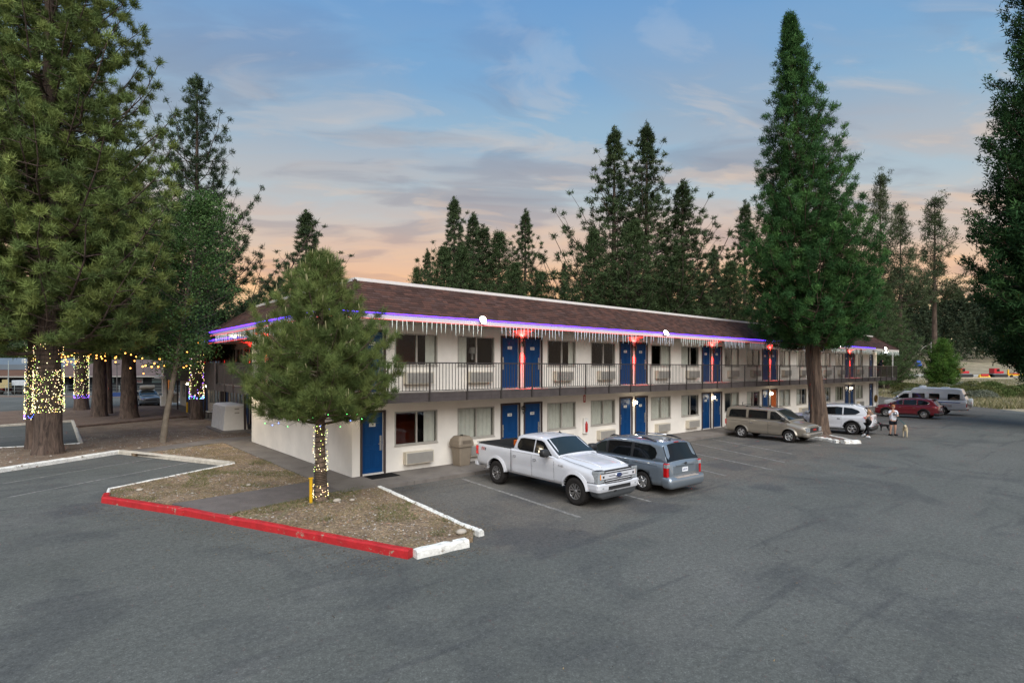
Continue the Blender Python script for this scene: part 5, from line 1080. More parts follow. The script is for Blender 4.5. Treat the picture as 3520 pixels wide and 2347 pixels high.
for sd in (-1, 1):
    MB().box(2.24, 2.395, min(sd * .54, sd * .88), max(sd * .54, sd * .88), .77, .885, 0).box(2.24, 2.392, min(sd * .54, sd * .88), max(sd * .54, sd * .88), .65, .765, 0).build('headlight', LENS, av.root, bevel=.01)
    MB().box(-2.42, -2.34, min(sd * .85, sd * .965), max(sd * .85, sd * .965), .78, 1.06).build('tail_light', TAIL, av.root)
    r = MB(); r.tube([(.35, sd * .62, 1.87), (.20, sd * .62, 1.915), (-1.9, sd * .62, 1.93), (-2.1, sd * .62, 1.87)], .014, 6)
    for x in (-.4, -1.2): r.box(x - .05, x + .05, sd * .62 - .02, sd * .62 + .02, 1.86, 1.92)
    r.build('roof_rail', BLK, av.root)
MB().tube([(-2.0, .35, 1.87), (-2.03, .35, 2.0), (-2.0, .38, 2.06)], .02, 6).build('antenna', BLK, av.root)
# ---------------------------------------------------------------- white and dark red SUVs
def suv(name, label, pos, hd, pm, kind, z_=1.0, trim=BLK, L_=1.0, redtail=True, plate='5UDU742', scale=1.0):
    bk = [(2.28, .60, .40, .66, .74), (2.24, .78, .28, .78, .90), (2.02, .88, .24, .86, 1.0), (1.45, .915, .24, .94, 1.08), (1.05, .92, .24, 1.0, 1.12), (-1.5, .925, .26, 1.06, 1.12), (-2.0, .91, .30, 1.07, 1.13), (-2.22, .86, .36, 1.04, 1.12), (-2.28, .78, .42, 1.0, 1.08)]
    gk = [(1.25, 1.09, .84, 1.06), (1.18, 1.12, .84, 1.06), (.35, 1.55, .85, 1.06), (.05, 1.62, .855, 1.06), (-.6, 1.67, .86, 1.06), (-1.4, 1.64, .85, 1.06), (-1.80, 1.58, .83, 1.06), (-1.90, 1.55, .82, 1.06), (-2.20, 1.12, .80, 1.06), (-2.24, 1.1, .79, 1.06)]
    c = Car(name, label, 'SUV', pos, hd, bk, gk, .27, pm, (1.36, -1.34), .36, .23, kind, wellr=.42, scale=scale); c.finish(); c.arch(.05, BLK, proud=.012)
    c.doors([(.18, 1.0), (-.82, .15)], .42, 1.0, hz=.90, hmat=CHROME); c.seam([(-1.0, .34), (.95, .34)], r=.03).build('sill_trim', BLK, c.root)
    c.window([(1.0, 1.12), (.50, 1.42), (.30, 1.50), (.16, 1.52), (.16, 1.12)], rim=trim, mat=CGLASS2); c.window([(.08, 1.12), (.08, 1.52), (-.60, 1.56), (-.84, 1.54), (-.84, 1.13)], rim=trim); c.window([(-.92, 1.13), (-.92, 1.54), (-1.30, 1.51), (-1.62, 1.40), (-1.72, 1.30), (-1.50, 1.17)], rim=trim)
    c.screen(1.18, .35, 'windscreen', CGLASS2); c.screen(-1.90, -2.20, 'rear_window', CGLASS, j0=4); c.mirror(.95, 1.13, pm)
    MB().box(-2.06, -1.82, -.62, .62, 1.60, 1.63).build('spoiler', pm if pm is WP else BLK, c.root, bevel=.01)
    for sd in (-1, 1):
        tl = MB(); tl.add([(-2.28, sd * .66, 1.06), (-2.26, sd * .80, 1.08), (-1.88, sd * .925, 1.06), (-2.05, sd * .93, .94), (-2.25, sd * .84, .84), (-2.30, sd * .66, .96)], [(0, 1, 2, 3, 4, 5)] if sd < 0 else [(5, 4, 3, 2, 1, 0)]); tl.build('tail_light', TAIL, c.root)
        MB().box(1.98, 2.22, min(sd * .60, sd * .86), max(sd * .60, sd * .86), .78, .88).build('headlight', LENS, c.root, bevel=.02); r = MB(); r.tube([(.3, sd * .60, 1.63), (.1, sd * .60, 1.69), (-1.3, sd * .60, 1.70), (-1.55, sd * .60, 1.63)], .015, 6); r.build('roof_rail', CHROME if pm is WP else BLK, c.root)
        MB().box(-2.33, -2.28, min(sd * .60, sd * .72), max(sd * .60, sd * .72), .50, .53).build('reflector', TAIL, c.root)
    v, f = sqloft([(.14, .80, .28, .1), (.18, .88, .36, .12), (.18, .90, .52, .12)], 5); MB().add(v, f, 0, T(-2.16, 0, 0), True).build('rear_bumper', BLK, c.root)
    MB().box(-2.31, -2.27, -.56, .56, .62, .80).build('tailgate_panel', pm, c.root, bevel=.02); c.plate(-2.32, .80, plate); return c
suv('suv', 'white SUV parked nose-in behind the big sequoia trunk', (27.05, -4.69), math.radians(96.4), WP, 'suv', scale=.97)
RP = paint('dark_red_paint', (.17, .012, .02), .3, .28); suv('suv', 'dark red SUV parked nose-in in front of the white camper van', (41.75, -4.89), math.radians(89), RP, 'red', trim=CHROME, plate='7LKR203', scale=.875)
# ---------------------------------------------------------------- white camper van
CW = paint('camper_white', (.56, .57, .58)); BLUE = M('blue_stripe', (.03, .08, .28), .5)
bk = [(3.05, .70, .50, .95, 1.02), (3.0, .90, .42, 1.0, 1.12), (2.7, .97, .40, 1.05, 1.20), (2.15, .99, .38, 1.18, 1.32), (1.9, 1.0, .38, 1.25, 1.34), (-2.7, 1.0, .42, 1.28, 1.34), (-2.95, .98, .46, 1.28, 1.33), (-3.0, .95, .48, 1.26, 1.32)]
gk = [(2.30, 1.32, .93, 1.28), (2.22, 1.36, .93, 1.28), (1.60, 1.92, .94, 1.28), (1.45, 2.00, .94, 1.28), (1.0, 2.02, .95, 1.28), (.75, 2.30, .95, 1.28), (.3, 2.38, .95, 1.28), (-2.3, 2.32, .95, 1.28), (-2.62, 2.26, .94, 1.28), (-2.95, 1.42, .92, 1.28), (-2.99, 1.36, .92, 1.28)]
rv = Car('camper_van', 'white raised-roof camper van with spare wheel on its rear door', 'camper van', (47.0, -4.81), math.radians(93), bk, gk, .10, CW, (2.05, -1.30), .37, .24, 'rv', wellr=.46, scale=.898)
rv.finish(); rv.doors([(1.0, 1.95)], .50, 1.22, hz=1.05, hmat=CHROME)
rv.window([(1.92, 1.38), (1.48, 1.78), (1.08, 1.80), (1.08, 1.38)], rim=BLK)
for a, c_ in ((-.1, .82), (-1.15, -.40), (-2.55, -1.72)): rv.window([(a + .05, 1.36), (c_ - .05, 1.36), (c_, 1.41), (c_, 1.80), (c_ - .05, 1.85), (a + .05, 1.85), (a, 1.80), (a, 1.41)], rim=BLK)
rv.screen(2.22, 1.60, 'windscreen', CGLASS2); rv.mirror(1.9, 1.40, CHROME, 1.2)
for sd in (-1, 1):
    b = MB(); vs = []
    for i in range(9): x = -2.6 + i * .29; vs += [(x, sd * (rv.side(x, 1.10) + .006), 1.10 + .0 * i), (x, sd * (rv.side(x, 1.16) + .006), 1.165)]
    b.add(vs, [(2 * i, 2 * i + 2, 2 * i + 3, 2 * i + 1) for i in range(8)]); b.build('stripe', BLUE, rv.root); m4 = rv.seam([(-2.95, 2.0), (-2.95, 2.0)]) if False else None
    MB().box(-3.04, -2.98, min(sd * .86, sd * .96), max(sd * .86, sd * .96), .75, 1.05).build('tail_light', TAIL, rv.root); MB().box(2.72, 3.0, min(sd * .62, sd * .88), max(sd * .62, sd * .88), .86, 1.0).build('headlight', LENS, rv.root, bevel=.02)
    MB().box(-2.82 - .0, -2.77 - .0, min(sd * .30, sd * .84), max(sd * .30, sd * .84), 1.46, 1.92, 0, T(-.06, 0, 0) @ T(-2.8, 0, 1.7) @ Ry(-.37) @ T(2.8, 0, -1.7)).build('rear_window', CGLASS, rv.root, bevel=.01)
    MB().box(-2.02, -1.50, min(sd * .995, sd * 1.008), max(sd * .995, sd * 1.008), .72, .92).build('vent_grille', M('vent_grey', (.3, .31, .32), .6), rv.root)
v, f = sqloft([(.08, .93, .48, .04), (.08, .95, .62, .04)], 4); MB().add(v, f, 0, T(-3.08, 0, 0)).build('rear_bumper', CHROME, rv.root); v, f = sqloft([(.09, .92, .48, .05), (.09, .96, .64, .05)], 4); MB().add(v, f, 0, T(3.06, 0, 0)).build('bumper', CHROME, rv.root)
MB().lathe([(.001, -.2), (.37, -.2), (.38, -.17), (.38, .02), (.36, .05)], 28, 0, T(-3.12, .12, 1.12), 'x').build('spare_wheel', M('spare_cover', '#DDDCD6', .5), rv.root)
MB().lathe([(.28, 0), (.30, .06), (.22, .12), (.001, .13)], 18, 0, T(.2, 0, 2.40)).build('roof_vent', CW, rv.root); MB().box(-1.7, -1.2, -.35, .35, 2.37, 2.44).build('roof_vent', CW, rv.root, bevel=.02)
# ---------------------------------------------------------------- grey wagon with a rolled load, left
GR = paint('grey_wagon_paint', (.13, .15, .17), .5, .3)
bk = [(2.34, .60, .34, .60, .68), (2.28, .78, .22, .70, .80), (1.9, .87, .2, .80, .90), (1.0, .89, .2, .92, 1.0), (-1.8, .89, .22, .96, 1.0), (-2.2, .84, .3, .92, .98), (-2.28, .76, .36, .88, .94)]
gk = [(1.15, .98, .80, .95), (1.08, 1.0, .80, .95), (.30, 1.38, .80, .95), (0, 1.43, .80, .95), (-1.5, 1.43, .79, .95), (-2.0, 1.0, .77, .95)]
wg = Car('wagon', 'grey wagon with a rolled load on its roof, parked facing us beyond the lit trees', 'wagon', (.07, 46.34), math.radians(-89), bk, gk, .25, GR, (1.38, -1.3), .32, .2, 'wagon', wellr=.38, scale=.98)
wg.finish(); wg.window([(.9, 1.0), (.42, 1.28), (-1.4, 1.30), (-1.7, 1.02)], rim=CHROME); wg.screen(1.08, .30, 'windscreen', CGLASS2); wg.mirror(.85, 1.0, GR)
for sd in (-1, 1): MB().box(2.0, 2.3, min(sd * .55, sd * .82), max(sd * .55, sd * .82), .62, .74).build('headlight', LENS, wg.root, bevel=.02)
MB().box(2.22, 2.345, -.45, .45, .54, .66).box(2.24, 2.335, -.5, .5, .26, .40).build('grille', BLK, wg.root)
o = MB().lathe([(.001, -.62), (.14, -.61), (.2, -.56), (.215, 0), (.2, .56), (.14, .61), (.001, .62)], 14, 0, T(.1, 0, 1.70), 'y').box(-.02, .22, -.5, .5, 1.44, 1.5, 1).build('roof_load', [M('rolled_canvas', '#B9AFA0', .9, bump=.4, bs=8), BLK]); o.parent = None; o.location = wg.root.location; o.rotation_euler = wg.root.rotation_euler; tag(o, 'pale rolled bundle strapped on the roof of the grey wagon', 'bundle')
# ================================================================ TREES
BARK = M('pine_bark', (.105, .075, .058), .95, var=.35, vs=3.5, bump=1.0, bs=9, speck=.3); BARKR = M('sequoia_bark', (.20, .135, .095), .95, var=.3, vs=2, bump=1.0, bs=6, speck=.25); BARKP = M('pale_bark', (.17, .145, .115), .9, var=.25, vs=4, bump=.6, bs=10)
def barkmat(name, c0, c1, sx=9.0, sz=1.1):
    m = bpy.data.materials.new(name); m.use_nodes = True; ns = m.node_tree.nodes; lk = m.node_tree.links; b = ns['Principled BSDF']; b.inputs['Roughness'].default_value = .95
    t = ns.new('ShaderNodeTexCoord'); q = ns.new('ShaderNodeVectorMath'); q.operation = 'MULTIPLY'; lk.new(t.outputs['Object'], q.inputs[0]); q.inputs[1].default_value = (sx, sx, sz)
    n = ns.new('ShaderNodeTexNoise'); n.inputs['Scale'].default_value = 1; n.inputs['Detail'].default_value = 7; n.inputs['Roughness'].default_value = .7; n.inputs['Distortion'].default_value = .6; lk.new(q.outputs[0], n.inputs['Vector'])
    r = ns.new('ShaderNodeValToRGB'); e = r.color_ramp; e.elements[0].position = .36; e.elements[1].position = .66; e.elements[0].color = tuple(c0) + (1,); e.elements[1].color = tuple(c1) + (1,); lk.new(n.outputs[0], r.inputs[0]); lk.new(r.outputs[0], b.inputs['Base Color'])
    bp = ns.new('ShaderNodeBump'); bp.inputs['Strength'].default_value = 1; bp.inputs['Distance'].default_value = .08; lk.new(n.outputs[0], bp.inputs['Height']); lk.new(bp.outputs[0], b.inputs['Normal']); return m
BARK = barkmat('furrowed_pine_bark', (.035, .024, .019), (.15, .105, .08), 7, 1.2); BARKR = barkmat('furrowed_sequoia_bark', (.035, .022, .016), (.17, .115, .08), 8, .55)
def trunk(pts, rad, n=14, seed=0, ridge=.0):
    b = MB(); P = [Vector(p) for p in pts]; fine = []; fr = []
    for i in range(len(P) - 1):
        for j in range(5): t = j / 5; fine.append(P[i].lerp(P[i + 1], t)); fr.append(lerp(rad[i], rad[i + 1], t))
    fine.append(P[-1]); fr.append(rad[-1]); vs = []; R = random.Random(seed); ph = [R.uniform(0, 6) for _ in range(4)]
    for p, r in zip(fine, fr):
        for k in range(n):
            a = 2 * PI * k / n; rr = r * (1 + ridge * (math.sin(a * 5 + ph[0] + p.z * .4) * .5 + math.sin(a * 9 + ph[1] - p.z * .7) * .35) + ridge * .4 * (R.random() - .5)); vs.append((p.x + rr * math.cos(a), p.y + rr * math.sin(a), p.z))
    b.add(vs, [(i * n + k, i * n + (k + 1) % n, (i + 1) * n + (k + 1) % n, (i + 1) * n + k) for i in range(len(fine) - 1) for k in range(n)], 0, None, True)
    return b
def tufts(C0, D, Rr, K, ln, w, cone, cols, jit=.0, rad=0.0, bright=None, quad=False):
    """needle bunches: at each centre C0 with axis D, K blades"""
    n = len(C0); c = np.repeat(C0, K, 0); d = np.repeat(D, K, 0); m = n * K
    if rad: c = c + Rr.normal(0, 1, (m, 3)) * (np.repeat(rad, K)[:, None] if hasattr(rad, '__len__') else rad)
    v = d + Rr.normal(0, cone, (m, 3)); v /= np.linalg.norm(v, axis=1)[:, None] + 1e-6
    s = np.cross(v, Rr.normal(0, 1, (m, 3))); s /= np.linalg.norm(s, axis=1)[:, None] + 1e-6
    l = Rr.uniform(.6, 1.2, (m, 1)) * (ln if not hasattr(ln, '__len__') else np.repeat(ln, K)[:, None]); c = c + v * Rr.uniform(-.3, .5, (m, 1)) * jit
    V = np.stack([c - s * w, c + s * w, c + v * l], 1).reshape(-1, 3)
    t = np.array(cols)[np.repeat(Rr.integers(0, len(cols), n), K)] * np.repeat(Rr.uniform(.7, 1.3, (n, 1)) if bright is None else bright[:, None], K, 0) * Rr.uniform(.75, 1.25, (m, 1))
    return V, np.repeat(np.concatenate([t, np.ones((m, 1))], 1), 3, axis=0)
def branchset(seed, H, hb, prof, nb, up=.25, droop=.0, sub=.35, tipup=.5, lean=(0, 0), minz=None, whorl=True, jitter=.2, keep=1.0, subl=.38, tp_=1.0):
    """limbs and twig points of a conifer: returns limb tubes (MB), tuft centres, tuft axes"""
    R = random.Random(seed); mb = MB(); Cs = []; Ds = []; global LIMB_ID; LIMB_ID = []
    for i in range(nb):
        while len(LIMB_ID) < len(Cs): LIMB_ID.append(i)
        t = ((i + R.random()) / nb) ** tp_; z_ = hb + (H - hb) * t; L_ = prof(t) * R.uniform(1 - jitter * 1.4, 1 + jitter)
        if R.random() > keep or L_ < .12: continue
        a = i * 2.399 + R.uniform(-.4, .4); da = Vector((math.cos(a), math.sin(a), 0)); x0 = Vector((lean[0] * z_ / H, lean[1] * z_ / H, z_)); u = up + R.uniform(-.12, .12) + .5 * t
        pts = []; m = 6
        for j in range(m + 1):
            q = j / m; pts.append(x0 + da * (L_ * q) + Vector((0, 0, L_ * (u * q - droop * math.sin(q * PI) + tipup * q ** 3 * .5))) + Vector((R.uniform(-1, 1), R.uniform(-1, 1), R.uniform(-1, 1))) * .04 * L_ * q)
        r0 = max(.010, .014 * L_ + .008); mb.tube(pts, [r0 * (1 - .8 * j / m) for j in range(m + 1)], 4, 0, cap=False)
        ns = max(2, int(L_ / sub))
        for j in range(ns + 1):
            q = .22 + .78 * (j / ns) if L_ > 1 else .1 + .9 * j / ns
            k = min(m - 1, int(q * m)); p = pts[k].lerp(pts[k + 1], q * m - k)
            if j == ns: Cs.append(p); Ds.append((da * .6 + Vector((0, 0, .9))).normalized()); continue
            for s in (-1, 1):
                if R.random() < .12: continue
                sl = L_ * subl * (1.1 - q) * R.uniform(.5, 1.2) + .12; sd = (da * .5 + Vector((-da.y, da.x, 0)) * s + Vector((0, 0, R.uniform(-.1, .5)))).normalized(); e = p + sd * sl
                if sl > .5: mb.tube([p, p.lerp(e, .5) + Vector((0, 0, .03)), e], [r0 * .35, r0 * .25, .006], 3, 0, cap=False)
                nt = max(1, int(sl / (sub * .95)))
                for t2 in range(nt): f = (t2 + 1) / nt; Cs.append(p.lerp(e, f)); Ds.append((sd * .5 + Vector((0, 0, R.uniform(.5, 1.1)))).normalized())
    top = Vector((lean[0], lean[1], H)); Cs.append(top); Ds.append(Vector((0, 0, 1)))
    for i in range(3): Cs.append(top - Vector((0, 0, .3 * i + .2))); Ds.append(Vector((0, 0, 1)))
    while len(LIMB_ID) < len(Cs): LIMB_ID.append(nb)
    return mb, np.array([tuple(c) for c in Cs]), np.array([tuple(d) for d in Ds])
PINEC = [(.050, .085, .030), (.040, .072, .028), (.060, .095, .035)]; DARKC = [(.060, .088, .040), (.072, .100, .044), (.048, .075, .036)]; SEQC = [(.046, .108, .034), (.036, .088, .030), (.062, .132, .038)]
FOLN = M('needles', (1, 1, 1), .65, var=.15, vs=.8, attr=True, sub=.12, spec=.05)
class Tree: pass
def maketree(kind, seed, H, hb, prof, nb, tr, K, ln, w, cone, cols, bark=None, jit=.0, rad=0.0, trn=12, ridge=.08, **kw):
    t = Tree(); mb, Cs, Ds = branchset(seed, H, hb, prof, nb, **kw); R = np.random.default_rng(seed); lean = kw.get('lean', (0, 0))
    lb = np.random.default_rng(seed + 1).uniform(.72, 1.32, 2000)[np.array(LIMB_ID)] * R.uniform(.8, 1.2, len(Cs)); V, tn = tufts(Cs, Ds, R, K, ln * (1 - .38 * np.clip(Cs[:, 2] / H, 0, 1) ** 2), w, cone, cols, jit, rad, lb); t.crown = rawmesh('crown', V, 3, FOLN, tn)
    tk = trunk([(0, 0, -.15), (0, 0, .5), (lean[0] * .15, lean[1] * .15, H * .15), (lean[0] * .5, lean[1] * .5, H * .5), (lean[0], lean[1], H - .1)], [tr * 1.35, tr * 1.1, tr * .92, tr * .55, .02], trn, seed, ridge)
    o = tk.build('x', bark or BARK); t.trunk = o.data; bpy.data.objects.remove(o); o = mb.build('x', bark or BARK); t.limbs = o.data; bpy.data.objects.remove(o); t.kind = kind; return t
def plant(t, x, y, label, rz=0.0, s=1.0, sz=None, z_=0.0, grp=None, cat='tree', name='pine_tree'):
    r = thing(name, label, cat, (x, y, z_), rz, grp); r.scale = (s, s, sz or s)
    inst(t.trunk, 'trunk', r); inst(t.limbs, 'limbs', r); inst(t.crown, 'crown', r); return r
pr_open = lambda t: 3.4 * (1 - t) ** .75 * (.55 + .45 * min(1, t * 4)) + .25
# distant / middle pines (shared meshes)
TA = maketree('a', 11, 20, 2.0, lambda t: 5.2 * (1 - t) ** 1.08 + .08, 135, .32, 50, .36, .026, 1.1, DARKC, tp_=1.2, sub=.74, tipup=1.0, droop=.12, rad=.08, jitter=.3, keep=.93)
TB = maketree('b', 23, 20, 3.5, lambda t: (5.0 * (1 - t) ** 1.12 + .10) * (.88 + .2 * math.sin(t * 17)), 118, .30, 50, .38, .027, 1.1, DARKC, tp_=1.2, sub=.78, tipup=1.1, droop=.1, rad=.08, keep=.9, jitter=.4)
TC = maketree('c', 37, 20, 1.8, lambda t: 5.2 * (1 - t) ** 1.0 + .10, 150, .30, 46, .36, .027, 1.0, [(.066, .098, .040), (.055, .085, .036)], tp_=1.3, sub=.64, tipup=.8, droop=.2, rad=.15, jitter=.3)
TD = maketree('d', 51, 20, 9.0, lambda t: (2.6 * (1 - t) ** .6 + .35) * (.75 + .35 * math.sin(t * 13 + 1)), 64, .26, 44, .40, .030, 1.0, [(.070, .090, .045), (.055, .078, .040)], tp_=1.3, sub=.62, tipup=.8, droop=.15, rad=.16, keep=.85, jitter=.4)
def pp(px, d): x, y = P2(d, px - 1760); return x, y
def hgt(ytop, d): return 3.72 + (1261 - ytop) / 1890.7 * d
def tplant(t, px, ytop, d, label, wid=1.0, rz=0.0, grp=None, z_=0.0, cat='pine tree'):
    x, y = pp(px, d); H = hgt(ytop, d) - z_; return plant(t, x, y, label, rz, H / 20 * wid, H / 20, z_, grp, cat)
tplant(TB, 1052, 728, 62, 'dark pine behind the tip of the young lit pine', 1.5, .5); tplant(TC, 962, 957, 95, 'small pointed spruce left of the young pine, beside the power lines', .8, 1)
tplant(TA, 1005, 985, 90, 'small slim pine just right of the pointed spruce', .8, 2.2); tplant(TB, 1275, 990, 100, 'low pine tip just right of the roof corner', 1.0, 3); tplant(TC, 1325, 985, 105, 'second low pine tip above the roof', .9, 2)
tplant(TB, 1560, 682, 72, 'tall ragged pine in the cluster above the middle of the roof', 1.1, .2); tplant(TA, 1660, 775, 74, 'dense pine right of the ragged pine in the middle cluster', 1.5, 1.9); tplant(TC, 1590, 850, 68, 'bushy low pine in front of the middle cluster', 1.5, 4.0); tplant(TA, 1468, 858, 78, 'small pine left of the middle cluster', .9, 2.8)
tplant(TC, 1432, 922, 70, 'low green cedar tip left of the middle cluster', 1.1, 1.2); tplant(TA, 1805, 722, 70, 'single symmetric pine between the middle cluster and the tall pair', 1.05, .9); tplant(TC, 1770, 905, 66, 'low bushy pine at the foot of the single symmetric pine', 1.5, 2.1); tplant(TC, 1860, 935, 66, 'low pine right of the single symmetric pine', 1.5, 3.1); tplant(TB, 1940, 902, 76, 'small pine left of the tall pair', .9, 2.9)
tplant(TB, 2110, 442, 62, 'left tree of the tall pair of pines behind the roof', 1.15, 1.1); tplant(TB, 2222, 430, 62, 'right tree of the tall pair of pines behind the roof', 1.15, 3.9); tplant(TA, 2345, 622, 60, 'broad pine leaning on the right side of the tall pair', 1.45, .4); tplant(TC, 2040, 790, 56, 'low dense pine at the left foot of the tall pair', 1.35, 5); tplant(TC, 2180, 760, 55, 'low dense pine in front of the tall pair', 1.5, 2.0); tplant(TC, 2330, 850, 56, 'low dense pine at the right foot of the tall pair', 1.5, 4)
tplant(TC, 1525, 850, 70, 'low dense pine filling the left of the middle cluster', 1.5, 2.4); tplant(TA, 1625, 735, 78, 'pine standing between the ragged and the dense pine of the middle cluster', 1.3, .7); tplant(TC, 1715, 800, 72, 'low dense pine at the right end of the middle cluster', 1.6, 5.2)
tplant(TA, 2455, 845, 66, 'low pine between the tall pair and the big sequoia', 1.1, 3.3); tplant(TA, 2560, 690, 52, 'dark pine just left of the big sequoia', 1.0, 1.4); tplant(TC, 2510, 900, 50, 'low bushy pine left of the big sequoia', 1.4, .3)
for px, yt, d, w_ in ((2960, 900, 80, 1.2), (3050, 980, 95, 1.2), (2900, 960, 70, 1.4)): tplant(TC, px, yt, d, 'bushy dark pine behind the right end of the roof, ' + {2960: 'the tallest', 3050: 'the rightmost', 2900: 'hidden by the sequoia'}[px], w_, px)
tplant(TD, 3025, 605, 100, 'tall thin pine right of the big sequoia', .9, 1.5); tplant(TD, 3095, 705, 105, 'thin pine with long bare trunk right of the motel roof end', .95, 4.2); tplant(TD, 3212, 682, 112, 'open crowned pine between the motel end and the far right sequoia', 1.15, 2.0)
# far wood on the hill and behind the shops: reads as one mass
def mass(name, rows, seed, cols):
    R = np.random.default_rng(seed); Vs = []; Ts = []
    for (d, u0, u1, step, h0, h1) in rows:
        u = u0
        while u < u1:
            x, y = P2(d * R.uniform(.93, 1.07), u); z0 = hz(x, y) - .5; h = R.uniform(h0, h1); n = 240; q = R.random(n) ** .8; r = h * .17 * (1 - q) ** .8 + .3; a = R.uniform(0, 2 * PI, n)
            c = np.stack([x + r * np.cos(a) * R.uniform(.5, 1, n), y + r * np.sin(a) * R.uniform(.5, 1, n), z0 + h * (.1 + .9 * q)], 1); D = np.stack([np.cos(a), np.sin(a), np.full(n, .4)], 1); D /= np.linalg.norm(D, axis=1)[:, None]
            V, T_ = tufts(c, D, R, 4, h * .05, h * .013, .8, cols, 0, h * .012); Vs.append(V); Ts.append(T_); u += step * R.uniform(.6, 1.4)
    me = rawmesh(name, np.concatenate(Vs), 3, FOLN, np.concatenate(Ts)); o = bpy.data.objects.new(name, me); C.objects.link(o); return tag(o, kind='stuff')
mass('distant_wood', [(365, 1160, 2100, 30, 20, 32), (395, 1100, 2100, 27, 24, 38), (430, 1000, 2200, 26, 28, 44), (470, 950, 2300, 28, 32, 48), (520, 900, 2300, 30, 36, 52)], 3, [(.036, .055, .030), (.045, .062, .035), (.055, .066, .038)])
mass('wood_behind_shops', [(105, -2300, -1000, 46, 8, 13), (118, -2300, -900, 48, 11, 17), (135, -2300, -900, 50, 14, 22)], 4, DARKC)
# ---- big sequoia by the tan van
sq_prof = lambda t: (4.15 * (1 - t) ** 1.0 * (.74 + .26 * min(1, t * 5))) + .06
SQ = maketree('seq', 5, 23.4, 4.8, sq_prof, 270, .52, 105, .25, .017, 1.0, SEQC, bark=BARKR, sub=.50, tipup=.55, droop=.12, rad=.10, lean=(-1.3, 1.1), tp_=1.15, trn=22, ridge=.10, jitter=.13, subl=.40)
seq = thing('sequoia', 'big cone-shaped sequoia with reddish trunk standing between the tan van and the white SUV', 'tree', (25.35, -4.75, 0)); inst(SQ.limbs, 'limbs', seq); inst(SQ.crown, 'crown', seq)
trunk([(0, 0, -.1), (.0, 0, .35), (-.02, .02, 1.2), (-.2, .17, 3.4), (-.33, .28, 5.8), (-.7, .6, 12), (-1.25, 1.05, 22)], [.66, .50, .41, .36, .31, .22, .03], 40, 3, .13).build('trunk', BARKR, seq)
# ---- far right sequoia cut by the frame
SR = maketree('seq2', 8, 37, 1.6, lambda t: (5.6 * (1 - t) ** .62 * (.75 + .25 * min(1, t * 6))) + .25, 520, .6, 40, .32, .040, 1.0, [(.036, .084, .030), (.030, .072, .027), (.048, .100, .032)], bark=BARKR, sub=.44, tipup=.3, droop=.16, rad=.16, trn=16, jitter=.14, subl=.4)
x, y = pp(3735, 33); plant(SR, x, y, 'huge dark sequoia cut off by the right edge of the photo', .6, 1.0, 1.0, 1.4, None, 'tree', 'sequoia')
# ---- bushy little cedar beyond the camper van
SCd = maketree('cedar', 9, 8, .7, lambda t: 2.9 * (1 - t) ** .7 * (.7 + .3 * min(1, t * 5)) + .15, 150, .22, 26, .30, .030, .9, [(.065, .135, .026), (.050, .11, .024), (.085, .15, .03)], sub=.34, tipup=.4, droop=.05, rad=.16, jitter=.25)
x, y = pp(3238, 92); plant(SCd, x, y, 'bright green bushy cedar standing beyond the camper van', 0, .98, 1.03, 0, None, 'tree', 'cedar')
# ---- near left: big pine with twin wrapped trunks
bp_prof = lambda t: (5.1 * (1 - t) ** .72 * (.90 + .10 * min(1, t * 6))) + .2
BIGC = [(.150, .195, .060), (.125, .172, .056), (.175, .215, .066), (.105, .150, .052)]
BP = maketree('big', 2, 27, 4.3, bp_prof, 180, .44, 120, .33, .014, .95, BIGC, sub=.52, tipup=.6, droop=.16, rad=.07, trn=20, ridge=.10, jitter=.22, subl=.42)
plant(BP, -7.45, 12.95, 'huge nearest pine on the left, its thick trunk wrapped in yellow lights', 0.3, 1.0, 1.0, .05)
BP2 = maketree('big2', 14, 24, 5.0, lambda t: (4.4 * (1 - t) ** .65 * (.80 + .20 * min(1, t * 6))) + .2, 130, .34, 120, .34, .016, .95, BIGC, sub=.62, tipup=.6, droop=.14, rad=.08, trn=18, jitter=.22, subl=.42)
plant(BP2, -7.85, 15.4, 'second huge pine just left of the nearest one, trunk also wrapped in lights', 2.3, 1.0, 1.0, .05)
MP = maketree('mid', 61, 20, 5.0, lambda t: 3.6 * (1 - t) ** .6 * (.8 + .2 * math.sin(t * 11)) + .3, 150, .33, 50, .28, .022, 1.0, [(.125, .165, .054), (.105, .145, .05)], sub=.42, tipup=.55, droop=.10, rad=.1, trn=12, jitter=.25)
for (x, y, H, w_, lab, rz) in ((-5.17, 41.0, 19, 1.4, 'farthest of the left pines, its trunk wrapped in lights with a purple band below', 0), (-4.5, 32.6, 18, 1.35, 'pine with plain dark straight trunk right of the farthest wrapped trunk', 2), (-3.75, 35.2, 17, .8, 'pine with slim leaning dark trunk in the middle of the left group', 4), (-3.0, 30.0, 17.5, 1.5, 'pine with thick plain dark trunk left of the small boulder', 5)):
    plant(MP, x, y, lab, rz, w_ * (1 if H > 17.2 or w_ > 1 else .8), H / 20, .05)
TP = maketree('tallp', 71, 23.6, 4.0, lambda t: (7.0 * (1 - t) ** 1.0 + .1) * (.85 + .2 * math.sin(t * 21)), 150, .36, 56, .34, .022, 1.0, [(.056, .084, .040), (.046, .072, .038)], tp_=1.3, sub=.56, tipup=1.0, droop=.08, rad=.09, keep=.92, jitter=.35)
plant(TP, .43, 25.9, 'tall dark pointed pine behind the green leafy tree, its trunk wrapped in coloured lights', 1.0, 1.0, 1.0, .05)
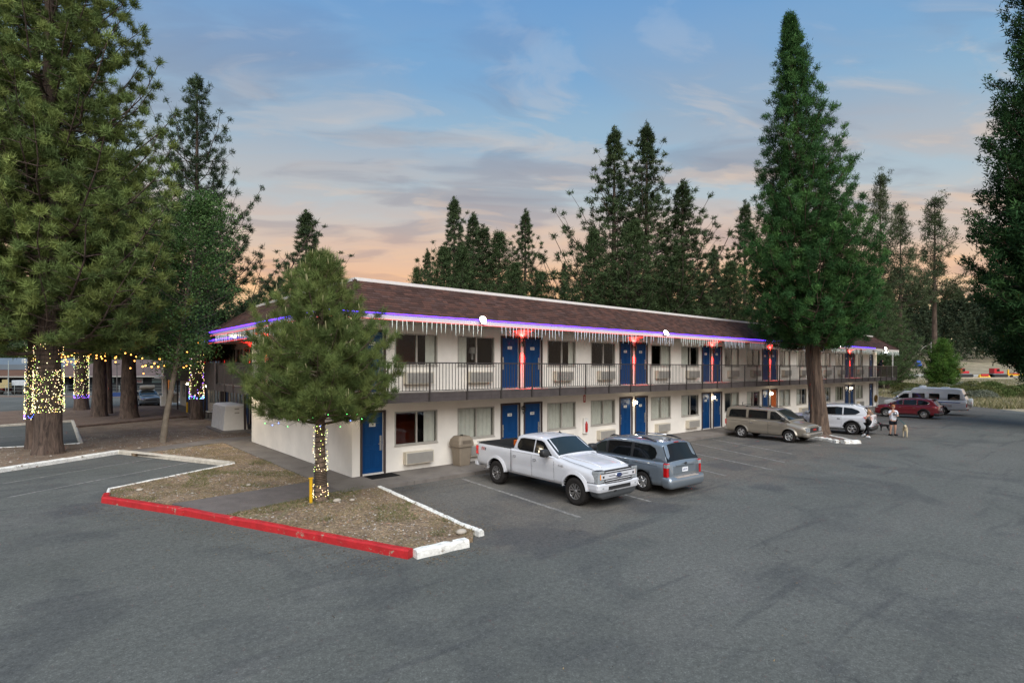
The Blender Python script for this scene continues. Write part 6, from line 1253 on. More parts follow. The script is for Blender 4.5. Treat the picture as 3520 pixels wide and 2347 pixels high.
# ---- leafy tree (aspen) between the pines and the motel
def aspen(seed, H, hb, r, n, lean):
    R = random.Random(seed); mb = MB(); NR_ = np.random.default_rng(seed); cs = []
    for i in range(70):
        t = (i + R.random()) / 70; z_ = hb + (H - hb) * t; a = i * 2.4 + R.random(); L_ = r * (math.sin(min(1, (t * .9 + .12)) * PI) ** .7) * R.uniform(.6, 1.1) + .2; x0 = Vector((lean[0] * z_ / H, lean[1] * z_ / H, z_)); da = Vector((math.cos(a), math.sin(a), 0))
        pts = [x0 + da * L_ * q + Vector((0, 0, L_ * .55 * q)) for q in (0, .35, .7, 1)]; mb.tube(pts, [.03, .022, .014, .005], 4, 0, cap=False)
        for j in range(9): q = R.uniform(.25, 1.05); cs.append(x0 + da * L_ * q + Vector((R.gauss(0, .25), R.gauss(0, .25), L_ * .55 * q + R.gauss(0, .25))))
    Cc = np.array([tuple(c) for c in cs]); k = n // len(Cc); c = np.repeat(Cc, k, 0) + NR_.normal(0, .19, (len(Cc) * k, 3)); d = NR_.normal(0, 1, c.shape); d /= np.linalg.norm(d, axis=1)[:, None]; s = np.cross(d, NR_.normal(0, 1, c.shape)); s /= np.linalg.norm(s, axis=1)[:, None]
    V = np.stack([c, c + d * .05 + s * .033, c + d * .10, c + d * .05 - s * .033], 1).reshape(-1, 3); m = len(c); t = np.array([(.080, .155, .048), (.065, .130, .042), (.10, .175, .055)])[np.repeat(NR_.integers(0, 3, len(Cc)), k)] * NR_.uniform(.65, 1.35, (m, 1)); t = np.repeat(np.concatenate([t, np.ones((m, 1))], 1), 4, axis=0)
    return mb, rawmesh('crown', V, 4, M('leaves', (1, 1, 1), .55, var=.15, attr=True, sub=.25, spec=.12), t)
ln_ = (1.5, -1.3); mb, cr = aspen(5, 11.6, 3.3, 2.15, 24000, ln_); ax, ay = -3.28, 13.8
asp = thing('aspen_tree', 'slender green leafy tree with pale leaning trunk before the dark pointed pine', 'tree', (ax, ay, .05)); inst(cr, 'crown', asp); mb.build('limbs', BARKP, asp)
trunk([(0, 0, -.1), (.12, -.1, 1.2), (ln_[0] * .3, ln_[1] * .3, 3.6), (ln_[0] * .6, ln_[1] * .6, 7.2), (ln_[0], ln_[1], 12)], [.16, .13, .11, .07, .012], 10, 2, .06).build('trunk', BARKP, asp)
# ---- young pine in the island, long needles and candles
YH = 6.55; R = random.Random(3); NRY = np.random.default_rng(33)
yprof = lambda t: 2.40 * (1 - t) ** .88 * (.80 + .20 * min(1, t * 5)) + .08
mb, Cs, Ds = branchset(19, YH, 2.05, yprof, 100, up=.10, sub=.26, tipup=.6, droop=-.02, jitter=.14, subl=.46)
V, tn = tufts(Cs, Ds, NRY, 115, .22, .0046, .70, [(.120, .160, .050), (.100, .140, .046), (.145, .180, .056)], .10, .035)
yp = thing('young_pine', 'young long-needled pine in the island, lights wrapped round its trunk', 'tree', (-1.94, -2.36, .08)); inst(rawmesh('crown', V, 3, FOLN, tn), 'crown', yp); mb.build('limbs', M('twig_bark', (.12, .09, .065), .9, var=.3), yp)
trunk([(0, 0, -.12), (0, 0, .25), (-.03, 0, 1.5), (-.02, 0, 3.2), (0, 0, 5.2), (0, 0, YH)], [.19, .155, .13, .105, .06, .012], 14, 6, .06).build('trunk', M('scaly_pine_bark', (.16, .115, .085), .95, var=.35, vs=9, bump=.8, bs=14, speck=.3), yp)
cd = MB(); sel = [i for i in range(len(Cs)) if R.random() < .17 or Cs[i][2] > 6]
for i in sel:
    p = Vector(Cs[i]) + Vector((0, 0, .04)); l = R.uniform(.12, .30); q = Vector((R.uniform(-.04, .04), R.uniform(-.04, .04), l)); cd.tube([p, p + q * .5, p + q], [.013, .014, .006], 5, 0)
tag(cd.build('candle_shoots', M('pine_candle', (.24, .22, .115), .8, var=.2, vs=20), yp), kind='stuff')
# ================================================================ SMALL THINGS
def bulbm(n, c, e): return M('bulb_' + n, c, .4, emit=e, var=.02, nolight=True)
BY_ = [bulbm('yellow', (1, .80, .22), 3.6), bulbm('warm', (1, .90, .52), 3.8), bulbm('green', (.62, 1, .20), 4), bulbm('peach', (1, .62, .38), 4.5)]
BMU = [bulbm('violet', (.38, .12, 1), 6), bulbm('blue', (.10, .2, 1), 7), bulbm('lime', (.15, 1, .2), 5)]
CAB = M('dark_cable', (.012, .02, .014), .7)
def fairy(label, x, y, zb, rf, bands, seed, r=.0135):
    """bands: (z0, z1, count, mats) wrapped round a trunk of radius rf(z)"""
    R = random.Random(seed); t = thing('fairy_lights', label, 'string lights', (x, y, zb)); cab = MB(); mats = BY_ + BMU; b = MB()
    for (z0, z1, n, ms, turns) in bands:
        if turns: cab.tube([(rf(z0 + (z1 - z0) * i / (turns * 10))[0] + (rf(z0 + (z1 - z0) * i / (turns * 10))[2] + .012) * math.cos(i * PI / 5), rf(z0)[1] + (rf(z0 + (z1 - z0) * i / (turns * 10))[2] + .012) * math.sin(i * PI / 5), z0 + (z1 - z0) * i / (turns * 10)) for i in range(turns * 10 + 1)], .007, 4, 0, cap=False)
        for i in range(n):
            q = R.random(); z_ = z0 + (z1 - z0) * (q ** 1.35); a = R.uniform(0, 2 * PI); cx, cy, rr = rf(z_); rr += .03 + R.uniform(0, .02); p = (cx + rr * math.cos(a), cy + rr * math.sin(a), z_); s = r * R.uniform(.6, 1.15)
            o_ = len(b.f); b.add([(p[0] + s, p[1], p[2]), (p[0], p[1] + s, p[2]), (p[0] - s, p[1], p[2]), (p[0], p[1] - s, p[2]), (p[0], p[1], p[2] + s * 1.2), (p[0], p[1], p[2] - s * 1.2)], [(0, 1, 4), (1, 2, 4), (2, 3, 4), (3, 0, 4), (1, 0, 5), (2, 1, 5), (3, 2, 5), (0, 3, 5)], mats.index(R.choice(ms)))
    if cab.v: cab.build('cable', CAB, t)
    tag(b.build('bulbs', mats, t), kind='stuff'); return t
W = [BY_[0], BY_[1], BY_[1], BY_[2], BY_[3]]; MU = [BY_[0], BY_[1], BY_[2], BY_[3], BY_[3], BMU[0]]
fairy('dense yellow lights wrapped round the nearest thick pine trunk', -7.45, 12.95, 0, lambda z: (0, 0, .50 - .012 * z), [(1.82, 3.5, 560, W, 26), (3.3, 4.8, 100, W, 8)], 1)
fairy('dense yellow lights with blue bands round the trunk just left of the nearest one', -7.85, 15.4, 0, lambda z: (0, 0, .39 - .01 * z), [(1.62, 3.5, 390, W, 20), (3.3, 4.6, 60, W, 6), (1.38, 1.6, 60, BMU[:2] + [BY_[1]], 4)], 2)
fairy('yellow lights with a purple band round the farthest wrapped pine trunk', -5.17, 41.0, 0, lambda z: (0, 0, .46), [(1.35, 4.6, 330, W, 24), (1.1, 1.35, 70, [BMU[0], BMU[0], BMU[1]], 4)], 3, .019)
fairy('multicoloured lights round the dark trunk beside the white cabinet', .43, 25.9, 0, lambda z: (0, 0, .42 - .01 * z), [(1.7, 4.7, 250, MU, 22), (1.5, 1.72, 80, BMU, 5)], 4, .018)
ytr = lambda z: (-.02, 0, .17 - .02 * z)
fairy('warm lights spiralling up the young pine trunk in the island', -1.94, -2.36, .08, ytr, [(.1, .48, 55, [BY_[1], BY_[0], BY_[3]], 3), (.85, 2.1, 110, W, 9), (.48, .85, 0, W, 8)], 5, .010)
bt = thing('fairy_lights', 'green and blue lights scattered along the lowest boughs of the young pine', 'string lights', (0, 0, 0)); bb = MB(); last = None
for (qx, qy, m_) in ((1008, 1431, 2), (1026, 1444, 2), (911, 1456, 2), (937, 1462, 1), (958, 1455, 1), (989, 1467, 2), (1048, 1435, 2), (1076, 1437, 2), (1101, 1465, 1), (1128, 1426, 2), (1170, 1467, 2), (1193, 1424, 2), (1205, 1446, 1), (1244, 1440, 2), (1227, 1425, 2)):
    d = 14.8 - .9 * math.cos((qx - 1107) / 230); x, y = P2(d, qx - 1760); z_ = 3.72 - (qy - 1.2 - 1259.6) / 1890.7 * d; bb.sphere((x, y, z_), .011, m_, 4)
    if last: bb.tube([last, (x, y, z_)], .003, 3, 0)
    last = (x, y, z_)
bb.build('bulb', [CAB, BMU[1], BMU[2]], bt)
# warm globe strings between the pines
G = M('bulb_globe', (1, .38, .07), .4, emit=6, var=.02, nolight=True); gm_ = MB().sphere((0, 0, 0), .038, 0, 6).build('x', G); gme = gm_.data; bpy.data.objects.remove(gm_)
k4 = [(585, 400), (945, 412), (985, 365), (1010, 318), (1050, 360), (1100, 352), (1160, 335), (1205, 290), (1260, 293), (1010, 432), (1065, 408), (1090, 440), (1150, 438), (1220, 430), (1080, 485), (1213, 460), (1420, 412), (1430, 348), (1460, 318), (1505, 238), (1560, 335), (1560, 380), (1625, 303), (1635, 357), (1650, 388), (1692, 305), (1698, 345), (1705, 420), (1862, 378), (1875, 357), (1868, 443), (1940, 235), (2025, 300), (2118, 325), (2200, 358), (2175, 425), (2300, 382), (2108, 542), (2320, 628)]
A_ = [(a / 4.704, 1150 + b / 4.704) for a, b in k4]; B_ = [(480 + a / 4.704, 1150 + b / 4.704) for a, b in ((95, 500), (50, 515), (195, 520), (237, 465), (300, 520), (390, 503), (565, 468), (627, 518), (712, 530), (755, 503), (765, 280), (605, 290), (945, 130), (1010, 92), (325, 393))]
low = [(a / 4.704, 1150 + b / 4.704) for a, b in ((1135, 688), (1330, 745), (1550, 775), (1742, 775), (1965, 748), (2145, 700))]
for lab, pts, d0, d1 in (('warm globe lights strung from the nearest pine to the farthest wrapped pine', A_[:16], 24, 33), ('warm globe lights strung between the plain dark trunks', A_[16:28], 28, 34), ('warm globe lights strung from the thick plain trunk towards the aspen', A_[28:], 29, 34), ('warm globe lights strung in the leaves right of the aspen trunk', B_, 24, 29), ('low sagging row of six warm globe lights crossing in front of the shops', low, 40, 44)):
    t = thing('globe_string_lights', lab, 'string lights', (0, 0, 0), 0, 'strings of warm globe lights among the left pines'); pts = sorted(pts); P = []
    for i, (qx, qy) in enumerate(pts):
        d = d0 + (d1 - d0) * i / max(1, len(pts) - 1); x, y = P2(d, qx - 1760); z_ = 3.72 - (qy - 1.7732 * (qx - 1760) / 1000 - 1260.85) / 1890.7 * d; P.append(Vector((x, y, z_)))
        inst(gme, 'bulb', t, P[-1])
    Q = []
    for a, c in zip(P[:-1], P[1:]): Q += [a + Vector((0, 0, .05)), (a + c) / 2 + Vector((0, 0, .01))]
    MB().tube(Q + [P[-1]], .008, 4, 0, cap=False).build('cable', CAB, t)
# white cabinet on its pad
t = thing('equipment_cabinet', 'white ribbed equipment cabinet with sloped sides on a concrete pad by the short wall', 'cabinet', (-.12, 16.05, .09))
MB().box(-.2, 1.5, -.35, 3.3, 0, .12).build('pad', CONC, t, bevel=.01)
CABW = M('cabinet_white', '#D8D4CC', .6, var=.04); b = MB()
vs = [(0, 0, .12), (1.22, 0, .12), (1.22, 2.9, .12), (0, 2.9, .12), (.10, .10, 1.44), (1.12, .10, 1.44), (1.12, 2.8, 1.44), (.10, 2.8, 1.44), (.20, .2, 1.52), (1.02, .2, 1.52), (1.02, 2.7, 1.52), (.20, 2.7, 1.52)]
b.add(vs, [(0, 1, 5, 4), (1, 2, 6, 5), (2, 3, 7, 6), (3, 0, 4, 7), (4, 5, 9, 8), (5, 6, 10, 9), (6, 7, 11, 10), (7, 4, 8, 11), (8, 9, 10, 11)]).build('case', CABW, t, bevel=.02)
for k in range(9): b = MB(); y = .18 + k * .31; b.add([(-.03, y, .14), (-.03, y + .12, .14), (.03, y + .12, .14), (.03, y, .14), (.065, y, 1.42), (.065, y + .12, 1.42), (.13, y + .12, 1.42), (.13, y, 1.42)], [(0, 4, 5, 1), (1, 5, 6, 2), (3, 7, 4, 0), (0, 1, 2, 3), (4, 7, 6, 5)]); b.build('rib', M('cabinet_rib', '#B9B9BC', .6), t)
for z_ in (1.02, 1.24): MB().box(.56, .80, .02 + z_ * .076 - .03, .035 + z_ * .076 - .02, z_ - .07, z_ + .07).build('vent_plate', M('vent_plate', '#A39F94', .6), t)
# bins, bench, posts, boulder near the rear wing
t = thing('trash_can', 'tan ribbed trash can at the far end of the rear wing', 'trash can', (2.46, 46.5, .12)); MB().lathe([(.25, 0), (.30, .75), (.31, .76)], 16).build('bin', TAN, t); MB().lathe([(.33, .76), (.33, .85), (.2, 1.0), (.001, 1.04)], 16).build('lid', MATS['tan_plastic_dark'], t)
t = thing('bench', 'pale slatted bench between the lit dark trunk and the white cabinet', 'bench', (1.35, 26.4, .1), 0)
for k in range(3): MB().box(-.25 + k * .17, -.12 + k * .17, -.75, .75, .42, .46).build('slat', CAPM, t)
for k in range(3): MB().box(.27, .31, -.75, .75, .55 + k * .16, .66 + k * .16).build('slat', CAPM, t)
for yy in (-.6, .6):
    MB().box(-.25, .32, yy - .03, yy + .03, .34, .418).box(.312, .35, yy - .03, yy + .03, .0, .98).box(-.25, -.2, yy - .03, yy + .03, 0, .339).build('leg', IRON, t)
YEL = M('yellow_paint', '#D9A90F', .55, var=.1, bump=.2, bs=20)
o = MB().box(-.035, .035, -.02, .02, -.1, .66).box(-.055, .055, -.03, .03, .66, .69).build('marker_post', YEL, loc=(-2.24, -2.42, .09)); tag(o, 'short yellow marker post against the young pine trunk', 'post')
o = MB().lathe([(.07, -.1), (.07, .75), (.04, .82), (.001, .84)], 10).build('bollard', YEL, loc=(1.0, 32.4, .1)); tag(o, 'yellow bollard left of the multicoloured lit trunk', 'bollard')
b = MB(); b.sphere((0, 0, .25), .42, 0, 8, .9, 1.1); o = b.build('boulder', M('dark_rock', '#56504A', .9, var=.3, bump=.8, bs=3), loc=(-1.55, 43.2, .1)); tag(o, 'round boulder between the thick plain trunk and the grey wagon', 'boulder')
# ---------------------------------------------------------------- shops over the street
SHR = M('shop_roof_shingle', '#5A4E4C', .9, var=.15, vs=.6, bump=.3, bs=8); SHR2 = M('rust_roof_shingle', '#5E4639', .9, var=.15, vs=.6); GREYR = M('grey_metal_roof', '#59636B', .6, var=.1, vs=.5); CLAP = M('slate_clapboard', '#3F4347', .8, var=.1, vs=.5); EAVE = M('pale_eave', '#918E88', .6); DARKV = M('dark_opening', '#15120F', .8); WSIGN = M('sign_white', '#A9AEB2', .6); RSIGN = M('sign_red_text', '#B02A2A', .6)
MS = Matrix(((RT.x, FW.x, 0, CP.x), (RT.y, FW.y, 0, CP.y), (0, 0, 1, 0), (0, 0, 0, 1)))   # street frame: x along the shop fronts, y away from the motel
def sx(px, d=78): return (px - 1760) / 1890.7 * d
s1 = thing('shop_building', 'low shop on the far left with rust and grey roofs and pale letters on top', 'building'); s2 = thing('shop_building', 'slate clapboard shop with big brown roof and banners behind the wrapped pines', 'building')
def at_s(b): return b
b = MB(); a, c = sx(-260), sx(208)
b.box(a, c, 79.5, 90, 0, 2.3, 0, MS); b.build('wall', CLAP, s1)
b = MB(); b.add([(a - .4, 77.2, 2.25), (c + .3, 77.2, 2.25), (c + .3, 82.5, 3.15), (a - .4, 82.5, 3.15), (c + .3, 82.5, 2.3), (a - .4, 82.5, 2.3)], [(0, 1, 2, 3), (3, 2, 4, 5), (0, 3, 5), (1, 4, 2)], 0, MS); b.build('roof', SHR2, s1)
b = MB(); b.add([(a - .4, 82.6, 3.1), (c - 2, 82.6, 3.1), (c - 4, 88, 5.0), (a - .4, 88, 5.0)], [(0, 1, 2, 3)], 0, MS); b.build('roof', GREYR, s1)
MB().box(a - .4, c + .3, 77.05, 77.19, 2.12, 2.3, 0, MS).build('fascia', EAVE, s1)
for px in range(-200, 200, 60): MB().box(sx(px), sx(px) + .16, 77.3, 77.45, .05, 2.12, 0, MS).build('post', EAVE, s1)
for px in range(-170, 190, 60): MB().box(sx(px), sx(px) + 1.5, 79.42, 79.49, .5, 1.9, 0, MS).build('window', DARKV, s1)
lt = MB(); lt.txt('BIG BEAR', MS @ T(sx(25), 82.5, 4.45) @ Matrix.Rotation(PI / 2, 4, 'X') @ Matrix.Diagonal((.95, .85, 2, 1)), 0); lt.build('sign_letters', WSIGN, s1)
b = MB(); b.box(sx(-120), sx(80), 82.4, 82.46, 3.2, 3.95, 0, MS); b.build('sign_board', GREYR, s1)
a, c = sx(196), sx(640)
MB().box(a + 3.6, c, 79.5, 92, 0, 2.7, 0, MS).box(a, a + 3.6, 81.5, 92, 0, 2.7, 0, MS).build('wall', CLAP, s2)
for k in range(14): MB().box(a + 3.62, c, 79.46, 79.499, .1 + k * .18, .1 + k * .18 + .15, 0, MS).build('clapboard', CLAP, s2)
b = MB(); b.add([(a - .3, 77.6, 2.32), (c + .3, 77.6, 2.32), (c - 1.2, 84, 4.7), (a + 2.2, 84, 4.7)], [(0, 1, 2, 3)], 0, MS); b.build('roof', SHR, s2)
b = MB(); b.add([(a - .3, 77.5, 2.4), (a + 3.8, 77.5, 2.4), (a + 1.6, 78.2, 4.2)], [(0, 1, 2)], 0, MS) ; b.build('gable', SHR, s2)
MB().box(a - .3, c + .3, 77.45, 77.59, 2.2, 2.34, 0, MS).build('fascia', EAVE, s2)
for i, (p0, p1) in enumerate(((218, 228), (233, 248), (252, 262))): MB().box(sx(p0), sx(p1), 81.40, 81.49, .1, 2.0, 0, MS).build('doorway', DARKV, s2)
MB().box(sx(236), sx(244), 80.2, 80.5, .1, 1.6, 0, MS).build('orange_door', M('rust_door', '#A5553A', .7), s2)
for p0, p1 in ((346, 368), (500, 532), (548, 562)): MB().box(sx(p0), sx(p1), 79.40, 79.45, 1.35, 2.0, 0, MS).build('window', M('teal_pane', '#6F8A90', .2), s2)
for p0, p1, z0, z1, lab, tx in ((392, 410, 1.25, 1.95, 'white banner left of the thick plain trunk on the slate shop', 'SKI'), (440, 470, 1.3, 2.0, 'white and red sale banner right of the thick plain trunk', 'SALE'), (410, 440, 1.25, 1.95, 'banner between the other two on the slate shop, behind the trunk', 'RENTALS')):
    b = MB(); b.box(sx(p0), sx(p1), 79.30, 79.34, z0, z1, 0, MS); w = sx(p1) - sx(p0); b.txt(tx, MS @ T((sx(p0) + sx(p1)) / 2, 79.295, (z0 + z1) / 2 - .1) @ Matrix.Rotation(PI / 2, 4, 'X') @ Matrix.Diagonal((w / (.72 * len(tx)), .42, .05, 1)), 1); o = b.build('banner', [WSIGN, RSIGN]); tag(o, lab, 'banner')
MB().box(sx(640), sx(700), 80, 90, 0, 3.0, 0, MS).build('annex_wall', CLAP, s2)
# street things before the shops
t = thing('lift_truck', 'cream work truck with red base parked at the far left before the shops', 'truck', (0, 0, 0)); cr_ = M('cream_paint', '#9C8E66', .6, var=.15)
b = MB(); b.box(sx(-60, 72), sx(36, 72), 71.5, 73.2, .85, 1.5, 0, MS @ T(0, 0, 0)); b.build('bed', cr_, t); MB().box(sx(24, 72), sx(44, 72), 71.3, 71.45, .9, 1.95, 0, MS).build('frame', cr_, t); MB().box(sx(-50, 72), sx(18, 72), 71.6, 73, .4, .84, 0, MS).build('chassis', M('rust_red', '#8A2620', .6), t)
for px in (-30, 10): MB().lathe([(.001, -.15), (.38, -.15), (.38, .15), (.001, .15)], 14, 0, MS @ T(sx(px, 72), 71.6, .38), 'y').build('wheel', TYRE, t)
t = thing('parked_trailer', 'white enclosed trailer nose peeping left of the wrapped pines', 'trailer', (0, 0, 0)); MB().box(sx(63, 73), sx(110, 73), 72, 74.5, 1.15, 1.85, 0, MS).build('box', WSIGN, t, bevel=.05)
for px in (58, 76): MB().lathe([(.001, -.1), (.3, -.1), (.3, .1), (.001, .1)], 14, 0, MS @ T(sx(px + 12, 73), 72.1, .3), 'y').build('wheel', TYRE, t)
MB().box(sx(60, 73), sx(105, 73), 72.2, 74, .55, 1.149, 0, MS).build('chassis', BLK, t)
o = MB().lathe([(.06, 0), (.05, 3.9), (.001, 3.92)], 8).box(-.28, .28, -.1, .1, 3.9, 4.05).box(-.45, .45, -.45, .45, 0, .5, 1).build('street_lamp', [IRON, M('blue_base', '#1F3A6B', .6)]); x, y = P2(67.5, 402 - 1760); o.location = (x, y, 0); tag(o, 'street lamp with blue base left of the thick plain trunk', 'street lamp')
o = MB().lathe([(.05, 0), (.04, 4.4), (.001, 4.42)], 8).build('pole', M('grey_pole', '#7F8683', .6)); x, y = P2(68, 29 - 1760); o.location = (x, y, 0); tag(o, 'thin grey pole before the rust roof at the far left', 'pole')
o = MB().lathe([(.05, 0), (.04, 3.4), (.001, 3.42)], 8).build('pole', MATS['grey_pole']); x, y = P2(68, 307 - 1760); o.location = (x, y, 0); tag(o, 'thin grey pole just right of the farthest wrapped trunk', 'pole')
fe = thing('chain_link_fence', 'low wire fence on posts along the far side of the street', 'fence'); 
for i in range(24): MB().tube([MS @ Vector((sx(-40 + i * 30, 70), 70, 0)), MS @ Vector((sx(-40 + i * 30, 70), 70, 1.25))], .03, 5).build('post', MATS['grey_pole'], fe)
for z_ in (.5, .9, 1.25): MB().tube([MS @ Vector((sx(-40, 70), 70, z_)), MS @ Vector((sx(650, 70), 70, z_))], .015, 4).build('rail', MATS['grey_pole'], fe)
t = thing('equipment_crate', 'orange equipment frame behind the aspen trunk by the slate shop', 'crate', (0, 0, 0)); b = MB()
for px in (592, 603): b.box(sx(px, 70), sx(px, 70) + .15, 69, 69.2, 0, 2.0, 0, MS)
for z_ in (.5, 1.1, 1.8): b.box(sx(585, 70), sx(606, 70), 69.2, 69.4, z_, z_ + .15, 0, MS)
b.build('frame', M('dull_orange', '#A86A34', .7), t); MB().box(sx(600, 70), sx(618, 70), 68.4, 68.9, .1, .75, 0, MS).build('case', WSIGN, t)
# power line left of the motel roof
pw = []
for i, (px, d) in enumerate(((560, 76), (1335, 76))):
    x, y = P2(d, px - 1760); o = MB().lathe([(.14, 0), (.10, 14.9), (.001, 14.95)], 8).box(-1.0, 1.0, -.06, .06, 13.9, 14.05).build('utility_pole', BARKP, loc=(x, y, 0)); o.rotation_euler = (0, 0, YAW); tag(o, ['utility pole hidden among the left trees', 'utility pole hidden behind the motel roof'][i], 'pole'); pw.append(Vector((x, y, 0)))
for i, z_ in enumerate((14.85, 14.35, 13.75)):
    P = [pw[0].lerp(pw[1], q) + Vector((0, 0, z_ - .5 * math.sin(q * PI) - 1.1 * q)) for q in [j / 10 for j in range(11)]]; o = MB().tube(P, .022, 4).build('power_line', CAB); tag(o, ['topmost power line left of the roof', 'middle power line left of the roof', 'lowest power line left of the roof'][i], 'power line')
# ---------------------------------------------------------------- beyond the meadow, right
poly('gravel_lot', [P2(222, 1320), P2(222, 1900), P2(262, 1900), P2(300, 1300)], -.8, .25, M('pale_gravel', '#A39E95', .9, var=.1, vs=.3)); poly('track', [P2(196, 1440), P2(196, 2000), P2(202, 2000), P2(202, 1440)], -.5, .12, M('pale_track', '#B5A78F', .9))
REDP = M('machine_red', '#B3202A', .45); YELP = M('machine_yellow', '#D5A51E', .5)
def sc_(px): return (px - 1760) / 1890.7 * 213
def groomer(label, p0, cab=True):
    t = thing('snow_groomer', label, 'tracked vehicle', (0, 0, .1)); x = sc_(p0)
    b = MB(); v = [(x, 0), (x + 4.6, 0), (x + 5.0, .6), (x + 4.6, 1.15), (x, 1.15), (x - .5, .6)]
    for yy in (211.2, 214.2): b.add([(px, yy, z_) for px, z_ in v] + [(px, yy + .9, z_) for px, z_ in v], [(0, 1, 2, 3, 4, 5), (11, 10, 9, 8, 7, 6)] + [(i, i + 6, (i + 1) % 6 + 6, (i + 1) % 6) for i in range(6)], 0, MS)
    b.build('track', BLK, t); MB().box(x - .2, x + 4.8, 211.9, 214.4, 1.16, 1.4, 0, MS).build('deck', M('machine_silver', '#8A8C90', .5), t)
    MB().box(x + 2.0, x + 3.9, 211.9, 214.2, 1.41, 2.35, 0, MS).build('hood', REDP, t, bevel=.15); MB().box(x + .1, x + 2.1, 211.8, 214.3, 1.41, 3.4, 0, MS).build('cab', REDP, t, bevel=.12); MB().box(x + 1.0, x + 2.13, 211.76, 214.34, 2.2, 3.2, 0, MS).build('window', CGLASS, t)
groomer('red tracked machine just right of the green cedar, beyond the meadow', 3290); groomer('second red tracked machine, half hidden by the far right sequoia', 3408)
t = thing('plough_blade', 'yellow and red plough blade lying between the two red tracked machines', 'plough blade', (0, 0, .1)); b = MB(); x = sc_(3338)
b.add([(x, 209, 0), (x + 4.2, 209, 0), (x + 3.7, 209.4, 1.1), (x + .3, 209.4, 1.1), (x, 210, 0), (x + 4.2, 210, 0), (x + 3.7, 209.8, 1.1), (x + .3, 209.8, 1.1)], [(0, 1, 2, 3), (5, 4, 7, 6), (3, 2, 6, 7), (0, 3, 7, 4), (1, 5, 6, 2)], 0, MS); b.build('blade', YELP, t); MB().box(x + .6, x + 3.4, 208.9, 209.2, .5, 1.25, 0, MS).build('panel', REDP, t)
t = thing('yellow_machine', 'low yellow and red machine beside the second red tracked machine', 'machine', (0, 0, .1)); x = sc_(3450); b = MB(); b.box(x, x + 5.8, 211, 213, .5, 1.2, 0, MS); b.build('body', YELP, t, bevel=.1); MB().box(x + 1.8, x + 4.2, 210.9, 213.1, 1.21, 1.6, 0, MS).build('cover', REDP, t); MB().box(x + .3, x + .8, 211.5, 211.9, 1.21, 2.9, 0, MS).build('mast', YELP, t)
for q in (1.2, 4.6): MB().lathe([(.001, -.2), (.5, -.2), (.5, .2), (.001, .2)], 14, 0, MS @ T(x + q, 211, .5), 'y').build('wheel', TYRE, t)
o = MB().box((3300 - 1760) / 1890.7 * 104, (3345 - 1760) / 1890.7 * 104, 104, 104.3, -.1, .95, 0, MS).box((3345 - 1760) / 1890.7 * 104, (3372 - 1760) / 1890.7 * 104, 104, 105.2, -.1, 1.02, 1, MS).build('block_wall', [M('beige_block', '#A0957F', .85, var=.12), M('cream_block', '#D6CDB8', .8)]); tag(o, 'low beige and cream block wall in the meadow right of the cedar', 'wall')
BT = M('blue_tarp', '#1B49A5', .6, var=.2, vs=2, bump=.5, bs=3)
for i, (px, w, ytop, ybot, lab) in enumerate(((3071, 26, 1242, 1261, 'blue covered bundle left of the leaning pine trunk, with yellow base'), (3094, 22, 1240, 1263, 'blue covered machine touching the leaning pine trunk on its left'), (3154, 27, 1232, 1261, 'blue covered machine on dark legs left of the green cedar'))):
    d = 328; x, y = P2(d, px - 1760); g0 = hz(x, y); wm = w / 1890.7 * d; hm = (ybot - ytop) / 1890.7 * d; t = thing('covered_machine', lab, 'machine', (x, y, g0), YAW - PI / 2)
    b = MB(); b.sphere((0, 0, hm * .62), wm * .42, 0, 8, .62 * hm / wm * 1.5, 1.05, .7).sphere((wm * .28, 0, hm * .42), wm * .25, 0, 7, .9); b.build('cover', BT, t); lg = MB()
    for q in (-.25, -.08, .2): lg.tube([(wm * q, 0, 0), (wm * q * .8, 0, hm * .5)], wm * .05, 6)
    lg.build('leg', BLK if i else YELP, t)
x, y = P2(128, 3203 - 1760); t = thing('street_lamp', 'tall pale street lamp with long curved arm left of the green cedar', 'street lamp', (x, y, 0), YAW - PI / 2); MB().lathe([(.22, 0), (.18, 9.6), (.001, 9.7)], 10).build('pole', M('pale_pole', '#C4BEB2', .7), t); MB().tube([(0, 0, 9.2), (-1.0, 0, 9.0), (-2.0, 0, 8.4), (-2.6, 0, 7.7)], .04, 6).build('arm', MATS['pale_pole'], t)
fe = thing('wire_fence', 'thin wire fence on stakes crossing the meadow beyond the camper van', 'fence')
for i in range(16): MB().tube([MS @ Vector(((2960 + i * 45 - 1760) / 1890.7 * 108, 108, -.1)), MS @ Vector(((2960 + i * 45 - 1760) / 1890.7 * 108, 108, 1.25))], .035, 5).build('stake', BARKP, fe)
for z_ in (.6, 1.15): MB().tube([MS @ Vector(((2960 - 1760) / 1890.7 * 108, 108, z_)), MS @ Vector(((3640 - 1760) / 1890.7 * 108, 108, z_))], .012, 4).build('wire', IRON, fe)
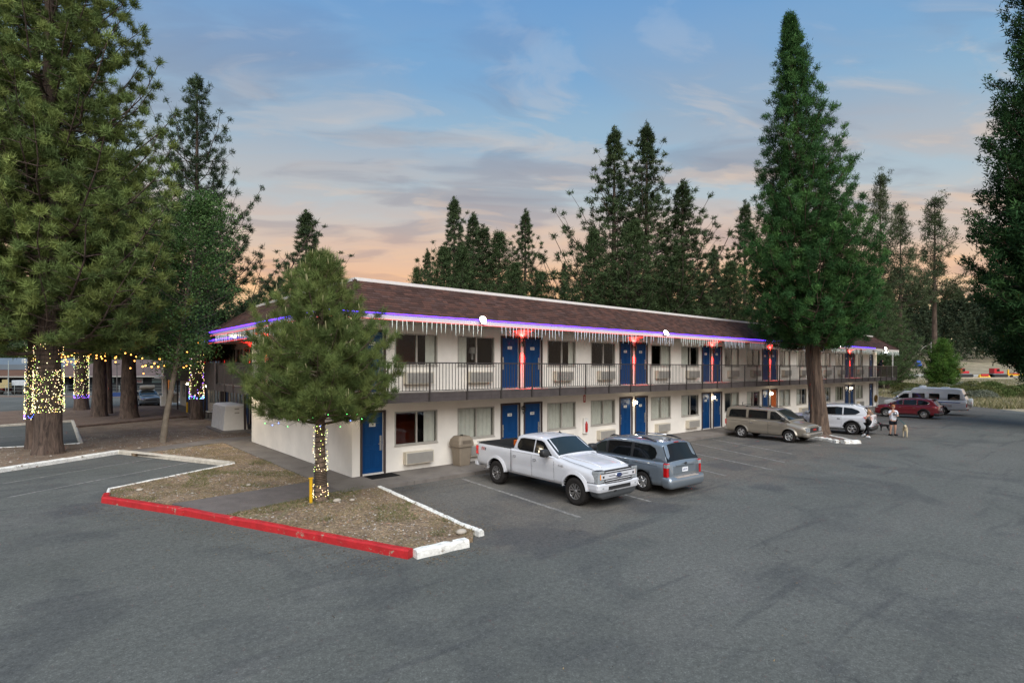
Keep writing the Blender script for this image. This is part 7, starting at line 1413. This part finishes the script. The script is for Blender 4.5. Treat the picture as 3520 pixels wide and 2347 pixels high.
# ================================================================ PEOPLE AND DOGS
SKIN = M('skin', (.42, .24, .17), .6, var=.05); HAIRB = M('blond_hair', (.40, .27, .14), .7, var=.2, vs=30); HAIRR = M('ginger_hair', (.30, .12, .05), .7, var=.2, vs=30); TEEW = M('white_tee', '#C9CBD2', .8); SHORTS = M('dark_shorts', (.012, .014, .02), .85); GREYT = M('grey_top', (.13, .135, .14), .85); LEGG = M('black_leggings', (.012, .011, .013), .8); SHOE = M('black_shoe', (.015, .015, .017), .6); SHOEW = M('white_shoe', '#D5D6D8', .6); DOGB = M('black_fur', (.012, .011, .012), .9, bump=.6, bs=60); DOGC = M('cream_fur', (.48, .40, .27), .9, var=.15, vs=12, bump=.8, bs=40); PRINT = M('shirt_print', (.05, .06, .07), .8)
def skinned(name, nodes, edges, mat, parent, root, sub=1, extra=None):
    ks = list(nodes); me = bpy.data.meshes.new(name); me.from_pydata([nodes[k][0] for k in ks], [(ks.index(a), ks.index(b)) for a, b in edges], []); o = bpy.data.objects.new(name, me); C.objects.link(o)
    sm_ = o.modifiers.new('s', 'SKIN'); sm_.use_smooth_shade = True; sl_ = me.skin_vertices[0].data if me.skin_vertices else None
    if sl_ is None:
        bpy.context.view_layer.objects.active = o; o.select_set(True); bpy.ops.object.modifier_remove(modifier='s'); bpy.ops.object.modifier_add(type='SKIN'); sm_ = o.modifiers[-1]; sm_.use_smooth_shade = True; sl_ = me.skin_vertices[0].data; o.select_set(False)
    for i, k in enumerate(ks): r = nodes[k][1]; sl_[i].radius = r if isinstance(r, tuple) else (r, r); sl_[i].use_root = (k == root)
    if sub: ss = o.modifiers.new('u', 'SUBSURF'); ss.levels = sub; ss.render_levels = sub
    m2 = bpy.data.meshes.new_from_object(o.evaluated_get(bpy.context.evaluated_depsgraph_get())); o.modifiers.clear(); o.data = m2; m2.materials.clear(); m2.materials.append(mat); o.parent = parent; return o
def hand(b, p, d, s=1.0, side=1):
    p = Vector(p); d = Vector(d).normalized(); a = d.cross(Vector((0, 1, 0))); a = a.normalized() if a.length > .1 else Vector((1, 0, 0)); n = d.cross(a)
    b.tube([p - d * .02, p + d * .04 * s, p + d * .08 * s], [.022 * s, .036 * s, .034 * s], 8)
    for i, l in enumerate((.065, .075, .07, .055)):
        o_ = a * (.024 - .016 * i) * s; q = p + d * .08 * s + o_; b.tube([q, q + (d * .55 + n * .2) * l * s, q + (d * .85 + n * .6) * l * s], [.009 * s, .008 * s, .006 * s], 5)
    q = p + d * .03 * s + a * .034 * s * side; b.tube([q, q + (d * .5 + a * side * .7) * .05 * s, q + (d * .9 + a * side * .5) * .075 * s], [.011 * s, .009 * s, .006 * s], 5)
def head(b, c, s=1.0, yaw=0.0, tilt=0.0):
    m = T(*c) @ Rz(yaw) @ Rx(tilt); o = len(b.v)
    prof = [(.001, -.118), (.045, -.108), (.060, -.07), (.070, -.03), (.076, .02), (.074, .065), (.055, .10), (.001, .118)]
    b.lathe([(r * s, h * s) for r, h in prof], 14, 0, m @ Matrix.Diagonal((1, 1.16, 1, 1)))
    b.add([(0, -.115 * s, -.02 * s), (-.014 * s, -.08 * s, -.03 * s), (.014 * s, -.08 * s, -.03 * s), (0, -.085 * s, .02 * s)], [(0, 1, 3), (0, 3, 2), (0, 2, 1)], 0, m)
    for sd in (-1, 1): b.sphere((0, 0, 0), .018 * s, 0, 5, 1.5); 
    return m
def features(par, m, s=1.0):
    e = MB(); e.box(-.038 * s, -.016 * s, -.089 * s, -.084 * s, .004 * s, .014 * s, 0, m).box(.016 * s, .038 * s, -.089 * s, -.084 * s, .004 * s, .014 * s, 0, m); e.build('eyes', M('eye_dark', (.03, .02, .02), .3), par)
    MB().box(-.024 * s, .024 * s, -.082 * s, -.075 * s, -.062 * s, -.052 * s, 0, m).build('mouth', M('lip', (.25, .08, .07), .5), par)
    for sd in (-1, 1): MB().sphere((sd * .079 * s, .005, -.01 * s), .02 * s, 0, 5, 1.5, .5).build('ear', SKIN, par)
RZP = math.atan2(RT.y, RT.x)
x, y = P2(30.15, 3070 - 1760)
p = thing('person', 'person in white printed tee and dark shorts holding two dog leashes', 'person', (x, y, 0), RZP + .1)
# standing, facing the camera (-Y)
Nn = {'pel': ((0, 0, .86), (.13, .10)), 'wst': ((0, -.01, 1.0), (.12, .09)), 'cst': ((0, -.01, 1.22), (.15, .10)), 'nk': ((0, 0, 1.40), (.055, .055)), 'hd': ((0, -.01, 1.46), (.05, .05)),
      'lh': ((.10, 0, .80), (.09, .09)), 'lk': ((.12, -.02, .44), (.058, .06)), 'la': ((.13, .01, .09), (.036, .04)), 'lt': ((.14, -.14, .04), (.034, .03)), 'rh': ((-.10, 0, .80), (.09, .09)), 'rk': ((-.11, .02, .44), (.058, .06)), 'ra': ((-.12, .05, .09), (.036, .04)), 'rt': ((-.15, -.09, .04), (.034, .03)),
      'ls': ((.19, 0, 1.32), (.06, .06)), 'le': ((.25, -.06, 1.06), (.042, .042)), 'lw': ((.06, -.19, 1.08), (.028, .028)), 'rs': ((-.19, 0, 1.32), (.06, .06)), 're': ((-.30, -.10, 1.12), (.042, .042)), 'rw': ((-.20, -.18, 1.33), (.028, .028))}
E_ = [('pel', 'wst'), ('wst', 'cst'), ('cst', 'nk'), ('nk', 'hd'), ('pel', 'lh'), ('lh', 'lk'), ('lk', 'la'), ('la', 'lt'), ('pel', 'rh'), ('rh', 'rk'), ('rk', 'ra'), ('ra', 'rt'), ('cst', 'ls'), ('ls', 'le'), ('le', 'lw'), ('cst', 'rs'), ('rs', 're'), ('re', 'rw')]
skinned('body', Nn, E_, SKIN, p, 'pel')
b = MB(); hand(b, Nn['lw'][0], (-1, -.3, .1)); hand(b, Nn['rw'][0], (.2, .1, 1), side=-1); b.build('hands', SKIN, p)
b = MB(); m = head(b, (0, -.02, 1.57), 1.0, .05, .05); b.build('head', SKIN, p); features(p, m)
MB().lathe([(.082, .03), (.084, .07), (.065, .115), (.001, .132)], 14, 0, m @ Matrix.Diagonal((1, 1.16, 1, 1)) @ T(0, .008, 0)).box(-.07, .07, .03, .09, -.04, .05, 0, m).build('hair', HAIRR, p)
g = lambda k, f: (Nn[k][0], tuple(q * f for q in Nn[k][1]))
skinned('shirt', {'a': ((0, 0, .84), (.19, .13)), 'b': ((0, -.01, 1.0), (.165, .12)), 'c': ((0, -.01, 1.25), (.175, .125)), 'd': ((0, 0, 1.36), (.085, .08)), 'l': ((.19, 0, 1.32), (.08, .08)), 'l2': ((.235, -.04, 1.14), (.075, .075)), 'r': ((-.19, 0, 1.32), (.08, .08)), 'r2': ((-.27, -.07, 1.19), (.075, .075))}, [('a', 'b'), ('b', 'c'), ('c', 'd'), ('c', 'l'), ('l', 'l2'), ('c', 'r'), ('r', 'r2')], TEEW, p, 'b')
b = MB(); b.box(-.11, .10, -.155, -.148, 1.12, 1.30, 0).box(-.03, .05, -.160, -.156, 1.20, 1.27, 1); b.build('print', [PRINT, TEEW], p)
skinned('shorts', {'a': ((0, 0, .90), (.155, .125)), 'l': ((.105, 0, .76), (.115, .115)), 'l2': ((.12, -.01, .55), (.115, .115)), 'r': ((-.105, 0, .76), (.115, .115)), 'r2': ((-.115, .01, .55), (.115, .115))}, [('a', 'l'), ('l', 'l2'), ('a', 'r'), ('r', 'r2')], SHORTS, p, 'a')
for sx_, yy in ((.135, -.05), (-.135, -.01)): v, f = sqloft([(.05, .13, 0, .045), (.052, .132, .05, .045), (.045, .10, .10, .04)]); MB().add(v, f, 0, T(sx_, yy, 0) @ Rz(.2 if sx_ < 0 else -.1), True).build('shoe', SHOE, p)
x, y = P2(29.3, 2982 - 1760)
p1 = thing('person', 'blond person in grey top and black leggings walking with a dark bundle on the hip', 'person', (x, y, 0), RZP + .5)
Nw = {'pel': ((0, 0, .80), (.12, .09)), 'wst': ((.0, -.02, .94), (.095, .075)), 'cst': ((0, -.05, 1.12), (.115, .08)), 'nk': ((0, -.08, 1.24), (.04, .04)), 'hd': ((0, -.09, 1.30), (.04, .04)), 'lh': ((.08, 0, .74), (.08, .08)), 'lk': ((.10, .10, .42), (.052, .055)), 'la': ((.16, .30, .15), (.034, .036)), 'lt': ((.20, .24, .06), (.03, .026)),
      'rh': ((-.08, 0, .74), (.08, .08)), 'rk': ((-.09, -.10, .41), (.052, .055)), 'ra': ((-.08, -.04, .08), (.034, .036)), 'rt': ((-.09, -.18, .04), (.03, .026)), 'ls': ((.15, -.05, 1.16), (.042, .042)), 'le': ((.19, -.08, .93), (.032, .032)), 'lw': ((.0, -.20, .86), (.024, .024)), 'rs': ((-.15, -.05, 1.16), (.042, .042)), 're': ((-.21, -.02, .94), (.032, .032)), 'rw': ((-.14, -.16, .84), (.024, .024))}
skinned('body', Nw, E_, SKIN, p1, 'pel'); b = MB(); hand(b, Nw['lw'][0], (-1, -.1, -.1), .9); hand(b, Nw['rw'][0], (-.6, -.8, 0), .9, -1); b.build('hands', SKIN, p1)
b = MB(); m = head(b, (0, -.11, 1.37), .9, -.3, .15); b.build('head', SKIN, p1); features(p1, m, .9)
MB().lathe([(.072, -.10), (.080, .0), (.078, .06), (.055, .10), (.001, .115)], 14, 0, m @ T(0, .03, 0)).tube([m @ Vector((0, .08, .0)), m @ Vector((.02, .10, -.14)), m @ Vector((.03, .09, -.26))], [.06, .05, .02], 8).build('hair', HAIRB, p1)
skinned('top', {'a': ((0, 0, .78), (.145, .115)), 'b': ((0, -.02, .94), (.115, .095)), 'c': ((0, -.05, 1.13), (.135, .10)), 'd': ((0, -.07, 1.19), (.08, .07))}, [('a', 'b'), ('b', 'c'), ('c', 'd')], GREYT, p1, 'b')
skinned('leggings', {'a': ((0, 0, .80), (.135, .105)), 'l': ((.08, 0, .72), (.09, .09)), 'lk': ((.10, .10, .42), (.062, .064)), 'la': ((.155, .285, .17), (.042, .044)), 'r': ((-.08, 0, .72), (.09, .09)), 'rk': ((-.09, -.10, .41), (.062, .064)), 'ra': ((-.08, -.045, .12), (.042, .044))}, [('a', 'l'), ('l', 'lk'), ('lk', 'la'), ('a', 'r'), ('r', 'rk'), ('rk', 'ra')], LEGG, p1, 'a')
v, f = sqloft([(.042, .115, 0, .04), (.044, .118, .045, .04), (.038, .085, .09, .035)]); MB().add(v, f, 0, T(-.085, -.08, 0), True).build('shoe', SHOEW, p1); MB().add(v, f, 0, T(.17, .27, .05) @ Rx(-.7), True).build('shoe', SHOEW, p1)
q = p1.matrix_basis; b = MB(); b.sphere((0, 0, 0), .13, 0, 7, .9, 1.2).sphere((-.16, -.02, .10), .085, 0, 7); o = b.build('carried_bundle', DOGB); o.location = (x, y, 0); o.rotation_euler = (0, 0, RZP + .5); o.data.transform(T(-.20, -.19, .86)); tag(o, 'dark soft bundle carried on the hip of the blond walking person', 'bundle')
def dog(name, label, px, d, rz, mat, s, col, headup, leash_to, lcol):
    x, y = P2(d, px - 1760); t = thing('dog', label, 'dog', (x, y, 0), rz); h = .50
    N_ = {'rump': ((-.30, 0, h), (.085, .10)), 'bel': ((0, 0, h - .01), (.085, .10)), 'cst': ((.26, 0, h), (.10, .13)), 'nk': ((.38, 0, h + .13), (.065, .07)), 'hd': ((.47, 0, h + headup), (.065, .065)), 'mz': ((.60, 0, h + headup - .05), (.035, .032)),
          'tl': ((-.40, 0, h + .02), (.03, .03)), 'tl2': ((-.50, 0, h - .10 if name == 'c' else h + .12), (.02, .02))}
    Ed = [('rump', 'bel'), ('bel', 'cst'), ('cst', 'nk'), ('nk', 'hd'), ('hd', 'mz'), ('rump', 'tl'), ('tl', 'tl2')]
    for sd, n_ in ((-1, 'r'), (1, 'l')):
        N_[n_ + 'f'] = ((.27, sd * .07, h - .14), (.05, .05)); N_[n_ + 'f2'] = ((.27 + sd * .02, sd * .075, .24), (.03, .03)); N_[n_ + 'f3'] = ((.28 + sd * .02, sd * .075, .03), (.028, .025))
        N_[n_ + 'h'] = ((-.27, sd * .07, h - .13), (.06, .06)); N_[n_ + 'h2'] = ((-.22, sd * .08, .30), (.042, .042)); N_[n_ + 'h3'] = ((-.34, sd * .08, .18), (.026, .026)); N_[n_ + 'h4'] = ((-.31, sd * .08, .03), (.028, .025))
        Ed += [('cst', n_ + 'f'), (n_ + 'f', n_ + 'f2'), (n_ + 'f2', n_ + 'f3'), ('rump', n_ + 'h'), (n_ + 'h', n_ + 'h2'), (n_ + 'h2', n_ + 'h3'), (n_ + 'h3', n_ + 'h4')]
    skinned('body', N_, Ed, mat, t, 'bel'); t.scale = (s, s, s)
    for sd in (-1, 1): MB().add([(.44, sd * .05, h + headup + .05), (.50, sd * .06, h + headup + .04), (.47, sd * .10, h + headup - .06), (.46, sd * .075, h + headup)], [(0, 1, 2), (2, 1, 0), (0, 3, 2), (1, 2, 3)]).build('ear', mat, t)
    MB().sphere((.632, 0, h + headup - .045), .014, 0, 5).build('nose', BLK, t); MB().lathe([(.075, -.012), (.078, 0), (.075, .012)], 12, 0, T(.39, 0, h + .14) @ Ry(.6)).build('collar', col, t)
    a = t.matrix_basis @ Vector((.39 * 1, 0, h + .18)); a = Matrix.Translation((x, y, 0)) @ Rz(rz) @ (Vector((.39, 0, h + .18)) * s); e = Vector(leash_to); return a, e
PX, PY = P2(30.15, 3070 - 1760); MP_ = T(PX, PY, 0) @ Rz(RZP + .1)
a, e = dog('b', 'small black dog with pink collar beside the white SUV bumper', 3041, 32.3, RZP + PI - .15, DOGB, .68, M('pink_collar', (.5, .05, .2), .6), .22, MP_ @ Vector((-.08, -.2, 1.08)), None)
o = MB().tube([a, a.lerp(e, .5) - Vector((0, 0, .10)), e], .008, 5).build('leash', M('pink_leash', (.25, .10, .12), .7)); tag(o, 'dark pinkish leash from the black dog to the standing person', 'leash')
a, e = dog('c', 'cream shaggy dog with head lowered, on the right of the standing person', 3112, 29.4, RZP + PI + .95, DOGC, 1.06, M('teal_collar', (.02, .12, .12), .6), .10, MP_ @ Vector((-.02, -.24, 1.12)), None)
o = MB().tube([a, a.lerp(e, .5) - Vector((0, 0, .04)), e], .014, 5).build('leash', MATS['teal_collar']); tag(o, 'teal leash from the cream dog to the standing person', 'leash')
p2 = thing('person', 'dark hooded person leaning on the gallery railing near the far right end', 'person', (48.9, -.95, 2.83), 0)
DJ = M('dark_jacket', (.012, .014, .02), .9); Nz = {'pel': ((0, 0, .86), (.15, .12)), 'cst': ((0, -.12, 1.18), (.20, .14)), 'nk': ((0, -.2, 1.34), (.08, .08)), 'ls': ((.2, -.15, 1.26), (.08, .08)), 'le': ((.24, -.26, 1.08), (.06, .06)), 'lw': ((.06, -.33, 1.08), (.045, .045)), 'rs': ((-.2, -.15, 1.26), (.08, .08)), 're': ((-.24, -.26, 1.08), (.06, .06)), 'rw': ((-.06, -.33, 1.08), (.045, .045)), 'lh': ((.1, 0, .78), (.10, .10)), 'lk': ((.11, .0, .44), (.075, .075)), 'la': ((.11, .02, .06), (.05, .05)), 'rh': ((-.1, 0, .78), (.10, .10)), 'rk': ((-.11, 0, .44), (.075, .075)), 'ra': ((-.11, .02, .06), (.05, .05))}
skinned('body', Nz, [('pel', 'cst'), ('cst', 'nk'), ('cst', 'ls'), ('ls', 'le'), ('le', 'lw'), ('cst', 'rs'), ('rs', 're'), ('re', 'rw'), ('pel', 'lh'), ('lh', 'lk'), ('lk', 'la'), ('pel', 'rh'), ('rh', 'rk'), ('rk', 'ra')], DJ, p2, 'pel')
b = MB(); m = head(b, (0, -.27, 1.44), 1.0, 0, .35); b.build('head', SKIN, p2); features(p2, m); MB().lathe([(.10, -.12), (.112, 0), (.10, .08), (.06, .13), (.001, .145)], 14, 0, m @ T(0, .035, 0)).build('hood', DJ, p2); b = MB(); hand(b, (.06, -.34, 1.08), (-1, -.2, 0)); hand(b, (-.06, -.35, 1.07), (1, -.2, 0)); b.build('hands', SKIN, p2)
# far single trees and clutter near the motel's right end
o = thing('satellite_bin', 'dark lidded bin on the landing at the far right end of the gallery', 'bin', (51.9, .6, 2.83)); MB().lathe([(.2, 0), (.25, .8), (.27, .8), (.27, .86), (.001, .9)], 14).build('body', BLK, o)
t = thing('hay_roll', 'coiled brown hose bundle on the wall beside the last blue door', 'hose', (51.35, -.08, .85)); MB().lathe([(.30, -.06), (.36, 0), (.30, .06), (.22, .06), (.18, 0), (.22, -.06), (.30, -.06)], 20, 0, None, 'y').build('coil', M('brown_hose', '#6B5226', .8), t)
